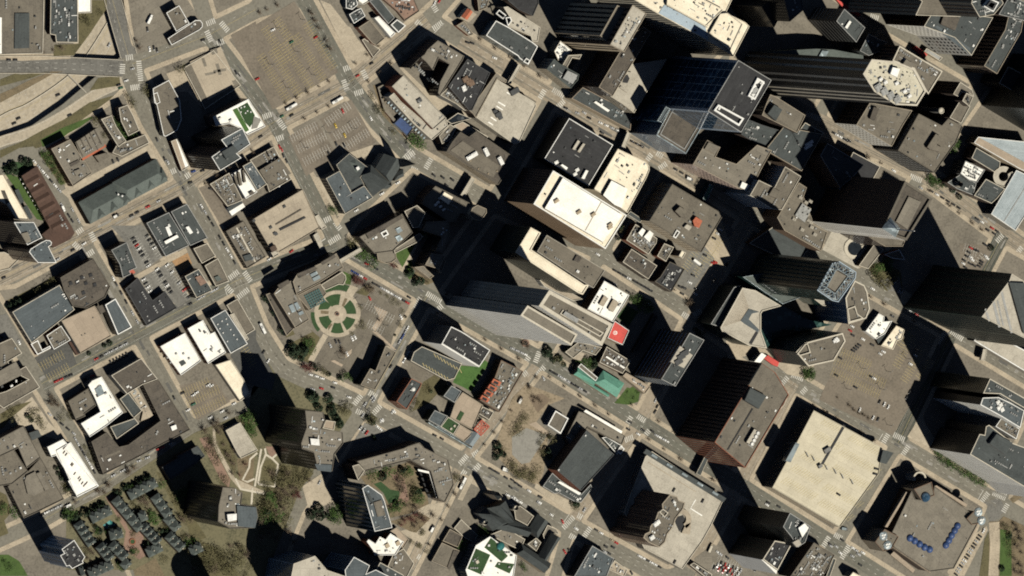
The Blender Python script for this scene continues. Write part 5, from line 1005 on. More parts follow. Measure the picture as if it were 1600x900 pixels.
# plaza block, brick hall
bd('glass_kiosk', 'small square taupe roof with thick white edges in the plaza', 'x0', '220,257 270,165 352,215 302,312', 9, 'white_wall', 'brown_roof', RIB, cat='pavilion', par='white_metal', pw=1.1)
b = bd('hotel_wing', 'L shaped taupe roof with a white screen beside the avenue', 'x0', '335,335 415,170 455,182 688,312 706,325 685,378 472,272 372,402', 9, 'dark_brown_wall', 'taupe_roof', RIB, par='brown_roof', units=6); b.box('x0', '450,172 462,160 690,295 684,310', 9, 1.5, 'white_wall', 'white_roof', 'white_screen'); b.frame('x0', '655,420 680,385 705,405 680,442', 6, 'white_metal', 1, 2)
b.tier('x0', '560,335 590,330 690,388 655,440', 6, 'dark_green_wall', 'slate_roof', None, par='white_metal', units=4)
b = bd('orchestra_hall', 'big slate ribbed roof on a red brick hall beside the dark tower shadow', 'x0', '280,540 465,287 637,440 430,667', 22, ('brick_wall', 'dark_brown_wall'), 'slate_roof', None, par='dark_metal'); b.fan('x0', '290,537 458,322', 22, (2, 2, 1.5), 'white_metal', 'roof_vent', 'drum')
for i in range(12):
    t = (i + 1) / 13; b.box('x0', [(280 + 185 * t, 540 - 253 * t), (282 + 185 * t, 541 - 253 * t), (432 + 206 * t, 666 - 227 * t), (430 + 206 * t, 666 - 227 * t)], 22, .25, 'slate_roof', 'blue_slate_roof', 'roof_seam')
bd('lobby', 'low slate lobby roof with white canopy edge below the brick hall', 'x0', '190,640 250,555 300,600 430,690 490,625 500,650 430,740 390,735 290,680 265,685', 5, 'grey_wall', 'slate_roof', None, par='grey_metal', units=5).box('x0', '285,615 300,608 432,682 420,694', 5, 2, 'white_wall', 'white_roof', 'canopy')
# ------------------------------------------------------------------ centre towers
b = bd('stepped_tower', 'dark stepped tower with ribbed setbacks and taupe roof at the top', 'u0', '610,280 752,30 840,85 700,325', 115, ('tan_wall', 'dark_brown_wall'), 'concrete_roof', ('fins', 1, 5.5, .4), wm='black_glass', par='tan_roof', units=14); b.tier('u0', '548,222 655,32 720,60 602,270', 104, 'tan_wall', 'taupe_roof', ('fins', 1, 5, .4), wm='black_glass', par='tan_roof'); b.tier('u0', '545,208 640,25 690,45 570,230', 92, 'dark_brown_wall', 'black_roof', ('fins', 1, 5, .4), wm='grey_wall', par='light_stone')
bd('office_slab', 'long taupe roofed slab with a bright lower facade beside the stepped tower', 'u0', '540,545 665,335 760,200 822,168 868,200 628,602', 48, 'dark_brown_wall', 'dark_brown_roof', RIB, par='tan_roof', units=12)
b = bd('terrace_podium', 'pale concrete terrace with an oval opening in the shade of the blue tower', 'u0', '545,548 628,600 745,400 965,370 762,706', 37, 'cream_wall', 'concrete_roof', RIB, cat='podium building', par='light_stone')
b.box('u0', '672,525 682,470 715,445 752,455 762,490 740,540 700,550', 37, 2.5, 'concrete_wall', 'concrete_roof', 'oval_ring'); b.box('u0', '690,515 700,475 722,465 735,490 722,520', 39.55, .1, 'dark_metal', 'black_roof', 'oval_opening'); b.box('u0', '670,545 690,535 735,570 720,580', 37, 2, 'tan_wall', 'concrete_roof')
b = bd('street_arcade', 'low slate roof with white unit along the street below the pale terrace', 'u0', '370,615 440,545 748,705 738,815', 14, 'tan_wall', 'slate_roof', None, par='pink_tan_roof', units=10); b.box('u0', '512,640 525,632 612,690 600,700', 14, 1.6, 'white_wall', 'white_roof', 'rooftop_unit')
bd('rubble_roof', 'small white mottled roof between dark towers', 'u0', '262,320 300,255 372,312 340,365 290,385', 14, 'tan_wall', 'white_roof', None, units=8); bd('corner_block', 'small taupe lit block beside the white mottled roof', 'u0', '310,412 350,345 435,340 420,370 375,360 340,425', 20, 'tan_wall', 'taupe_roof', None)
b = bd('terracotta_block', 'slate roofed older block with a bright carved facade on the crossing', 'u0', '215,432 262,368 300,400 345,425 418,465 410,500 365,552', 22, 'cream_wall', 'slate_roof', GRID, par='green_slate_roof', units=8); b.box('u0', '318,490 348,440 410,470 380,525', 22, 3, 'dark_metal', 'grey_metal', 'plant_room')
b = bd('blue_glass_tower', 'tall blue glass tower with black roof and white framed plant', 'u1', '222,695 412,375 620,500 430,828', 152, 'glazed_grid_wall', 'black_roof', BIGC, wm='blue_glass', par='grey_metal', units=8)
b.frame('u1', '262,690 290,652 452,740 420,788', 152, 'white_metal', 1.6, 2.5); b.frame('u1', '475,600 535,485 580,512 520,625', 152, 'white_metal', 1.6, 2.5); b.box('u1', '495,570 525,545 545,560 515,590', 152, 2, 'white_metal', 'grey_metal', 'cooling_unit'); b.fan('u1', '510,540 530,510 560,520 505,590 500,610', 152, (4, 3, 2), 'white_metal')
b.tier('u0', '900,845 988,672 1188,788 1085,962', 60, 'glazed_grid_wall', 'dark_brown_roof', ('ribbon', 3.8, 1, 1, .45), wm='blue_glass', par='pale_glass', pw=.9); b.frame('u0', '925,840 1000,695 1165,790 1078,935', 60, 'grey_metal', .8, .8)
b.tier('u0', '905,755 960,665 985,680 930,765', 72, 'blue_glass', 'blue_slate_roof', None, par='pale_glass')
v_, f_ = facade([p for p in b.loc(gp('u1', '222,695 412,375 620,500 430,828', 152))], 60, 152, ('ribbon', 3.8, 1, 1, .4))
# cream stone tower at the top
b = bd('cream_tower', 'cream stone tower with stained pale roof and a dark blue glass inset', 'u1', '-260,-15 -85,88 230,258 385,352 482,165 458,140 335,80 400,-60 -160,-120', 95, 'light_stone', 'cream_roof', ('fins', 1, 4, .5), par='cream_roof', units=26); b.box('u1', '-85,86 -48,30 208,165 228,250', 95, .5, 'grey_metal', 'blue_metal_wall', 'glazed_inset'); b.tier('u1', '-30,-30 90,-60 320,60 210,165 -35,30', 99, 'light_stone', 'cream_roof', None, par='cream_roof', units=14); b.tier('u1', '232,205 300,85 345,80 440,150 360,320', 97.5, 'cream_wall', 'cream_roof', None, par='light_stone', units=6)
# ------------------------------------------------------------------ octagonal tower and top right
b = bd('octagon_tower', 'very tall dark tower with eight sided tan roof full of plant', 'u2', '190,462 245,370 400,385 510,430 585,570 528,662 395,655 260,572', 262, 'black_wall', 'octagon_deck', ('fins', 1, 7.2, .35), wm='concrete_wall', par='light_stone', pw=1.6, ph=1.4, units=34)
b.tier('u2', '375,380 420,285 545,360 690,445 600,590 585,570 510,430', 75, 'dark_brown_wall', 'brown_roof', ('fins', 1, 3.6, .4), wm='black_glass', par='light_stone', pw=1.2, units=14); b.box('u2', '365,462 380,420 425,430 408,482', 262, 4, 'white_wall', 'white_roof', 'white_plant_box'); b.fan('u2', '285,548 320,570 362,598 402,620', 262, (7, 7, 3), 'grey_metal', 'cooling_tower'); b.fan('u2', '330,515 300,495 480,600 450,570 400,520', 262, (4, 3, 2.4), 'white_metal'); b.box('u2', '440,405 465,370 512,400 490,438', 75, 4, 'tan_wall', 'taupe_roof', 'penthouse')
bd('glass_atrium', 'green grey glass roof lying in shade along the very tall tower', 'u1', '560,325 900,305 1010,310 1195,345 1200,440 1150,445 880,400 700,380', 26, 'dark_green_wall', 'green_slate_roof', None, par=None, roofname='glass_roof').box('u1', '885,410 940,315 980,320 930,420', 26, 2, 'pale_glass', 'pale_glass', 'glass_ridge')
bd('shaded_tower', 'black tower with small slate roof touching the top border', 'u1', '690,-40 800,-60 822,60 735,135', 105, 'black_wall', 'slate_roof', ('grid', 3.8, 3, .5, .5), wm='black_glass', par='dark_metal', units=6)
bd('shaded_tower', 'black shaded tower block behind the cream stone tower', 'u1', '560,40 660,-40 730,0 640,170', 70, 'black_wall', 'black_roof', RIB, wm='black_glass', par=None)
bd('banded_block', 'slate roofed block with pale horizontal bands beside the red bus lane', 'u2', '25,132 75,55 205,172 150,265', 62, 'black_wall', 'slate_roof', ('ribbon', 7, 1, 1, .3), wm='grey_wall', par='grey_metal', units=2).box('u2', '82,170 110,128 122,138 95,180', 62, 2, 'white_wall', 'white_roof', 'rooftop_unit'); bd('banded_block', 'lower slate roof stepping down beside the banded block', 'u2', '172,318 228,210 290,245 345,262 300,320 228,348', 40, 'black_wall', 'slate_roof', RIB, par='grey_metal', units=5)
bd('tan_bank', 'tan flat roof with dark plant above a bright checkered facade', 'u2', '150,780 235,640 500,690 440,785 372,915', 46, ('white_wall', 'dark_brown_wall'), 'brown_roof', ('grid', 7, 4.2, .5, .5), par='tan_roof', units=8).box('u2', '238,740 262,668 295,680 268,752', 46, 4, 'dark_metal', 'dark_brown_roof'); bd('tan_department_store', 'wide tan flat roof above a dark gridded facade on the avenue', 'u2', '410,940 540,710 685,785 730,735 815,790 770,900 760,910 640,1080', 52, 'black_wall', 'brown_roof', ('grid', 8, 5, .8, .8), wm='grey_wall', par='brown_roof', units=6).box('u2', '595,920 650,835 690,860 655,905 700,930 680,950 615,935', 52, 5, 'dark_brown_wall', 'brown_roof')
b = bd('gothic_hotel', 'narrow stepped tan tower with pale edges right of the chimney', 'u2', '733,735 792,638 862,665 805,772', 60, 'dark_brown_wall', 'brown_roof', GRID, par='light_stone'); b.tier('u2', '812,630 838,580 882,602 855,665', 72, 'dark_brown_wall', 'taupe_roof', GRID, par='light_stone', units=2); b.tier('u2', '755,588 800,512 872,560 885,602 850,580 810,575 790,605', 66, 'dark_brown_wall', 'taupe_roof', GRID, par='light_stone')
b = Bd('chimney_stack', 'round grey chimney standing alone in the dark yard', 'chimney'); _p = g(topx('u2', (685, 692)), 55); b.ensure([_p])
unit(b.root, 'shaft', (0, 0, 0), (5.2, 5.2, 55), 0, 'grey_wall', 'plain' if 0 else 'drum'); unit(b.root, 'rim', (0, 0, 53.2), (5.9, 5.9, 2.0), 0, 'light_stone', 'drum')
b = bd('stone_skyscraper', 'tall beige skyscraper with ribbed facade and lattice crown at the top right', 'u2', '868,20 920,108 1010,92 1070,20 1010,-90 890,-60', 215, 'tan_wall', 'slate_roof', ('fins', 1, 4, .35), wm='brown_wall', par='light_stone', units=10); b.tier('u2', '430,10 520,95 800,105 870,40 760,-80 500,-60'.replace('430,10', '560,10'), 150, 'tan_wall', 'brown_roof', ('fins', 1, 4, .35), wm='brown_wall', par='light_stone')
b.frame('u2', '950,40 990,-10 1045,15 1010,75', 215, 'white_metal', 1, 5, 'lattice_crown'); b.frame('u2', '965,38 992,5 1030,20 1005,62', 215, 'dark_metal', 1, 8, 'lattice_crown')
b = bd('checker_store', 'slate department store roof above a bright checkered facade', 'u2', '572,165 625,78 700,92 760,80 1005,108 870,348 765,235', 80, ('white_wall', 'dark_brown_wall'), 'slate_roof', ('grid', 8, 4.5, .5, .5), par='light_stone', units=10); b.patch('u2', '640,165 660,160 865,300 862,340 700,220', 80, 'blue_slate_roof'); b.box('u2', '680,150 700,95 800,110 770,190', 80, 3, 'dark_brown_wall', 'dark_brown_roof', 'plant_room')
bd('slate_slab', 'narrow slate roofed slab with a dark facade right of the checkered store', 'u2', '948,412 1080,185 1110,60 1195,120 1180,200 1030,462', 58, 'dark_brown_wall', 'slate_roof', ('fins', 1, 4, .4), wm='black_glass', par='tan_roof', units=12); bd('slate_slab', 'slate roof with plant in the top right corner', 'u2', '1040,90 1110,-30 1260,40 1200,130', 62, 'dark_brown_wall', 'slate_roof', None, par='grey_metal', units=16)
bd('red_shelter', 'small bright red roof on the street below the checkered store', 'u2', '508,305 525,288 597,340 580,365', 4.5, 'red_paint', 'red_roof', None, cat='shelter', par=None); bd('red_canopy', 'bright red canopy along the bus lane at the top', 'u1', '1020,-10 1040,0 1180,90 1170,105 1080,60', 4, 'red_paint', 'red_roof', None, cat='canopy', par=None)
bd('low_slate', 'dark low roof corner between the bank and the chimney yard', 'u2', '590,300 690,360 670,380 575,320', 6, 'tan_wall', 'grey_metal', None)
bd('right_tower', 'huge black tower leaning in from the right border', 'px', '1612,170 1662,88 1770,150 1715,232', 105, 'black_wall', 'slate_roof', ('ribbon', 7.8, 1, 1, .3), wm='dark_green_wall', par='dark_metal'); bd('right_block', 'dark block with a lit stone ledge at the right border', 'u2', '1042,520 1100,415 1300,520 1260,640', 40, 'black_wall', 'black_roof', RIB, par='light_stone')
# right edge: old city hall like block, metal roofs
b = bd('brewery_block', 'slate and white roofed stone block with a round turret and spiral ring', 'v2', '870,188 900,122 1050,210 1045,250 1012,275', 20, 'dark_brown_wall', 'slate_roof', GRID, par='light_stone'); b.tier('v2', '800,285 832,205 955,262 905,340 860,330', 23, 'grey_wall', 'white_roof', GRID, par='grey_metal', units=14); b.tier('v2', '720,340 800,290 900,345 880,420 780,380', 17, 'dark_brown_wall', 'slate_roof', GRID, par='grey_metal', units=5); b.tier('v2', '885,422 960,318 1080,380 1030,440 995,472', 19, 'dark_brown_wall', 'slate_roof', GRID, par='light_stone', units=3)
cc = b.loc([g(topx('v2', (803, 352)), 26)])[0]; unit(b.root, 'turret', (cc.x, cc.y, 0), (6.5, 6.5, 27), 0, 'light_stone', 'drum')
b = Bd('spiral_ramp', 'round pale concrete spiral ramp beside the metal roof', 'ramp')
def ring(bd_, tile, c, ro, ri, h, hh, m, a0=0, a1=360, name='ring'):
    o_ = gp(tile, circ(c, ro, 28, a0, a1 - .01) + circ(c, ri, 28, a0, a1 - .01)[::-1], h); bd_.ensure(o_); slab(name, bd_.loc(o_), h - hh, h, m, bd_.root)
ring(b, 'v2', (1072, 303), 62, 30, 16, 16, 'concrete_roof', -30, 300, 'ramp_deck'); ring(b, 'v2', (1072, 303), 64, 60, 17, 1.2, 'light_stone', -30, 300, 'ramp_wall')
bd('metal_hall', 'large ribbed grey metal roof at the right border', 'v2', '992,538 1150,262 1250,310 1330,360 1145,642', 18, 'light_stone', 'metal_roof', RIB, par='white_metal').patch('v2', '1072,585 1078,585 1250,310 1245,306', 18, 'grey_metal', 'roof_ridge', .3); b = bd('metal_hall', 'metal roofed hall with tan stone band below the black tower', 'v2', '885,92 912,55 1250,90 1250,290 1170,255', 18, 'tan_wall', 'metal_roof', None, par='white_metal'); b.patch('v2', '885,92 912,55 1250,240 1250,290 1170,255', 18, 'pink_tan_roof', 'stone_band', .4)
# pyramid tower
b = bd('pyramid_tower', 'brown tower with a dark roof well and a glass pyramid carrying a mast', 'v2', '312,628 450,330 622,440 460,702 400,682', 152, ('white_wall', 'dark_brown_wall'), 'dark_brown_roof', ('grid', 4.2, 3.4, .45, .45), par='brown_roof', wm='brown_wall', pw=2.2, ph=2.5); b.box('v2', '400,585 480,428 556,462 470,632', 148, 6, 'dark_brown_wall', 'taupe_roof', 'roof_well_deck'); b.pyramid('v2', '312,625 365,558 425,625 398,685', 155, 10, 'pale_glass', 'glass_pyramid'); b.fan('v2', '395,632', 160, (.7, .7, 40), 'white_metal', 'mast', 'plain')
b.tier('v2', '225,680 400,690 455,705 440,740 330,740', 60, 'dark_brown_wall', 'brown_roof', RIB, par='tan_roof'); 
bd('market_building', 'low block with a bright red striped edge below the pyramid tower', 'v2', '325,790 420,760 455,825 380,815', 8, 'brick_wall', 'brown_roof', None, par='white_metal')
b = Bd('ring_fountain', 'pale ring shaped stone pool on the plaza by the pyramid tower', 'fountain'); ring(b, 'v2', (142, 752), 66, 44, 1.0, .8, 'light_stone', -20, 300, 'basin'); ring(b, 'v2', (142, 752), 43, .5, .6, .3, 'dark_glass', 0, 360, 'water'); ring(b, 'v2', (200, 702), 22, 1, 1.1, .9, 'light_stone', 0, 359, 'step')
bd('court_wing', 'taupe low wing between the plaza ring and the trees', 'v2', '165,860 270,715 320,760 225,880', 8, 'tan_wall', 'taupe_roof', None, par='light_stone')
# ------------------------------------------------------------------ centre
b = bd('black_box_store', 'large black flat roof with white outline and long white units', 'v0', '200,192 355,-62 630,105 476,362', 27, 'black_wall', 'black_roof', None, par='white_metal', pw=.7, units=6); b.box('v0', '378,130 412,75 425,85 392,138', 27, 2.5, 'tan_wall', 'concrete_roof', 'rooftop_unit'); b.box('v0', '410,145 445,95 458,102 424,155', 27, 2.5, 'tan_wall', 'concrete_roof', 'rooftop_unit'); b.box('v0', '305,232 315,226 350,248 340,262', 27, 3, 'white_wall', 'white_roof', 'rooftop_unit'); b.box('v0', '435,312 462,262 478,268 452,320', 27, 3, 'white_wall', 'white_roof', 'rooftop_unit'); b.fan('v0', '405,262 392,288 275,215', 27, (4, 3, 1.5), 'white_metal')
b = bd('white_store', 'cream white roof with one rounded corner and a raised square box', 'v0', '510,382 660,130 835,212 855,240 858,262 840,308 720,530 545,402', 24, 'cream_wall', 'cream_roof', None, par='cream_roof', units=18); b.box('v0', '570,420 622,328 722,380 685,500 640,480', 24, 4, 'dark_brown_wall', 'white_roof', 'raised_box')
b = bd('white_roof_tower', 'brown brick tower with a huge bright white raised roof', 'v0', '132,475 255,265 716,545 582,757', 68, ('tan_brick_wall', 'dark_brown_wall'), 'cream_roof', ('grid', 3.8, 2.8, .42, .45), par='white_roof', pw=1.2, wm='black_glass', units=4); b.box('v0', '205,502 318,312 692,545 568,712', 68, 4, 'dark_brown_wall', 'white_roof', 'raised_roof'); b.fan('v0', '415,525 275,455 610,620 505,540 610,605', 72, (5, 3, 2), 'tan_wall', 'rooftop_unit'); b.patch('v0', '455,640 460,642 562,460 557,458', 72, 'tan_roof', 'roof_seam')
b = bd('patterned_garage', 'brown garage roof with a red box and tan patterned side', 'v0', '855,582 1000,350 1322,540 1182,778', 28, 'cream_wall', 'brown_roof', ('grid', 5, 5, .45, .45), par='brown_roof', wm='brown_wall', units=10); b.box('v1', '20,520 50,490 95,520 60,560', 28, 5, 'dark_brown_wall', 'brown_roof', 'stair_house'); b.box('v1', '130,580 150,555 190,580 170,625 140,612', 28, 4, 'red_paint', 'orange_paint', 'red_box'); b.box('v1', '75,620 95,600 125,618 105,642', 28, 3, 'light_stone', 'concrete_roof', 'rooftop_unit'); b.frame('v1', '5,680 30,635 52,650 25,690', 28, 'white_metal', 1, 1.5)
b = bd('cream_slab', 'cream L shaped roof wrapped round a brown roof slab', 'v0', '20,778 115,620 178,655 120,760 450,980 482,978 440,1042 410,1030', 60, 'dark_green_wall', 'cream_roof', ('grid', 3.8, 2.6, .5, .5), wm='black_glass', par='cream_roof', pw=1.2); b.tier('v0', '155,772 215,668 580,888 508,1000 480,985', 61, 'grey_wall', 'brown_roof', GRID, par='concrete_roof', units=5); b.box('v0', '385,830 405,795 438,815 415,845', 61, 2, 'light_stone', 'dark_brown_roof')
bd('street_hall', 'low pale block in front of the cream slab tower', 'w0', '170,150 260,165 440,270 380,280 200,190', 10, 'white_wall', 'tan_roof', GRID, par='light_stone')
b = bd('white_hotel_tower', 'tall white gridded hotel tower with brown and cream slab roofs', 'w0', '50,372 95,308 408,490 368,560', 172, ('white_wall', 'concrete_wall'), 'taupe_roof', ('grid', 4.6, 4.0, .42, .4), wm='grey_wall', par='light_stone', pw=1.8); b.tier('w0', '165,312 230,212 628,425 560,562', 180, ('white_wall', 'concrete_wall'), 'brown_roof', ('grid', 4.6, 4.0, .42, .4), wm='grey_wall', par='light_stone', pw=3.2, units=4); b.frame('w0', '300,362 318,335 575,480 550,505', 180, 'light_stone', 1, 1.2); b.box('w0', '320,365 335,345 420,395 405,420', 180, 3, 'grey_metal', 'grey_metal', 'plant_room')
b = bd('white_square_block', 'bright white square roof with two tan vents beside the dark lawn', 'w0', '470,332 575,155 732,245 630,412', 18, 'brown_wall', 'white_roof', None, par='white_metal', units=6); b.box('w0', '545,300 575,248 602,265 572,315', 18, 2.5, 'tan_wall', 'tan_roof', 'vent_house'); b.box('w0', '600,330 632,270 668,292 632,350', 18, 2.5, 'tan_wall', 'tan_roof', 'vent_house')
b = bd('helipad_block', 'bright red rooftop helipad with a white circle mark', 'w0', '595,512 640,405 730,465 690,556', 14, 'tan_wall', 'red_roof', None, cat='helipad building', par='white_metal', pw=.5)
pc = (645, 480)
_o = gp('w0', circ(pc, 13, 20), 14.08); slab('helipad_circle', b.loc(_o), 14.02, 14.08, 'white_roof', b.root); _o = gp('w0', circ(pc, 10, 20), 14.12); slab('helipad_disc', b.loc(_o), 14.09, 14.12, 'red_roof', b.root)
for q in ('638,472 641,470 646,488 643,490', '648,471 651,469 656,487 653,489', '640,482 653,478 654,481 641,485'): b.patch('w0', q, 14.1, 'white_roof', 'helipad_letter', .1)
b = bd('black_glass_tower', 'black glass tower with pale roof plant beside the red helipad', 'w0', '930,770 1060,562 1108,480 1200,525 1020,815', 66, 'black_wall', 'slate_roof', ('ribbon', 7.6, 1, 1, .35), wm='glazed_grid_wall', par='grey_metal', units=9); b.box('w0', '990,660 1050,562 1130,620 1075,700', 66, 3, 'light_stone', 'concrete_roof', 'plant_room'); b.fan('w0', '1055,630 1040,660 1075,610', 69, (8, 5, 1.5), 'dark_metal', 'cooling_unit', 'plain')
bd('black_slab', 'thin black slab with pale roof pieces in front of the black glass tower', 'w0', '755,600 890,362 912,378 780,600', 6, 'black_wall', 'black_roof', RIB, wm='black_glass', par='dark_metal', units=6)
b = bd('diner_row', 'dark taupe low roofs with white units behind the copper roof', 'w0', '590,565 740,655 690,735 545,665', 9, 'brown_wall', 'dark_brown_roof', None, par='light_stone', units=14); b.tier('w0', '330,600 415,535 560,570 520,620 440,590 380,640', 8, 'dark_green_wall', 'taupe_roof', None, units=5); b.box('w0', '585,632 592,625 708,697 700,705', 9, 1, 'white_wall', 'white_roof', 'roof_curb')
b = Bd('copper_roof_hall', 'bright green copper hipped roof beside the avenue gardens', 'hall'); b.hip('w0', '518,792 570,715 702,795 655,885', 8, 4, 'copper_roof', 'tan_wall', .3); b.hip('w0', '385,742 412,695 530,775 510,810', 8.2, 3, 'copper_roof', 'tan_wall', .1); b.tier('w0', '410,693 430,672 535,760 520,782', 9, 'tan_wall', 'brown_roof', None, par='white_metal'); b.hip('w0', '385,742 395,735 610,865 600,882', 4.5, 1, 'copper_roof', 'tan_wall', 0, name='arcade_roof')
bd('tan_kiosk', 'small tan roofed kiosk among trees near the hotel forecourt', 'w0', '378,640 400,590 455,610 430,655', 7, 'cream_wall', 'tan_roof', None, par=None)
b = bd('tan_strip', 'long tan low roof between the copper roof and black tower', 'w0', '690,750 710,728 865,815 830,862', 8, 'tan_wall', 'pink_tan_roof', None, par='tan_roof', units=3)
# old row under the patterned garage
b = bd('old_row', 'small cluttered roofs with bright white units below the patterned garage', 'v0', '712,700 770,600 905,690 900,720 850,790', 12, 'brick_wall', 'brown_roof', None, units=26); b.box('v0', '790,655 815,625 835,640 812,680', 12, 4, 'white_wall', 'white_roof', 'rooftop_unit'); b.box('v0', '825,680 860,640 885,660 860,715', 12, 4, 'white_wall', 'white_roof', 'rooftop_unit')
bd('old_row', 'plain dark brown roof along the pale avenue below the white units', 'v0', '690,838 745,755 905,860 850,945', 13, 'dark_brown_wall', 'dark_brown_roof', SMALL, units=5); bd('old_row', 'taupe small roof with pipes next to the car park', 'v0', '905,800 950,720 1010,745 960,835', 11, 'brick_wall', 'brown_roof', None, units=7); b = bd('old_row', 'black corner roof with vents facing the car park', 'v0', '925,930 985,835 1080,880 995,1025 890,960', 14, 'dark_brown_wall', 'black_roof', SMALL, units=10, par='brown_roof'); b = bd('old_row', 'small cream topped stair block beside the car park', 'v0', '1040,800 1060,765 1085,780 1065,815', 18, 'tan_wall', 'cream_roof', None)
# ------------------------------------------------------------------ right of centre
b = bd('fan_roof_store', 'pale fan shaped concrete roof curled round a small court', 'w1', '300,448 438,198 520,215 682,312 565,345 555,360 555,470 592,578 480,560 310,470', 38, 'dark_green_wall', 'concrete_roof', None, par='light_stone', pw=1); b.box('w1', '430,405 480,330 545,350 500,360 480,395 545,460 540,478 455,425', 34, 4.6, 'blue_metal_wall', 'blue_slate_roof', 'court_ring'); b.box('w1', '480,545 525,470 540,480 498,553', 38, .3, 'dark_metal', 'black_roof', 'roof_slot')
for i in range(30):
    t = i / 29; x0, y0 = 306 + 130 * t, 445 - 240 * t; x1, y1 = 432 + 48 * t, 405 - 75 * t; b.box('w1', [(x0, y0), (x0 + 2, y0 - 3), (x1 + 1, y1 - 2), (x1, y1)], 38, .12, 'light_stone', 'tan_roof', 'fan_seam')
bd('store_screen', 'tall narrow slate screen wing along the fan shaped roof', 'w1', '240,425 385,195 415,185 432,205 285,440', 32, 'dark_green_wall', 'slate_roof', None, par='grey_metal')
b = bd('cage_tower', 'tall green black glass tower with a blue lattice round its tan roof', 'w1', '905,215 1000,45 1045,33 1150,100 1145,140 1038,288 1000,280', 160, 'dark_green_wall', 'dark_brown_roof', ('fins', 1, 4, .3), wm='green_glass', par='blue_metal_wall', pw=.8); b.box('w1', '972,190 1025,90 1098,130 1040,235', 160, 3, 'brown_wall', 'taupe_roof', 'plant_room')
P_ = b.loc(gp('w1', '920,210 1003,58 1045,45 1138,105 1134,138 1035,272 1003,268', 164)); Q_ = inset(P_, 5.5)
for i in range(len(P_)):
    a, c, a2, c2 = P_[i], P_[(i + 1) % len(P_)], Q_[i], Q_[(i + 1) % len(Q_)]; n_ = max(2, int((c - a).length / 4))
    bar(b, a, c, .6, 'pale_glass', 'lattice_bar'); bar(b, a2, c2, .6, 'pale_glass', 'lattice_bar')
    for k in range(n_):
        bar(b, a.lerp(c, k / n_), a2.lerp(c2, (k + 1) / n_), .5, 'pale_glass', 'lattice_bar'); bar(b, a.lerp(c, (k + 1) / n_), a2.lerp(c2, k / n_), .5, 'blue_glass' if k % 2 else 'pale_glass', 'lattice_bar')
b = bd('teal_court', 'low dark teal glass court between the fan roof and the tower', 'w1', '560,345 690,310 860,400 1000,430 800,470 690,460 590,580 555,470', 16, 'green_glass', 'green_glass', None, par=None, roofname='glass_roof')
b = bd('tower_terrace', 'shaded green glass tiers between the fan roof and the cage tower', 'w1', '440,130 620,100 800,190 880,230 690,300 560,215', 30, 'green_glass', 'green_slate_roof', None, par='pale_glass', units=4); b.tier('w1', '795,200 860,190 1010,290 1020,320 940,310', 40, 'green_glass', 'concrete_roof', None, par='light_stone', units=4)
b = bd('angled_annex', 'taupe angular roof above a blue striped facade beside the cage tower', 'w2', '82,262 140,152 200,182 218,222 235,330 212,390 100,425', 70, 'blue_metal_wall', 'brown_roof', ('fins', 1, 7, .3), wm='white_metal', par='light_stone', pw=1.2, units=6); b.frame('w2', '95,330 145,312 160,360 200,390 110,415', 70, 'light_stone', 1, 1.5)
b = bd('hexagon_block', 'taupe six sided roof with pale rim above a striped dark facade', 'w1', '772,600 828,542 1065,480 1083,532 1010,655 850,690', 68, 'dark_green_wall', 'brown_roof', ('ribbon', 5.5, 1, 1, .35), wm='grey_wall', par='light_stone', pw=1.3, units=5); b.frame('w1', '782,612 832,550 850,545 868,605 800,625', 68, 'light_stone', 1, 2); b.fan('w1', '1015,530 1030,528 1022,520', 68, (4, 3, 2), 'white_metal')
bd('white_link', 'small bright white box on the street between brick tower and hexagon', 'w1', '515,660 560,605 590,622 548,670', 12, 'white_wall', 'white_roof', None, par=None); bd('red_awning', 'row of bright red awnings on the pavement by the hexagon block', 'w1', '575,640 600,620 670,665 660,692 630,680', 4, 'red_paint', 'red_roof', None, cat='awning', par=None)
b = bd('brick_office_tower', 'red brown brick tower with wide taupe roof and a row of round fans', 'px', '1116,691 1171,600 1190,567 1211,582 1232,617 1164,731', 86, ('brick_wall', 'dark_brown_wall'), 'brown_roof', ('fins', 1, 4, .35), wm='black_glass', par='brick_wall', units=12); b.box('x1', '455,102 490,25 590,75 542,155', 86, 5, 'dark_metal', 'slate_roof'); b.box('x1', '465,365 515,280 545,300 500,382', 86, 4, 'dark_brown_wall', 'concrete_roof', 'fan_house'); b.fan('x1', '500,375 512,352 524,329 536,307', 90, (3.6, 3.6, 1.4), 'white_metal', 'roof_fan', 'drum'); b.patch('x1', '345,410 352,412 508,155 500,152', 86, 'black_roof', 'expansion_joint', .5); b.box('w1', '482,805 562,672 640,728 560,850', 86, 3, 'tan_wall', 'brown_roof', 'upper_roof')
P3 = b.loc(gp('x1', '265,368 270,362 458,520 455,530', 87.2)); 
bd('brick_tower_base', 'taupe lower block joined to the brick tower beside the crossing', 'w1', '570,860 610,800 725,868 700,930 640,1000', 78, 'brown_wall', 'taupe_roof', None, units=4)
b = bd('yellow_lined_garage', 'huge cream rooftop car park with yellow bays and one long slot', 'px', '1271,641 1378,699 1373,740 1312,824 1206,762 1243,694', 22, 'cream_wall', 'cream_deck', ('ribbon', 3.4, 1, 1, .5), cat='parking garage', par='cream_deck', units=0)
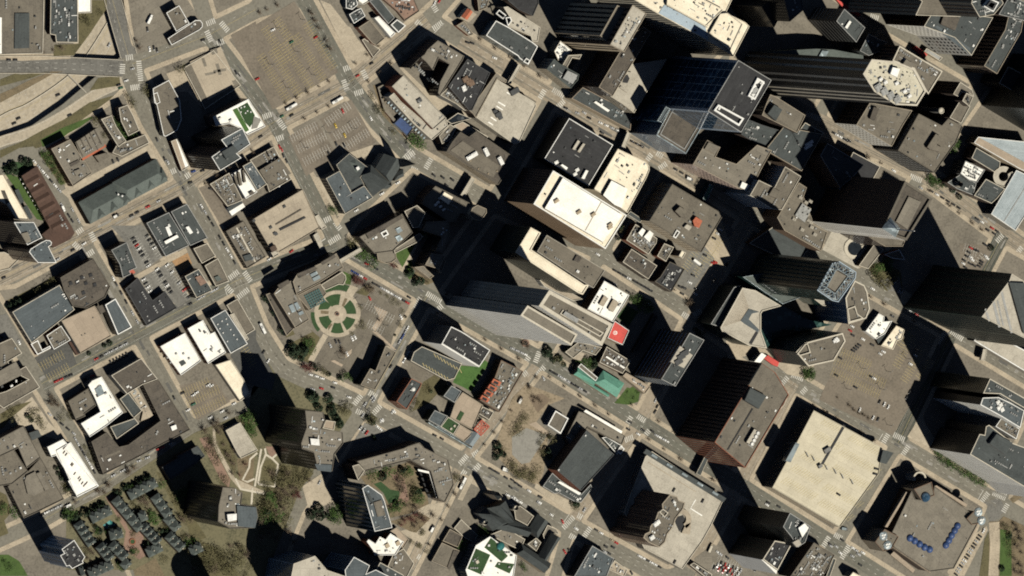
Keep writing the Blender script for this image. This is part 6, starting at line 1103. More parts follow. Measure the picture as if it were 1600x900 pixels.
b.patch('x1', '930,498 945,505 1085,262 1070,252', 22, 'black_roof', 'ramp_slot', .1); b.fan('x1', '965,412', 22, (7, 4, 3), 'grey_wall', 'stair_house', 'plain'); b.fan('x1', '920,512', 22, (4, 3, 3), 'grey_wall', 'stair_house', 'plain'); b.fan('x1', '840,440 880,465 960,520 1015,545 1060,575 1120,610', 22, (.6, 5, 2.5), 'grey_metal', 'lamp_frame', 'plain'); b.box('x2', '300,490 320,410 385,430 340,500', 22, 4, 'grey_wall', 'slate_roof', 'stair_house'); b.box('x1', '710,480 775,365 798,376 742,490', 22, 8, 'pale_glass', 'pale_glass', 'stair_tower')
gar = b
b = bd('civic_theatre', 'large tan roof with two rows of blue domes and glass corner turrets', 'a32', '578,700 672,500 690,540 720,545 775,520 778,480 935,592 985,650 870,865 760,880 590,765', 26, 'dark_brown_wall', 'taupe_roof', None, par='taupe_roof', units=6)
b.patch('a32', '640,690 672,540 760,540 900,610 940,650 850,840 770,840', 26, 'tan_roof' and 'taupe_roof')
b.tier('a32', '682,492 765,458 780,522 718,545', 30, 'tan_wall', 'brown_roof', None, par='brown_wall')
b.tier('a32', '930,630 965,595 992,618 985,655 955,660', 29, 'tan_wall', 'brown_roof', None, par='brown_wall'); b.tier('a32', '500,740 545,680 612,715 580,770 540,785', 29, 'tan_wall', 'brown_roof', None, par='brown_wall', units=3)
for q in ((985, 600), (1000, 640), (540, 712), (560, 755)): b.dome('a32', q, 4.6, 29, 'pale_glass', 'glass_turret', .45); b.fan('a32', [(q[0] - 6, q[1] - 3), (q[0] + 5, q[1] - 5), (q[0], q[1] + 7)], 29.6, (2.2, 1.5, 1.6), 'white_metal', 'turret_rib', 'plain')
for q in ((665, 722), (687, 735), (710, 750), (733, 765), (757, 775), (887, 665), (874, 687), (860, 710), (847, 733), (833, 755)): b.dome('a32', q, 3.6, 26, 'blue_panel', 'blue_dome', .75)
b.dome('a32', (738, 530), 5, 30, 'blue_glass', 'glass_dome', .7); b.box('a32', '585,765 600,755 768,870 760,885', 20, 4, 'tan_wall', 'pink_tan_roof', 'cornice_wing'); b.box('a32', '575,800 590,785 690,870 680,885', 12, 3, 'tan_wall', 'pink_tan_roof', 'cornice_wing'); b.box('a32', '778,480 790,475 935,565 928,578', 18, 5, 'tan_wall', 'pink_tan_roof', 'cornice_wing'); b.box('a32', '548,670 560,672 655,510 648,505', 18, 5, 'tan_wall', 'pink_tan_roof', 'cornice_wing'); b.box('a32', '850,860 858,865 985,670 975,662', 18, 5, 'tan_wall', 'pink_tan_roof', 'cornice_wing')
b = Bd('round_bay', 'half round stone colonnade on the corner of the blue domed theatre', 'colonnade'); ring(b, 'a32', (712, 440), 30, 22, 18, 18, 'light_stone', 150, 360, 'colonnade_wall')
b = bd('white_banded_tower', 'white banded tower with stepped curved slate roofs at the right border', 'x2', '860,440 920,312 952,318 960,265 980,255 1130,370 1270,420 1290,720 1195,640', 84, ('white_wall', 'black_wall'), 'slate_roof', ('ribbon', 3.6, 1, 1, .13), wm='dark_glass', par='light_stone', pw=.8, units=8); b.box('x2', '985,372 1030,312 1130,368 1085,442', 84, 5, 'grey_wall', 'slate_roof')
b.tier('x2', '925,130 940,85 1040,82 1115,118 1200,165 1175,275 1060,205', 100, ('white_wall', 'black_wall'), 'blue_slate_roof', ('ribbon', 3.6, 1, 1, .13), wm='dark_glass', par='white_metal', pw=.8, units=6); b.tier('x2', '1020,265 1058,210 1170,280 1150,345', 88, 'grey_wall', 'brown_roof', None, par='white_metal', units=6); b.tier('x2', '942,58 985,-35 1260,120 1250,180 1120,105 1050,62', 112, 'dark_green_wall', 'slate_roof', ('ribbon', 3.6, 1, 1, .45), wm='black_glass', par='light_stone', pw=.8, units=3); b.fan('x2', '1035,115 1050,130 1040,150 1060,160', 100, (4, 4, 2), 'white_metal', 'cooling_unit')
b = bd('striped_concrete_tower', 'concrete roofed tower with dark grooves and a shaded facade at the right border', 'd6', '800,690 1060,350 1082,285 1440,505 1440,1000 1180,880', 165, 'dark_green_wall', 'concrete_roof', ('fins', 1, 6, .4), wm='black_wall', par='light_stone', pw=.6)
for q in ('980,455 1000,448 1095,840 1075,845', '900,545 925,540 985,785 960,790', '945,540 958,535 1012,770 1000,775', '830,620 845,610 885,730 868,735'): b.box('d6', q, 165, .25, 'dark_metal', 'grey_metal', 'roof_groove')
b.box('d6', '1062,368 1210,375 1320,520 1320,900 1195,840', 165, 3, 'dark_metal', 'slate_roof', 'slate_roof')
bd('concrete_hall', 'long pale concrete roof along the avenue below the striped tower', 'w2', '885,530 920,475 1020,492 1320,650 1320,790 1200,718', 13, 'concrete_wall', 'concrete_roof', None, par='white_metal', pw=1)
bd('bright_drugstore', 'bright white and cream roofed shop at the head of the striped car park', 'w2', '208,470 290,358 325,378 322,410 375,405 330,485 320,490 275,520', 7, 'white_wall', 'white_roof', None, par='white_metal', units=3).tier('w2', '305,560 400,435 452,460 435,520 405,530 380,585', 7.5, 'cream_wall', 'cream_roof', None, par='cream_roof', units=5)
bd('drugstore_annex', 'dark sloped roof between the bright white and cream shop roofs', 'w2', '280,525 320,488 350,492 325,560 290,548', 5, 'brown_wall', 'slate_roof', None, par=None)
# v1 centre
b = bd('cream_mid_tower', 'tan roofed tower with bright cream side casting a wedge of shadow', 'v1', '485,420 540,325 638,372 705,240 805,302 685,512 630,508', 58, 'white_wall', 'brown_roof', GRID, par='light_stone', units=8, wm='tan_wall'); b.box('v1', '605,420 635,372 685,402 660,442', 58, 3, 'dark_brown_wall', 'brown_roof')
b = bd('pink_grid_office', 'taupe roofed office with pinkish gridded front beside the blue tower', 'v1', '128,228 218,75 300,120 270,180 400,225 530,105 622,140 560,250 490,390 425,382', 48, ('pink_wall', 'dark_brown_wall'), 'taupe_roof', ('grid', 7, 4.2, .5, .5), par='tan_roof', units=14); b.box('v1', '205,130 230,88 298,118 270,165', 48, 3, 'tan_wall', 'taupe_roof'); b.box('v1', '425,370 440,335 488,360 465,390', 48, 3, 'white_wall', 'white_roof', 'rooftop_unit'); b.tier('v1', '380,270 405,225 470,245 530,250 520,290 440,330 360,310', 40, 'dark_brown_wall', 'brown_roof', None, units=6)
bd('slate_mid_block', 'big plain slate roof right of the blue tower with two pale strips', 'v1', '590,125 705,-20 790,10 940,38 808,270 615,158', 42, 'brown_wall', 'slate_roof', RIB, par='tan_roof', units=4).fan('v1', '855,95 850,115', 42, (9, 3, 1.5), 'white_metal'); bd('slate_mid_block', 'dark slate roof squeezed between the blue tower and plain slate roof', 'v1', '430,40 460,-60 560,-20 690,20 605,120 530,100', 40, 'dark_brown_wall', 'slate_roof', None, par='dark_metal', units=8)
bd('clock_block', 'taupe roof with a framed centre and dark penthouse by the avenue', 'u1', '590,640 612,590 650,605 832,720 780,830 660,770 560,720', 50, 'dark_brown_wall', 'brown_roof', GRID, par='tan_roof', units=3).box('u1', '600,710 640,655 690,685 650,755', 50, 6, 'dark_metal', 'slate_roof'); bd('small_slate', 'small slate roof right of the framed taupe roof', 'u1', '782,830 830,765 945,828 905,900 850,895', 40, 'dark_brown_wall', 'slate_roof', None, units=1)
b = bd('machine_roof', 'long taupe roof crowded with pale machines beside the pyramid tower', 'v1', '655,560 790,340 840,372 820,430 870,560 880,600 970,650 930,770 700,640', 34, 'brown_wall', 'brown_roof', None, par='tan_roof', units=14); b.fan('v1', '835,465 862,458 822,492 852,505 815,530 845,540 850,578 800,435 760,570', 34, (4, 2.6, 2), 'concrete_roof', 'cooling_unit', 'box', -.5); b.box('v1', '770,545 815,470 870,510 830,590', 34, 2, 'grey_metal', 'grey_metal', 'plant_deck'); b.fan('v1', '870,620 890,665 810,635 865,590', 34, (4, 3, 2), 'concrete_roof', 'cooling_unit', 'box', -.5)
bd('grey_gabled_block', 'grey green low sloped roof lit between deep shadows', 'v1', '925,172 970,95 1195,230 1180,250 1112,322 1048,372', 42, 'dark_brown_wall', 'slate_roof', None, par='grey_metal', units=4)
bd('teal_lantern', 'small teal lantern block below the grey green roof', 'v1', '1040,375 1075,330 1120,360 1085,425', 30, 'teal_glass', 'grey_metal', None, par='pale_glass'); bd('green_arcade', 'small green glazed arcade over the street beside the patterned garage', 'v1', '190,440 235,350 258,360 215,462', 10, 'teal_glass', 'copper_roof', None, par='pale_glass')
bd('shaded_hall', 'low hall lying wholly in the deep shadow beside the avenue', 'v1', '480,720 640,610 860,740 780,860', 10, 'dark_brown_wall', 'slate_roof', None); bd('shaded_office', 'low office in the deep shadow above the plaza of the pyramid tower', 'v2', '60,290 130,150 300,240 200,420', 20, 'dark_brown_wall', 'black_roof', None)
# deck with helix, brown rounded tower
b = bd('parking_deck', 'long pale concrete parking deck with a curled ramp and glazed edge strip', 'px', '1008,713 1018,705 1131,779 1110,823 1097,846 1066,889 1006,857 975,800', 14, 'concrete_wall', 'concrete_roof', RIB, par='light_stone'); b.box('x1', '-178,430 -160,405 340,715 320,740', 14, 1.2, 'grey_metal', 'slate_roof', 'glazed_strip')
for i in range(5): b.box('x1', [(-130 + i * 95, 447 + i * 58), (-122 + i * 95, 436 + i * 58), (-88 + i * 95, 458 + i * 58), (-96 + i * 95, 468 + i * 58)], 15.3, .5, 'white_metal', 'pale_glass', 'roof_light')
for i in range(2): b.patch('y0', [(850, 190 + i * 2), (853, 186 + i * 2), (1150, 372), (1147, 376)], 14 + .13 * i, 'tan_roof', 'deck_line', .1)
for q in ('1115,480 1119,476 1190,520 1186,526', '1108,490 1112,486 1150,425 1145,422'): b.patch('y0', q, 14, 'white_roof', 'deck_line', .2)
ring(b, 'y0', (1055, 545), 66, 34, 16, 2, 'tan_roof', -150, 60, 'helix_ramp'); b.box('y0', '1085,580 1120,565 1112,640 1060,632', 15, 1, 'tan_wall', 'tan_roof', 'helix_ramp'); b.box('y0', '1018,560 1035,530 1070,520 1082,545 1075,600 1045,622', 14, .3, 'dark_metal', 'black_roof', 'ramp_void')
b = bd('rounded_brown_tower', 'brown tower with rounded notched taupe roof over the long black shadow', 'y0', '818,660 830,635 858,622 862,590 895,545 910,500 938,478 935,450 985,390 1030,402 1040,425 1080,440 1070,480 1020,545 1008,590 970,640 955,690 920,722 850,690', 76, 'brown_wall', 'brown_roof', ('grid', 3.4, 2.4, .45, .45), wm='black_glass', par='tan_roof', pw=1, units=16); b.frame('y0', '920,500 945,480 978,505 955,535', 76, 'light_stone', .8, 1.5); b.fan('y0', '905,565 895,575 870,660', 76, (5, 4, 3), 'white_metal')
# bottom right
b = bd('twin_tower', 'dark glass tower with slate roof and pale plant at its upper edge', 'y1', '692,592 735,505 790,540 865,590 830,690 785,720 740,650', 100, 'black_wall', 'slate_roof', ('ribbon', 7, 1, 1, .35), wm='dark_green_wall', par='grey_metal', units=14); b.box('y1', '790,600 830,570 855,600 815,660', 100, 4, 'light_stone', 'white_roof', 'plant_room'); b.box('y1', '755,690 790,670 810,700 780,720', 100, 3, 'light_stone', 'concrete_roof')
b = bd('twin_tower', 'dark ribbed tower with white side wall and black roof beside the car lot', 'y1', '565,795 640,678 748,698 658,865', 75, 'black_wall', 'black_roof', ('fins', 1, 4, .35), wm='dark_green_wall', par='light_stone', pw=1, units=14)
b.tier('y1', '560,798 568,792 660,856 652,888', 73, 'white_wall', 'white_wall', None, par=None, roofname='side_wall_top')
bd('brown_department', 'brown flat roof scattered with white vents at the bottom border', 'y1', '735,905 885,690 1015,768 985,830 940,905', 24, 'dark_brown_wall', 'brown_roof', None, par='brown_roof', units=40); bd('slate_annex', 'slim slate roof strip beside the brown vented roof', 'y1', '960,905 1005,785 1025,795 985,905', 16, 'dark_brown_wall', 'slate_roof', None); bd('white_corner_shop', 'pale roof corner at the bottom border right of the dark strip', 'y1', '1105,905 1130,875 1220,920 1200,960', 14, 'cream_wall', 'cream_roof', None)
bd('lot_kiosk', 'thin dark roofed strip building beside the red car lot', 'y1', '110,830 135,815 250,890 230,925', 6, 'dark_brown_wall', 'dark_brown_roof', None, units=8)
for m_, (vs, fs) in PV.items():
    o = link('road_markings', mesh('road_markings', vs, fs), None, m_); o['kind'] = 'structure'
# ------------------------------------------------------------------ trees
def crown_mesh(kind, seed):
    r = random.Random(seed); vs, fs = [], []
    def leaf(c, s, el=1.0):
        a = Vector((r.gauss(0, 1), r.gauss(0, 1), r.gauss(0, .6))).normalized(); b = a.cross(Vector((r.gauss(0, 1), r.gauss(0, 1), r.gauss(0, 1)))).normalized()
        k = len(vs); vs.extend([c - a * s * el - b * s, c + a * s * el - b * s * .6, c + a * s * el + b * s, c - a * s * el + b * s * .6]); fs.append([k, k + 1, k + 2, k + 3])
    if kind in 'GO':
        cl = [(Vector((r.uniform(-.6, .6), r.uniform(-.6, .6), r.uniform(.35, .85))), r.uniform(.22, .4)) for _ in range(14)]
        for c, rad in cl:
            for _ in range(26 if kind == 'G' else 18):
                d = Vector((r.gauss(0, 1), r.gauss(0, 1), r.gauss(0, .8))).normalized() * rad * r.uniform(.6, 1); leaf(c + d, r.uniform(.022, .055))
    elif kind == 'D':
        for i in range(320):
            h = r.random(); rad = .55 * (1 - h) ** .8 * r.uniform(.75, 1.08); a = r.uniform(0, 6.283); leaf(Vector((rad * math.cos(a), rad * math.sin(a), .12 + h * .98)), r.uniform(.035, .07))
    else:
        for i in range(44):
            a = r.uniform(0, 6.283); e = r.uniform(.5, 1.35); d = Vector((math.cos(a) * math.cos(e), math.sin(a) * math.cos(e), math.sin(e))); p = Vector((0, 0, .25)); 
            for s in range(9):
                p = p + (d + Vector((r.gauss(0, .45), r.gauss(0, .45), r.gauss(0, .3)))) * .085; leaf(p, r.uniform(.006, .016), r.uniform(4, 8))
    return mesh('crown', vs, fs)
def trunk_mesh(kind, seed):
    r = random.Random(seed); vs, fs = [], []
    def limb(p, q, r0, r1):
        k = len(vs); d = (q - p).normalized(); a = d.orthogonal().normalized(); b = d.cross(a)
        for c, rr in ((p, r0), (q, r1)): vs.extend([c + (a * math.cos(i * 1.2566) + b * math.sin(i * 1.2566)) * rr for i in range(5)])
        fs.extend([[k + i, k + (i + 1) % 5, k + 5 + (i + 1) % 5, k + 5 + i] for i in range(5)])
    limb(Vector((0, 0, 0)), Vector((0, 0, .45 if kind != 'D' else 1.0)), .035, .022 if kind != 'D' else .004)
    if kind != 'D':
        for i in range(7):
            a = i * .9 + r.uniform(-.2, .2); e = r.uniform(.5, 1.1); L = r.uniform(.3, .5); limb(Vector((0, 0, r.uniform(.28, .45))), Vector((math.cos(a) * math.cos(e) * L, math.sin(a) * math.cos(e) * L, .4 + math.sin(e) * L)), .016, .004)
    return mesh('trunk', vs, fs)
TM = {}
for k_, m_ in (('G', 'leaf_green'), ('O', 'leaf_olive'), ('D', 'leaf_dark'), ('B', 'twig_brown'), ('R', 'twig_red')):
    TM[k_] = []
    for s_ in range(3):
        c_ = crown_mesh(k_, s_ + 5); c_.materials.append(MATS[m_]); t_ = trunk_mesh(k_, s_ + 9); t_.materials.append(MATS['bark']); TM[k_].append((c_, t_))
KN = {'G': ('leafy_tree', 'tree'), 'O': ('budding_tree', 'tree'), 'D': ('conifer', 'tree'), 'B': ('bare_tree', 'tree'), 'R': ('red_twig_tree', 'tree')}
def trees(kind, tile, pts, size, label, z=.15):
    P = pp(pts)
    for p in P:
        s = size * RND.uniform(.62, 1.15); q = g(topx(tile, p), z + s * .55); t = empty(KN[kind][0], (q.x, q.y, z), RND.uniform(0, 6.28)); t.scale = (s * RND.uniform(.9, 1.1), s * RND.uniform(.9, 1.1), s * RND.uniform(.85, 1.15))
        tag(t, label, KN[kind][1], label if len(P) > 1 else None); c_, tr_ = RND.choice(TM['O' if kind == 'D' and 'conifer' not in label and RND.random() < .4 else kind]); link('crown', c_, t); link('trunk', tr_, t)
T_ = trees
T_('G', 'd1', '735,35 760,60 745,90 780,85 795,115 770,135 815,130', 9, 'bright green leafy tree between the two taupe apartment bars')
T_('G', 'd1', '270,240 300,255 310,295 335,320 345,355 370,385 385,415', 6, 'green tree in the strip along the car lined side street')
T_('D', 'd1', '85,320 150,285 185,300 60,345 100,350', 9, 'dark conifer above the red brown rowhouse roof'); T_('O', 'd1', '605,40 590,20 650,130', 6, 'olive tree in the gaps beside the ridged rowhouse')
T_('O', 'a00', '600,445 615,470 630,490 685,420 690,440 845,320', 7, 'olive budding street tree along the avenue below the bridge crossing'); T_('B', 'a00', '250,235 290,225 205,245 640,190 655,225', 6, 'bare brown tree beside the freeway crossing')
T_('O', 'a00', '380,30 400,90 420,110 470,60', 6, 'budding shrub tree on the grassy slope beside the white annex'); T_('B', 'a10', '260,60 275,95 295,130 330,190 350,230', 6, 'bare tree in the strip right of the big car park'); T_('B', 'a10', '50,45 100,25 20,60', 5, 'bare tree along the top edge of the big car park')
T_('O', 'c7', '170,600 190,665 215,700 300,820', 6, 'olive tree on the planted slope of the curved avenue'); T_('G', 'c7', '420,870 450,880 470,905', 9, 'big green tree at the end of the blue panel terrace')
T_('G', 'd2', '950,430 965,440', 7, 'green street tree left of the slate church hall'); T_('G', 'c1', '345,715 360,725', 8, 'green tree at the end of the curved road footbridge'); T_('G', 'c1', '410,755', 8, 'single round green tree beside the rounded taupe bay'); T_('O', 'c1', '270,620 285,650 300,640', 7, 'olive tree beside the crossing under the octagon office'); T_('G', 'c1', '715,550 725,575', 9, 'green tree in the tan courtyard of the octagon office'); T_('R', 'c1', '545,790 530,775 560,785', 6, 'reddish shrub tree at the tip of the triangular lawn'); T_('D', 'c1', '630,830 650,820 690,870 720,880 680,890', 8, 'dark conifer in the corner garden by the hotel tower crossing'); T_('O', 'c1', '760,850 745,880', 6, 'olive tree in the corner garden by the hotel tower crossing')
T_('R', 'c2', '620,140 640,150 660,160 630,165', 7, 'reddish bare tree at the entrance of the round garden'); T_('B', 'c2', '700,205 715,220 690,195 730,200', 8, 'bare tree at the corner of the round garden car park'); T_('D', 'c2', '230,560 260,590 300,600 245,620 285,640 310,580 225,600', 9, 'dark conifer in the planted corner below the concert hall'); T_('G', 'c2', '320,545 345,540 335,570', 8, 'green tree in the planted corner below the concert hall'); T_('D', 'c2', '60,260 80,275 110,345 125,360 160,460 180,480', 7, 'dark conifer between the street and the concert hall steps')
T_('B', 'c2', '540,580 550,610 535,600 770,400', 6, 'bare tree on a planted island of the round garden car park'); T_('D', 'c2', '380,710 405,715 435,735 460,740 525,760 360,690', 6, 'dark shrub tree along the lower kerb of the round garden car park'); T_('G', 'c2', '565,755 590,760', 7, 'green tree at the corner of the taupe long office'); T_('R', 'c2', '300,690 320,700 335,705', 7, 'reddish bare tree by the lower curve of the street'); T_('D', 'c2', '915,345 935,380 905,430 870,495', 4, 'small dark shrub along the right kerb of the round garden car park'); T_('O', 'c2', '650,320 658,410 630,440 600,480 670,440', 4, 'small olive shrub round the edge of the round garden'); T_('O', 'c2', '780,235 820,255 860,280 890,300', 4, 'small olive shrub beside the parked cars of the round garden')
T_('O', 'c3', '340,590 360,570 375,610 330,640', 5, 'olive shrub in the dry lot beside the red brick block'); T_('D', 'c3', '455,525 440,515', 6, 'dark tree behind the blue slate towers'); T_('D', 'c3', '75,700 100,705 90,720 60,690', 8, 'dark tree at the corner of the small car park')
T_('G', 'c5', '330,400 430,370 540,400 560,390 440,640 470,610 610,545 625,560 490,600', 8, 'green tree in the courtyard of the arc apartments'); T_('D', 'c5', '520,380 530,420 590,480 600,510 620,520 580,540 400,420 480,590', 9, 'dark tree in the courtyard of the arc apartments'); T_('B', 'c5', '490,480 500,450 520,490 510,510 540,600 600,610', 8, 'bare tree in the courtyard of the arc apartments'); T_('R', 'c5', '560,680 580,690 600,660 650,685 530,690 510,720', 7, 'reddish bare tree on the dry bank below the arc apartments'); T_('O', 'c5', '855,425 845,435 640,770 570,830 620,850', 6, 'olive street tree along the pale boulevard'); T_('D', 'c5', '345,180 335,170', 6, 'dark tree on the rim of the small car park')
T_('O', 'x0', '75,200 90,215 60,230 30,260 25,300 50,290', 7, 'olive tree on the plaza lawn left of the white edged kiosk'); T_('O', 'x0', '190,330 180,370 185,420 195,440 160,540 140,570 130,590', 6, 'olive tree on the plaza right of the gravel court'); T_('O', 'c8', '650,230 680,250 720,240 700,270 740,270 770,290 640,210 670,280', 7, 'olive tree along the lower side of the plaza'); T_('D', 'c8', '555,85 580,100 560,130 545,160 590,140', 8, 'dark olive tree on the plaza by the boulevard crossing'); T_('B', 'x0', '130,80 150,90 170,95 140,110 180,110', 5, 'bare shrub in the brown plaza bed'); T_('D', 'x0', '235,330 245,350 225,420 215,460 240,450', 7, 'dark tree between the kiosk and the brick hall'); T_('D', 'x0', '400,770 390,745 410,755', 7, 'dark tree at the corner of the low slate lobby')
T_('B', 'c8', '60,520 90,550 50,570 150,520 30,590', 7, 'bare tree on the dry plaza left of the boulevard'); T_('G', 'c8', '310,690 330,700 320,715', 7, 'green tree in the low walled yard'); T_('G', 'c8', '450,610 470,630 440,640 700,830 720,850', 6, 'green tree in the garden of the big slate church'); T_('O', 'c8', '75,630 60,715 110,745', 5, 'small olive tree along the lower boulevard kerb')
T_('G', 'w0', '755,265 790,290 820,310 850,325 870,330 780,270', 8, 'green tree shading the dark lawn beside the white square roof'); T_('D', 'w0', '230,590 245,620 260,650 290,660 220,610 300,640 330,680', 8, 'dark tree in front of the green glazed hotel entrance'); T_('G', 'w0', '430,660 450,680 465,665 480,690', 7, 'green tree on the roof garden behind the tan kiosk'); T_('D', 'w0', '510,655 520,675 505,690', 8, 'dark conifer behind the copper roof'); T_('G', 'w0', '720,850 760,890 790,850', 2.5, 'green shrub in the garden below the copper roof'); T_('B', 'w0', '1110,290 1125,300 1095,305', 7, 'bare tree at the corner of the open car park'); T_('B', 'w0', '85,540 70,550 100,565', 5, 'bare shrub in the round planter before the white hotel')
T_('D', 'v0', '665,690 690,640 680,620', 6, 'dark tree in the gap below the white roof tower'); T_('G', 'w1', '845,730 860,740 870,725 855,755', 7, 'green tree at the corner of the yellow striped car park'); T_('D', 'w1', '150,460 170,480 200,490 265,290 270,315', 6, 'dark street tree in the shade by the fan roof store')
T_('G', 'w2', '350,40 300,70 290,95 345,60', 9, 'green tree in the shaded garden below the pyramid tower'); T_('O', 'w2', '270,120 300,150 320,180 350,190 370,150 400,140 390,110 260,90', 8, 'olive tree in the shaded garden below the pyramid tower'); T_('G', 'v2', '765,110 780,95 755,125', 7, 'green tree beside the tan department store'); T_('G', 'v2', '610,310 630,325 645,340 660,350 625,340', 8, 'green tree at the avenue crossing below the tan department store'); T_('D', 'v2', '690,350 720,360 760,390 800,430 1000,750', 6, 'dark shrub tree along the front of the brewery block')
T_('G', 'x2', '665,445 690,460 715,478 740,492 765,508 790,525 830,550 855,565 880,580 905,595 930,608 955,620', 7, 'green clipped tree in the row along the white banded tower'); T_('B', 'x2', '35,85 110,135 140,165 170,185 200,195 230,215', 4, 'bare shrub in the strip below the yellow striped car park'); T_('D', 'd7', '1010,420 1040,470 1070,520 1060,600 1080,700 1110,560', 6, 'dark shrub along the grass right of the curved path'); T_('B', 'd7', '1120,420 1150,480 1180,560 1140,620 1180,680 1120,740 1170,800 1190,880 1130,860', 7, 'bare tree in the thicket at the lower right corner'); T_('D', 'd7', '1000,830', 6, 'single dark round bush on the grass at the lower right corner')
T_('D', 'c4', '1075,130 1080,170 1100,200 1115,230 1130,250 980,130 1000,150 1060,90 950,70 970,85', 9, 'dark conifer beside the right hand brown tower'); T_('O', 'c4', '1170,150 1150,165', 9, 'olive round tree at the street end by the brown tower'); T_('G', 'c4', '540,190 560,210 545,230 570,270 580,310 550,280', 9, 'green tree along the pale gym roof'); T_('B', 'c4', '340,260 280,290 370,300 400,380 430,450 470,420 380,270 430,180 350,240', 8, 'bare tree on the slope by the brick coloured track'); T_('O', 'c4', '800,560 830,600 860,570 900,590 780,600 870,620', 8, 'olive tree in the gardens below the right hand brown tower'); T_('B', 'c4', '740,650 780,670 800,690 740,690 850,650 760,720', 8, 'bare tree on the bank above the curved wall'); T_('R', 'c4', '860,680 840,700 870,700 530,500 495,565', 6, 'red twigged tree in the gardens between the brown towers'); T_('D', 'c4', '755,605 745,590 670,650 640,720 650,750 670,800 680,770', 8, 'dark tree beside the roof garden walkway'); T_('G', 'c4', '690,700 700,820 730,830 660,830', 8, 'bright green tree below the roof garden walkway'); T_('D', 'c4', '970,790 1000,780 1040,820 1080,840 1010,830 950,820 1100,800', 9, 'dark conifer in the shade left of the striped tower'); T_('G', 'c4', '1100,795 1090,830 1110,850', 8, 'green tree left of the striped tower'); T_('G', 'c4', '140,680 160,690 130,700', 7, 'green tree by the long shadow of the left hand brown tower')
T_('O', 'a02', '960,780 990,800 1020,790 1040,830 1090,800 1110,850 980,850 1060,870 930,820 1130,830', 8, 'olive tree in the gardens at the bottom left of centre'); T_('B', 'a02', '1000,870 1080,760 1150,800 910,870 1120,760', 8, 'bare tree in the gardens at the bottom left of centre')
T_('D', 'c6', '500,310 530,295 560,290 590,270 620,255 650,240 435,340 460,345 690,345 700,360', 7, 'dark conifer behind the upper slate townhouses'); T_('D', 'c6', '190,490 240,480 290,455 310,440 340,425 160,510 100,500', 8, 'dark conifer behind the left slate townhouses'); T_('G', 'c6', '130,470 110,490 530,320 670,500 690,520 560,740 470,830 740,290 880,340 900,350 940,680 960,690', 7, 'green tree among the slate townhouses'); T_('B', 'c6', '520,200 380,290 160,400 320,330 600,400 640,410 620,380 280,750 240,780 260,730 910,630', 7, 'bare tree on the lawns of the slate townhouses'); T_('D', 'c6', '600,480 610,500 740,600 770,600 640,690 660,700 545,740 300,570 330,600 760,790', 6, 'dark shrub tree tucked between the slate townhouses'); T_('O', 'c6', '150,560 290,560 330,640 370,700 450,720 230,740 560,420 540,380 600,440 720,440 760,560 700,620 840,560 880,640 660,640 560,620 480,700 330,820', 5, 'budding olive tree in the small gardens of the slate townhouses'); T_('G', 'c6', '310,600 380,600 450,520 520,460 640,380 700,540 790,590 830,700 700,720 480,860 300,860', 4.5, 'small green tree in the gardens of the slate townhouses'); T_('O', 'c6', '1020,740 1060,800 1090,840 1150,780 1170,830 1010,790 1120,870', 8, 'olive tree on the dry slope right of the townhouses')
T_('D', 'd3', '60,390 90,380 120,365 150,350 180,335 210,320 240,300 270,280 300,265 330,250', 7, 'dark green tree in the hedge above the slate hall'); T_('D', 'd3', '690,625 655,640 560,690', 5, 'dark shrub beside the pale showroom'); T_('D', 'a02', '130,150 160,140 180,170 200,190 70,175 150,170', 7, 'dark tree beside the small stone house'); T_('O', 'a02', '45,110 60,125 90,100 30,150 180,120', 5, 'olive shrub in the small lawn at the left border'); T_('B', 'a02', '240,60 255,80 270,100 240,90', 7, 'bare tree on the street corner below the left border blocks'); T_('O', 'a02', '335,155 320,140 300,120 290,160 400,300 420,330 440,360 460,300', 5, 'olive street tree beside the folded brown roof'); T_('B', 'a02', '510,470 490,510 600,420 630,395 450,500', 6, 'bare tree along the street above the townhouses'); T_('O', 'c4', '400,600 420,680 340,420 360,470 310,350 290,420 860,520 930,560 720,600 780,520 690,760 620,790 660,770 720,800 110,740 150,780 170,830 120,690', 7, 'olive tree scattered in the gardens round the left brown tower'); T_('B', 'c4', '330,380 460,500 455,560 700,560 930,600 790,560 830,650 180,760 140,850 190,850', 8, 'bare tree scattered in the gardens round the left brown tower'); T_('O', 'a02', '910,760 940,860 1010,850 1080,880 1130,780 1170,860 1150,900 890,800 960,830 1040,800', 7, 'olive tree on the dry slope below the left brown tower'); T_('B', 'a12', '30,640 60,700 100,720 150,690 20,720 90,600 130,580 180,740', 8, 'bare tree on the bank left of the striped tower'); T_('O', 'a12', '60,560 110,540 150,560 40,600 90,660 140,640 30,680', 8, 'olive tree on the bank left of the striped tower')
T_('G', 'a02', '310,600 330,610 140,590 20,570 10,590 75,600', 7, 'green tree by the lower left archive roofs'); T_('G', 'a02', '20,830 45,860', 5, 'green shrub on the round lawn in the lower left corner'); T_('D', 'a02', '275,420 290,440 300,470 320,490 265,395 310,510', 6, 'dark tree in the gap beside the long white roof'); T_('O', 'a02', '1150,150 1170,160 1130,170', 8, 'green olive tree by the long black shadow of the left brown tower')
def street_trees(pl, off, gap, label, size=4.2, k='B', skip=.2):
    w_ = [g(p) for p in pl]; s = 4.0; n = 0
    for i in range(len(w_) - 1):
        e = w_[i + 1] - w_[i]; L = e.length; e /= L; nr = Vector((-e.y, e.x, 0)) * off; t = 16.0
        while t < L - 16:
            if RND.random() > skip:
                q = w_[i] + e * t + nr; z = size * RND.uniform(.8, 1.25); o = empty(KN[k][0], (q.x, q.y, .14), RND.uniform(0, 6.28)); o.scale = (z, z, z); tag(o, label, 'tree', label); c_, tr_ = RND.choice(TM[k]); link('crown', c_, o); link('trunk', tr_, o)
            t += gap * RND.uniform(.85, 1.15)
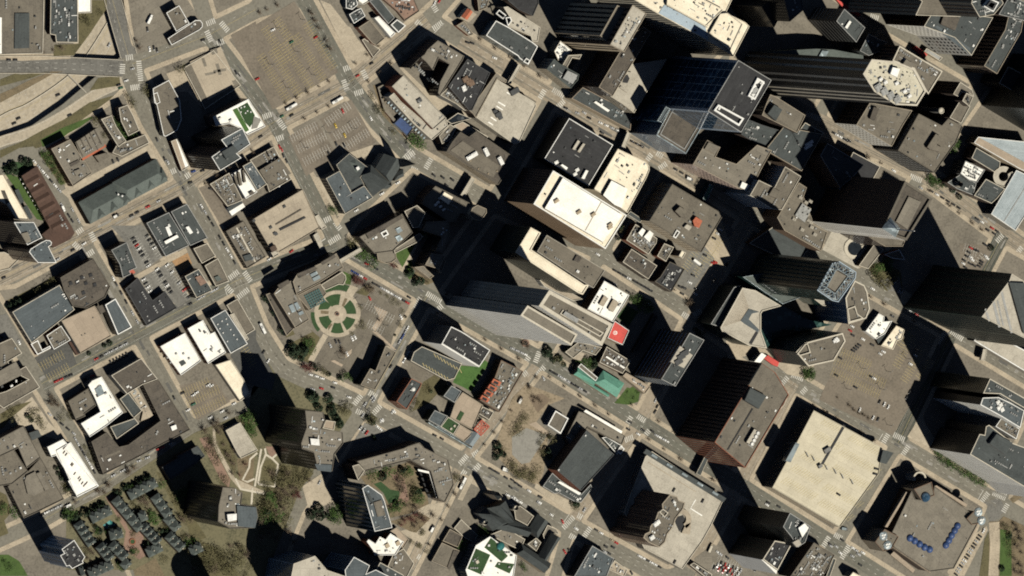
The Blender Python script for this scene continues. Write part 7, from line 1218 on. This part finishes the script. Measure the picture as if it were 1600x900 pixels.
street_trees(R1[:4], 9.6, 17, 'small bare tree on the upper kerb below the stepped tower'); street_trees(R2[1:4], 9.6, 17, 'small bare tree on the kerb by the white square roof')
street_trees(R3[1:5], 9.8, 18, 'small bare tree on the upper kerb near the copper roof'); street_trees(R3[1:5], -9.8, 18, 'small bare tree on the lower kerb near the copper roof')
street_trees(R0[:3], -9.8, 15, 'small bare tree on the kerb past the pyramid tower'); street_trees(R1[4:6], -10, 18, 'small bare tree on the kerb by the bright white shop'); street_trees(R1[4:6], 10, 14, 'small bare tree on the kerb across from the white shop')
street_trees(R2[4:6], -9.8, 14, 'small bare street tree above the yellow lined garage'); street_trees(X3[2:6], 10.5, 13, 'small bare street tree on the upper side of the tree lined street'); street_trees(X3[2:6], -10.5, 13, 'small bare street tree on the lower side of the tree lined street'); street_trees(C3, 7, 14, 'small bare street tree along the boulevard'); street_trees([(1165, 757), (1305, 840)], 9.6, 12, 'small bare street tree below the yellow lined garage')
# ------------------------------------------------------------------ cars
def car_meshes(colr):
    L, W = 4.6, 1.85
    prof = [(-2.3, .35), (-2.3, .85), (-1.9, 1.0), (1.3, .95), (2.2, .8), (2.3, .35)]
    vs, fs = [], []
    for s in (-1, 1): vs += [(x, s * W / 2 * (1 if z < .9 else .93), z) for x, z in prof]
    n = len(prof); fs += [[i, i + 1, n + i + 1, n + i] for i in range(n - 1)] + [list(range(n))[::-1], list(range(n, 2 * n))]
    k = len(vs); vs += [(-1.1, -.68, 1.46), (.5, -.68, 1.46), (.5, .68, 1.46), (-1.1, .68, 1.46)]; fs.append([k, k + 1, k + 2, k + 3])
    me = mesh('car_body', vs, fs); me.materials.append(MATS['car_' + colr]); return me
gv = [(-1.75, -.8, .98), (1.2, -.8, .96), (1.2, .8, .96), (-1.75, .8, .98), (-1.1, -.67, 1.45), (.5, -.67, 1.45), (.5, .67, 1.45), (-1.1, .67, 1.45)]
CARG = mesh('car_glass', gv, [[0, 1, 5, 4], [1, 2, 6, 5], [2, 3, 7, 6], [3, 0, 4, 7]]); CARG.materials.append(MATS['black_glass'])
wv, wf = [], []
for wx in (-1.4, 1.4):
    for wy in (-.9, .72):
        k = len(wv)
        for y in (wy, wy + .18): wv += [(wx + .33 * math.cos(a * 1.0472), y, .33 + .33 * math.sin(a * 1.0472)) for a in range(6)]
        wf += [[k + a, k + (a + 1) % 6, k + 6 + (a + 1) % 6, k + 6 + a] for a in range(6)] + [list(range(k, k + 6))[::-1], list(range(k + 6, k + 12))]
CARW = mesh('car_wheels', wv, wf); CARW.materials.append(MATS['black_wall'])
CC = {'w': 'white', 's': 'silver', 'k': 'black', 'g': 'grey', 'r': 'red', 'b': 'blue', 'G': 'green', 'y': 'yellow', 't': 'tan'}
CM = {k: car_meshes(v) for k, v in CC.items()}
REQ = []
def car(loc, rz, c, where, count): REQ.append((loc, rz, c, where))
def car_one(loc, rz, c, where):
    o = link('car', CM[c]); o.location = loc; o.rotation_euler = (0, 0, rz)
    sc = RND.uniform(.92, 1.08); o.scale = (sc, sc, RND.uniform(.95, 1.15))
    tag(o, CC[c] + ' car ' + where, 'car', 'cars ' + where)
    link('window_glass', CARG, o); link('wheels', CARW, o)
def row(tile, x0, y0, x1, y1, code, where, across=False, z=.02):
    n = len(code); a, b = g(topx(tile, (x0, y0)), z), g(topx(tile, (x1, y1)), z); e = (b - a); rz = math.atan2(e.y, e.x) + (math.pi / 2 if across else 0)
    for i, ch in enumerate(code):
        if ch != '.':
            p = a.lerp(b, i / max(1, n - 1)); car((p.x, p.y, z), rz + RND.choice((0, math.pi)) + RND.gauss(0, .02), ch, where, n)
def scat(tile, spec, ang, where, z=.02):
    """Single cars: x,y,colour; ang in degrees in the picture (0 = to the right, clockwise)."""
    for q in spec.split():
        x, y, c = q.split(','); p = g(topx(tile, (float(x), float(y))), z); car((p.x, p.y, z), -math.radians(ang) + RND.gauss(0, .03), c, where, 1)
row('d2', 138, 408, 208, 522, 'wskk', 'parked on the avenue kerb beside the unit crowded roof'); row('d2', 252, 602, 345, 760, 'kkwwk', 'parked on the avenue kerb beside the four quarter roof')
LOTM = 'in the small car park below the avenue corner'; row('a01', 622, 218, 695, 345, 'kkrwkk.kw', LOTM, True, .2); row('a01', 688, 205, 745, 300, 'kkkw..', LOTM, True, .2)
LOTN = 'in the car park beside the black L shaped roof'; row('a01', 672, 410, 722, 500, 'wkwwk.', LOTN, True, .2); row('a01', 735, 362, 800, 470, 'wkk.kwkk', LOTN, True, .2); row('a01', 782, 342, 885, 492, 'w.w..s.r.k', LOTN, True, .2)
row('a01', 890, 525, 1012, 455, 'k.ss.ss', 'parked on the street below the brick unit roof'); row('a01', 450, 782, 588, 712, 'rksssss', 'parked along the street below the pale showroom'); row('a01', 262, 888, 330, 858, 'rrkk', 'parked below the yellow striped lot'); row('a01', 395, 880, 432, 862, 'kr', 'parked across from the yellow striped lot'); row('d3', 690, 745, 790, 695, 'kkkkkk', 'parked in the shade above the dark brown hall', True)
row('a01', 530, 405, 642, 608, 'w.k..k..k...s..s', 'parked along the side street by the black L roof'); row('a01', 615, 110, 742, 42, 'kk.r.s', 'on the double avenue near the slate studios'); row('d1', 215, 292, 370, 470, 'wswwkws', 'parked on the side street by the taupe apartments'); row('d1', 385, 560, 450, 660, 's.kk', 'parked beside the red brown rowhouse'); row('d1', 450, 590, 490, 660, 's.s', 'standing near the crossing by the green slate roof'); scat('d1', '705,290,k 735,278,k', 60, 'in the courtyard drive above the green slate roof')
scat('a00', '270,445,k 85,555,k 65,578,k', -22, 'driving on the sunken freeway lanes', FZ + .02); scat('a00', '510,210,s', -60, 'driving on the freeway beyond the bridge', FZ + .02); scat('a00', '325,540,k', -25, 'on the ramp road beside the freeway'); scat('a00', '40,280,k 70,280,k', 0, 'driving on the wide freeway bridge', .05)
scat('a00', '735,655,k 785,760,s 770,745,k', 62, 'on the avenue by the pink striped canopy'); scat('a00', '950,187,k 620,322,s 555,398,k 565,412,G 590,378,w', -15, 'at the crossing by the freeway bridge'); scat('a00', '1030,195,k 1105,340,k', 60, 'on the avenue left of the big car park'); scat('a00', '690,138,k 700,230,w 720,225,k 735,235,k', 80, 'in the yard left of the brown corner building', .2); scat('a00', '905,803,b 890,855,k 948,800,k', -15, 'on the street below the dark stepped tower')
scat('a10', '78,140,w 165,197,G 278,175,r 5,370,r', -25, 'standing alone in the big striped car park', .2); scat('a10', '405,520,r 415,635,y 372,590,y 375,675,k 412,680,k 340,720,k', 62, 'in the divided car park by the slate church', .2); scat('a10', '538,555,w', 60, 'driving on the curved avenue by the divided car park'); scat('a10', '540,297,k 475,355,r 120,545,G 165,540,k 20,640,k 25,735,k', -28, 'on the wide tree lined street by the car parks'); scat('a10', '110,690,r 120,702,r 127,730,k 142,755,k', 62, 'parked left of the divided car park')
row('c2', 605, 98, 680, 140, 'bbwr', 'parked on the avenue by the round garden entrance'); row('c2', 735, 172, 945, 292, 'kkswwswkr', 'parked on the avenue along the round garden car park'); scat('c2', '955,258,k', 30, 'driving on the avenue along the round garden'); row('c2', 945, 450, 895, 535, 'wsbbs', 'parked on the side street right of the round garden'); row('c2', 950, 605, 922, 655, 'wss', 'parked across the side street from the round garden'); scat('c2', '905,382,w 462,558,s 498,535,k 520,537,k 600,517,w 617,507,w 568,612,w 710,265,r', 60, 'in the taupe car park of the round garden', .22)
scat('c2', '340,742,w 378,752,w 412,765,w 492,792,w 480,822,k 408,828,r 352,832,s 580,882,w', 18, 'on the curved avenue below the round garden'); scat('c2', '75,655,w 45,600,k 840,690,k', -55, 'near the kerbs of the round garden block'); scat('c3', '85,565,s 95,580,s 40,605,s 25,675,s 215,652,w 145,708,w', -50, 'at the crossing by the small car park')
row('a12', 490, 205, 518, 228, 'ssr', 'parked in rows in the small car park by the arc apartments', True, .2); row('a12', 568, 200, 582, 212, 'ww', 'white pair in the small car park by the arc apartments', False, .2)
scat('c8', '515,235,k 540,250,k 600,285,k 640,300,k 665,320,k 690,338,k 630,345,k 745,368,w 815,405,k 810,440,w 885,518,w 750,470,k', 30, 'on the wide avenue along the plaza'); row('c8', 612, 395, 692, 438, 'wsww', 'parked by the turret of the slate church'); scat('c8', '955,560,r 968,748,r 995,740,k', 60, 'on the side street by the slate school')
scat('y0', '400,605,w 525,612,k 557,632,w 625,678,t 650,692,r 585,715,k 630,720,k 580,750,s 605,758,k', 30, 'on the avenue below the rounded brown tower'); row('y0', 795, 775, 920, 842, 'wwkwwk', 'parked on the avenue near the pale deck end'); scat('y0', '450,485,s', -60, 'by the kerb of the low slate lobby'); scat('y0', '655,822,k 745,880,k', 60, 'beside the low tan shop')
scat('x0', '735,238,k 725,282,k 787,313,w 817,288,k 875,295,k', 30, 'in the crossing below the copper roof gardens'); scat('x0', '895,102,s 906,140,k 892,172,k', -60, 'parked at the shaded kerb by the brick tower'); row('x0', 900, 320, 968, 358, 'swsw', 'on the avenue by the glazed deck strip'); scat('x0', '105,668,w 172,705,k 15,712,w 48,738,w 110,772,k 165,742,s', 30, 'on the avenue left of the low slate lobby')
row('w0', 245, 722, 455, 845, 'kkswskksk', 'parked along the avenue by the copper roof'); row('w0', 0, 578, 80, 615, 'sssw', 'parked before the white hotel tower'); scat('w0', '103,808,k 195,765,s', 60, 'near the crossing left of the copper roof')
row('w0', 640, 90, 730, 140, 'kkkw', 'parked on the upper avenue by the white square roof'); row('w0', 765, 158, 865, 215, 'kkkkk', 'parked further along the upper avenue'); scat('w0', '640,175,s 722,222,k 850,300,w', 30, 'parked beside the white square roof and its trees')
scat('w1', '340,52,k 260,152,k 300,215,k 277,262,s 265,290,k 235,330,r 232,338,r 212,365,k', -58, 'along the pale street by the fan roof store'); scat('w0', '1050,192,k 1062,236,k 1110,166,w 1150,208,k 1145,238,w 1130,120,k 1075,200,k', 25, 'in the open car park by the patterned garage', .2); scat('v1', '288,662,w 300,635,w 262,690,k 270,838,r 255,845,r 205,795,k', 25, 'in the upper end of the open car park', .2)
scat('w2', '192,520,w 130,592,k 143,580,k 156,568,k 170,556,k 50,638,k 25,745,k 245,755,k 262,765,w 145,820,k 520,622,w 490,675,w 530,588,k 300,612,w 320,598,w 250,555,k 125,440,w 112,466,r 128,495,k', 28, 'in the huge yellow striped car park', .2); scat('x2', '295,110,k 325,125,w 350,142,w 172,160,w 255,210,w 285,220,k 485,48,k 465,82,k', -62, 'along the lower edge of the yellow striped car park', .2)
scat('w2', '485,342,w 527,368,r 252,205,w 375,375,k', 30, 'on the avenue above the bright white shop'); scat('w2', '395,160,w 420,215,w 435,222,w', -50, 'in the shaded court below the pyramid tower', .2)
scat('d6', '700,45,r 735,62,k 760,70,k 680,85,k 660,122,k 700,132,w 712,155,w 635,160,k 628,190,w 648,228,k 840,122,w 850,140,w 800,172,k 792,195,k 775,215,k 740,285,w 828,10,k 845,20,k 690,190,k 730,210,k', 30, 'in the car park cut by the black shadow', .2); row('v2', 620, 395, 790, 498, 'kwkkkk', 'parked in line on the avenue by the brewery block'); row('v2', 905, 568, 1030, 645, 'kw.rk', 'on the avenue near the metal roof corner'); scat('v2', '970,637,k 1012,660,k 555,375,s 385,267,w', 30, 'driving on the avenue past the pyramid tower')
row('u2', 10, 832, 90, 878, 'kwwkk', 'on the avenue below the checkered bank'); scat('u2', '110,105,w 170,150,r 105,880,k', 35, 'near the red bus lane and bank'); row('u0', 335, 675, 660, 815, 'k.s.k.wwsw', 'parked on the street below the slate arcade'); scat('u0', '560,830,k 450,705,s', 30, 'on the street beside the black store roof'); row('v0', 750, 85, 810, 115, 'kkk', 'parked by the concrete footbridge near the blue tower'); row('v0', 1020, 258, 1095, 300, 'kkk', 'parked across from the patterned garage'); scat('v0', '535,790,w', 30, 'by the lower corner of the white roof tower')
for j in range(3): row('y1', 262 + j * 22, 845 - j * 22 + j * 10, 400 + j * 14, 905 - j * 20, ('krrkrw', 'wkrrsw', 'krwkws')[j], 'packed in the small lot by the ribbed dark tower', True, .2)
scat('y1', '300,762,s 285,752,w 345,785,k', 40, 'at the top of the small lot by the ribbed dark tower', .2); row('y1', 465, 828, 520, 858, 'sskk', 'parked beside the white wall of the ribbed tower', True, .2); scat('y1', '600,442,k 592,455,w 665,466,k', 30, 'on the street above the dark twin towers'); scat('y1', '990,712,s 1025,716,s 1050,755,w 1062,675,k 1130,725,w 1125,775,s 1150,740,s 1175,830,k 1192,755,w 1165,765,s 985,700,k', 30, 'in the crossing below the yellow lined garage')
scat('x1', '1040,690,k', 30, 'parked alone in the middle of the garage roof', 22.05); scat('x2', '275,530,k 268,562,k', 15, 'parked by the stair house on the garage roof', 22.05); scat('y0', '1010,362,k 1190,430,k 1015,812,k', -60, 'on the pale parking deck', 14.05); row('d7', 785, 525, 560, 885, 'kkskksskkwskssk', 'parked in a slanting row beside the blue domed theatre', True, .22); scat('d7', '818,475,w', -60, 'white and alone by the glass corner turret', .22)
row('a02', 232, 142, 345, 232, 'skkks', 'parked on the street left of the folded brown roof'); row('a02', 352, 258, 440, 410, 'sskkswwk', 'parked along the white printing roof'); row('a02', 195, 612, 280, 572, 'kwsss', 'parked on the street below the archive'); row('a02', 530, 428, 612, 388, 's.ss.', 'parked below the folded brown roof'); row('a02', 650, 360, 690, 345, 'ss', 'parked beside the slate school house'); row('a02', 740, 305, 800, 278, 'rr.s', 'parked at the upper end of the townhouse street'); scat('a02', '815,65,k', 62, 'on the side street by the taupe lot'); scat('a02', '880,122,w 985,157,w 1040,128,w 1057,160,s 1095,92,w', -25, 'parked round the taupe corner lot'); scat('a02', '990,8,w 975,5,w 920,40,w 905,52,w 855,42,k 905,95,G', -25, 'inside the taupe corner lot', .24)
scat('c4', '995,615,s', -60, 'on the street between brown tower and striped tower'); scat('c5', '460,12,w 385,68,w 760,182,k 715,160,k', 28, 'on the avenue above the arc apartments'); row('c5', 1065, 370, 1110, 395, 'kk', 'parked near the white cube at the plaza crossing'); scat('c1', '565,262,w 465,330,w 305,435,w', -28, 'on the street below the slate church'); scat('c1', '790,215,k 845,228,k 905,242,k 870,278,k', 35, 'on the shaded avenue by the church spire'); row('c1', 370, 770, 430, 800, 'rtk', 'parked by the rounded taupe bay')
scat('c7', '760,265,k 790,270,k 930,362,w', 20, 'on the curving street by the slate office'); scat('c7', '585,5,r 555,18,w', -60, 'at the top junction'); scat('a01', '392,242,w 340,272,k 270,315,s 500,20,k', -28, 'at the crossing below the red brown rowhouse'); scat('d3', '22,215,k', -25, 'by the pale tan low hall'); scat('d3', '118,620,w 5,580,k', 60, 'on the street left of the slate hall'); scat('d2', '625,285,w 700,690,r 560,740,w', -28, 'on the street around the tan store'); scat('d2', '265,210,k 195,300,k', 20, 'in the lot beside the unit crowded roof', .2)
# light masts in the car parks
def mast(tile, pts, label, z=.2):
    for p in pp(pts):
        q = g(topx(tile, p), z); t = empty('light_mast', (q.x, q.y, z), .6); tag(t, label, 'light mast', label + 's' if len(pp(pts)) > 1 else None)
        unit(t, 'base', (0, 0, 0), (.9, .9, .8), 0, 'light_stone', 'drum'); unit(t, 'pole', (0, 0, .7), (.28, .28, 10), 0, 'dark_metal', 'plain'); unit(t, 'arm', (0, 0, 10.5), (3.2, .2, .2), 0, 'dark_metal', 'plain')
        for s_ in (-1.5, 1.5): unit(t, 'lamp_head', (s_, 0, 10.35), (.9, .5, .25), 0, 'grey_metal', 'plain')
mast('a10', '95,130 210,90 60,300 180,240 300,190 140,410 260,350', 'dark light mast in the big striped car park'); mast('a10', '225,690 330,620 450,600', 'dark light mast in the divided car park'); mast('w2', '340,720 460,640 180,700 90,830 300,830 560,700', 'dark light mast in the yellow striped car park'); mast('x2', '345,255', 'dark light mast at the lower corner of the striped car park'); mast('c2', '640,300 800,430 520,640', 'dark light mast in the round garden car park'); mast('d3', '340,740', 'dark light mast in the lot below the slate hall')
# larger vehicles
def vehicle(name, tile, x, y, ang, L, W_, H, m, label, cat, z=.02, cab=None):
    p = g(topx(tile, (x, y)), z + H / 2); t = empty(name, (p.x, p.y, z), -math.radians(ang)); tag(t, label, cat)
    vs, fs = [], []
    def bx(x0, x1, w_, z0, z1, tp=.0):
        k = len(vs); vs.extend([(x0, -w_ / 2, z0), (x1, -w_ / 2, z0), (x1, w_ / 2, z0), (x0, w_ / 2, z0), (x0 + tp, -w_ / 2 + tp, z1), (x1 - tp, -w_ / 2 + tp, z1), (x1 - tp, w_ / 2 - tp, z1), (x0 + tp, w_ / 2 - tp, z1)]); fs.extend([[k, k + 1, k + 5, k + 4], [k + 1, k + 2, k + 6, k + 5], [k + 2, k + 3, k + 7, k + 6], [k + 3, k, k + 4, k + 7], [k + 4, k + 5, k + 6, k + 7]])
    bx(-L / 2, L / 2 - (2.2 if cab else 0), W_, .5, H, .12); link('body', mesh('body', vs, fs), t, m)
    if cab:
        vs.clear(); fs.clear(); bx(L / 2 - 2.1, L / 2, W_ * .92, .5, H * .75, .2); link('cab', mesh('cab', vs, fs), t, cab)
    vs.clear(); fs.clear(); bx(L / 2 - (1.2 if cab else .5), L / 2 + .03, W_ * .9, H * (.45 if cab else .5), H * (.7 if cab else .85), .02); link('windscreen', mesh('windscreen', vs, fs), t, 'black_glass')
    if not cab:
        vs.clear(); fs.clear(); bx(-L / 2 + .6, L / 2 - .8, W_ + .04, H * .5, H * .8); link('window_band', mesh('window_band', vs, fs), t, 'black_glass')
        vs.clear(); fs.clear(); bx(-L / 4, 0, W_ * .6, H + .01, H + .35, .1); link('roof_unit', mesh('roof_unit', vs, fs), t, 'grey_metal')
    for wx in (-L / 2 + 1.4, L / 2 - 1.6):
        for wy in (-W_ / 2 + .05, W_ / 2 - .05):
            q = link('wheel', boxmesh('black_wall', 'drum'), t); q.scale = (1, 1, .35); q.location = (wx, wy, .5); q.rotation_euler = (math.pi / 2, 0, 0)
vehicle('bus', 'a10', 165, 500, -28, 12, 2.6, 3.1, 'white_metal', 'white bus driving on the tree lined street below the big car park', 'bus'); vehicle('bus', 'a10', 380, 470, -28, 12, 2.6, 3.1, 'white_metal', 'white bus at the stop above the divided car park', 'bus'); vehicle('bus', 'a12', 968, 465, -62, 12, 2.6, 3.1, 'white_metal', 'white bus on the boulevard beside the arc apartments', 'bus'); vehicle('bus', 'c2', 40, 452, 62, 11, 2.6, 3.1, 'white_metal', 'white bus with a red tail on the street left of the concert hall', 'bus')
vehicle('truck', 'a12', 826, 678, -62, 7, 2.4, 3, 'white_metal', 'white box truck on the lower boulevard below the arc apartments', 'truck', cab='car_black'); vehicle('truck', 'x0', 52, 100, -62, 7, 2.4, 3, 'white_metal', 'white box truck with black cab on the plaza side of the boulevard', 'truck', cab='car_black'); vehicle('truck', 'a00', 702, 90, -62, 9, 2.5, 3.2, 'white_metal', 'white trailer truck in the yard by the freeway bridge', 'truck', .2, cab='car_white'); vehicle('truck', 'a01', 543, 112, -28, 6, 2.4, 2.8, 'white_metal', 'white van with dark front on the double avenue below the green slate roof', 'van', cab='car_black'); vehicle('truck', 'v0', 1160, 842, 35, 11, 2.6, 3.2, 'white_metal', 'white semi trailer in the open car park by the garage', 'truck', .2, cab='car_black'); vehicle('truck', 'v0', 1110, 318, 20, 7, 2.5, 3, 'white_metal', 'white truck parked across from the patterned garage front', 'truck', cab='car_grey'); vehicle('trailer', 'y1', 240, 725, -65, 9, 2.6, 3, 'light_stone', 'pale trailer at the edge of the small lot by the ribbed tower', 'trailer', .2, cab='car_tan'); vehicle('truck', 'c8', 597, 235, 20, 6, 3.4, 3, 'white_metal', 'white food truck like cube on the lower edge of the plaza', 'truck', .15, cab='car_silver'); vehicle('truck', 'y1', 1078, 605, 10, 7, 2.6, 3, 'pale_glass', 'pale green truck at the crossing by the garage corner', 'truck', cab='car_grey'); vehicle('truck', 'a02', 320, 570, -25, 6, 2.4, 2.7, 'white_metal', 'white van on the street by the condominium tower', 'van', cab='car_white'); vehicle('truck', 'a01', 297, 78, 62, 6, 2.3, 2.6, 'white_metal', 'white van parked beside the red brown rowhouse', 'van', cab='car_white')
# round garden centre
fb = Bd('fountain', 'small round stone fountain in the middle of the circular garden', 'fountain'); ring(fb, 'c2', (508, 362), 14, 9, 1.0, .8, 'brick_paving', 0, 360, 'basin'); ring(fb, 'c2', (508, 362), 9, .4, .6, .4, 'dark_glass', 0, 360, 'water'); fb.fan('c2', '508,362', .3, (1, 1, 1.8), 'light_stone', 'spout', 'drum')
fb = Bd('fountain', 'round planter fountain in the brick court of the townhouses', 'fountain'); ring(fb, 'c6', (545, 670), 22, 15, 1.0, .8, 'brick_wall', 0, 360, 'basin'); ring(fb, 'c6', (545, 670), 15, .4, .6, .4, 'dark_grass', 0, 360, 'planting')
fb = Bd('fountain', 'round brown stone planter ring before the white hotel tower', 'fountain'); ring(fb, 'w0', (85, 545), 24, 14, 1.0, .8, 'brick_paving', 0, 360, 'basin'); ring(fb, 'w0', (85, 545), 14, .4, .7, .4, 'dark_glass', 0, 360, 'water')

# the 300 cars that show best are things of their own; the rest of the packed rows is one mass
PRI = {'w': 0, 'r': 0, 'y': 0, 'G': 0, 'b': 0, 't': 1, 's': 1, 'k': 2, 'g': 2}
order = sorted(range(len(REQ)), key=lambda i: (PRI[REQ[i][2]], (i * 7919) % 997))
keep = set(order[:298]); RV = {k: ([], []) for k in CC}; RG = ([], [])
for i, (loc, rz, c, where) in enumerate(REQ):
    if i in keep: car_one(loc, rz, c, where); continue
    Mx = Matrix.Translation(loc) @ Matrix.Rotation(rz, 4, 'Z')
    for src, (vv, ff) in ((CM[c], RV[c]), (CARG, RG)):
        k = len(vv); vv += [Mx @ v.co for v in src.vertices]; ff += [[k + a for a in p.vertices] for p in src.polygons]
vs, fs, mi, ml = [], [], [], []
for c, (vv, ff) in list(RV.items()) + [('glass', RG)]:
    if not ff: continue
    k = len(vs); vs += vv; fs += [[k + a for a in p] for p in ff]; mi += [len(ml)] * len(ff); ml.append('black_glass' if c == 'glass' else 'car_' + CC[c])
if fs: tag(link('parked_cars', mesh('parked_cars', vs, fs, mi), None, ml), 'remaining mostly black cars parked in the rows along kerbs and in car parks', 'cars', kind='stuff')
# labels that several things share get their rank in the row
ORD = ['', 'second', 'third', 'fourth', 'fifth', 'sixth', 'seventh', 'eighth', 'ninth', 'tenth', 'eleventh', 'twelfth', 'thirteenth', 'fourteenth', 'fifteenth', 'sixteenth', 'seventeenth', 'eighteenth', 'nineteenth', 'twentieth', 'twenty-first', 'twenty-second', 'twenty-third', 'twenty-fourth']
bpy.context.view_layer.update()
same = {}
for o in C.objects:
    if o.parent is None and o.get('label'): same.setdefault(o['label'], []).append(o)
for lb, os_ in same.items():
    if len(os_) < 2: continue
    q = [((o.location - CPOS).dot(CR), -(o.location - CPOS).dot(CU), o) for o in os_]
    hx = max(a[0] for a in q) - min(a[0] for a in q); hy = max(a[1] for a in q) - min(a[1] for a in q); ax = 0 if hx >= hy else 1
    q.sort(key=lambda a: a[ax]); n = len(q); names = (('leftmost', 'rightmost', 'left'), ('topmost', 'lowest', 'top'))[ax]
    for i, a in enumerate(q):
        wd = names[0] if i == 0 else names[1] if i == n - 1 else ORD[i] + ' from the ' + names[2]
        t_ = lb + ', ' + wd
        if len(t_.replace(',', '').split()) > 16: t_ = lb + ', ' + wd.replace(' from the ', ' from ')
        if len(t_.replace(',', '').split()) <= 16: a[2]['label'] = t_
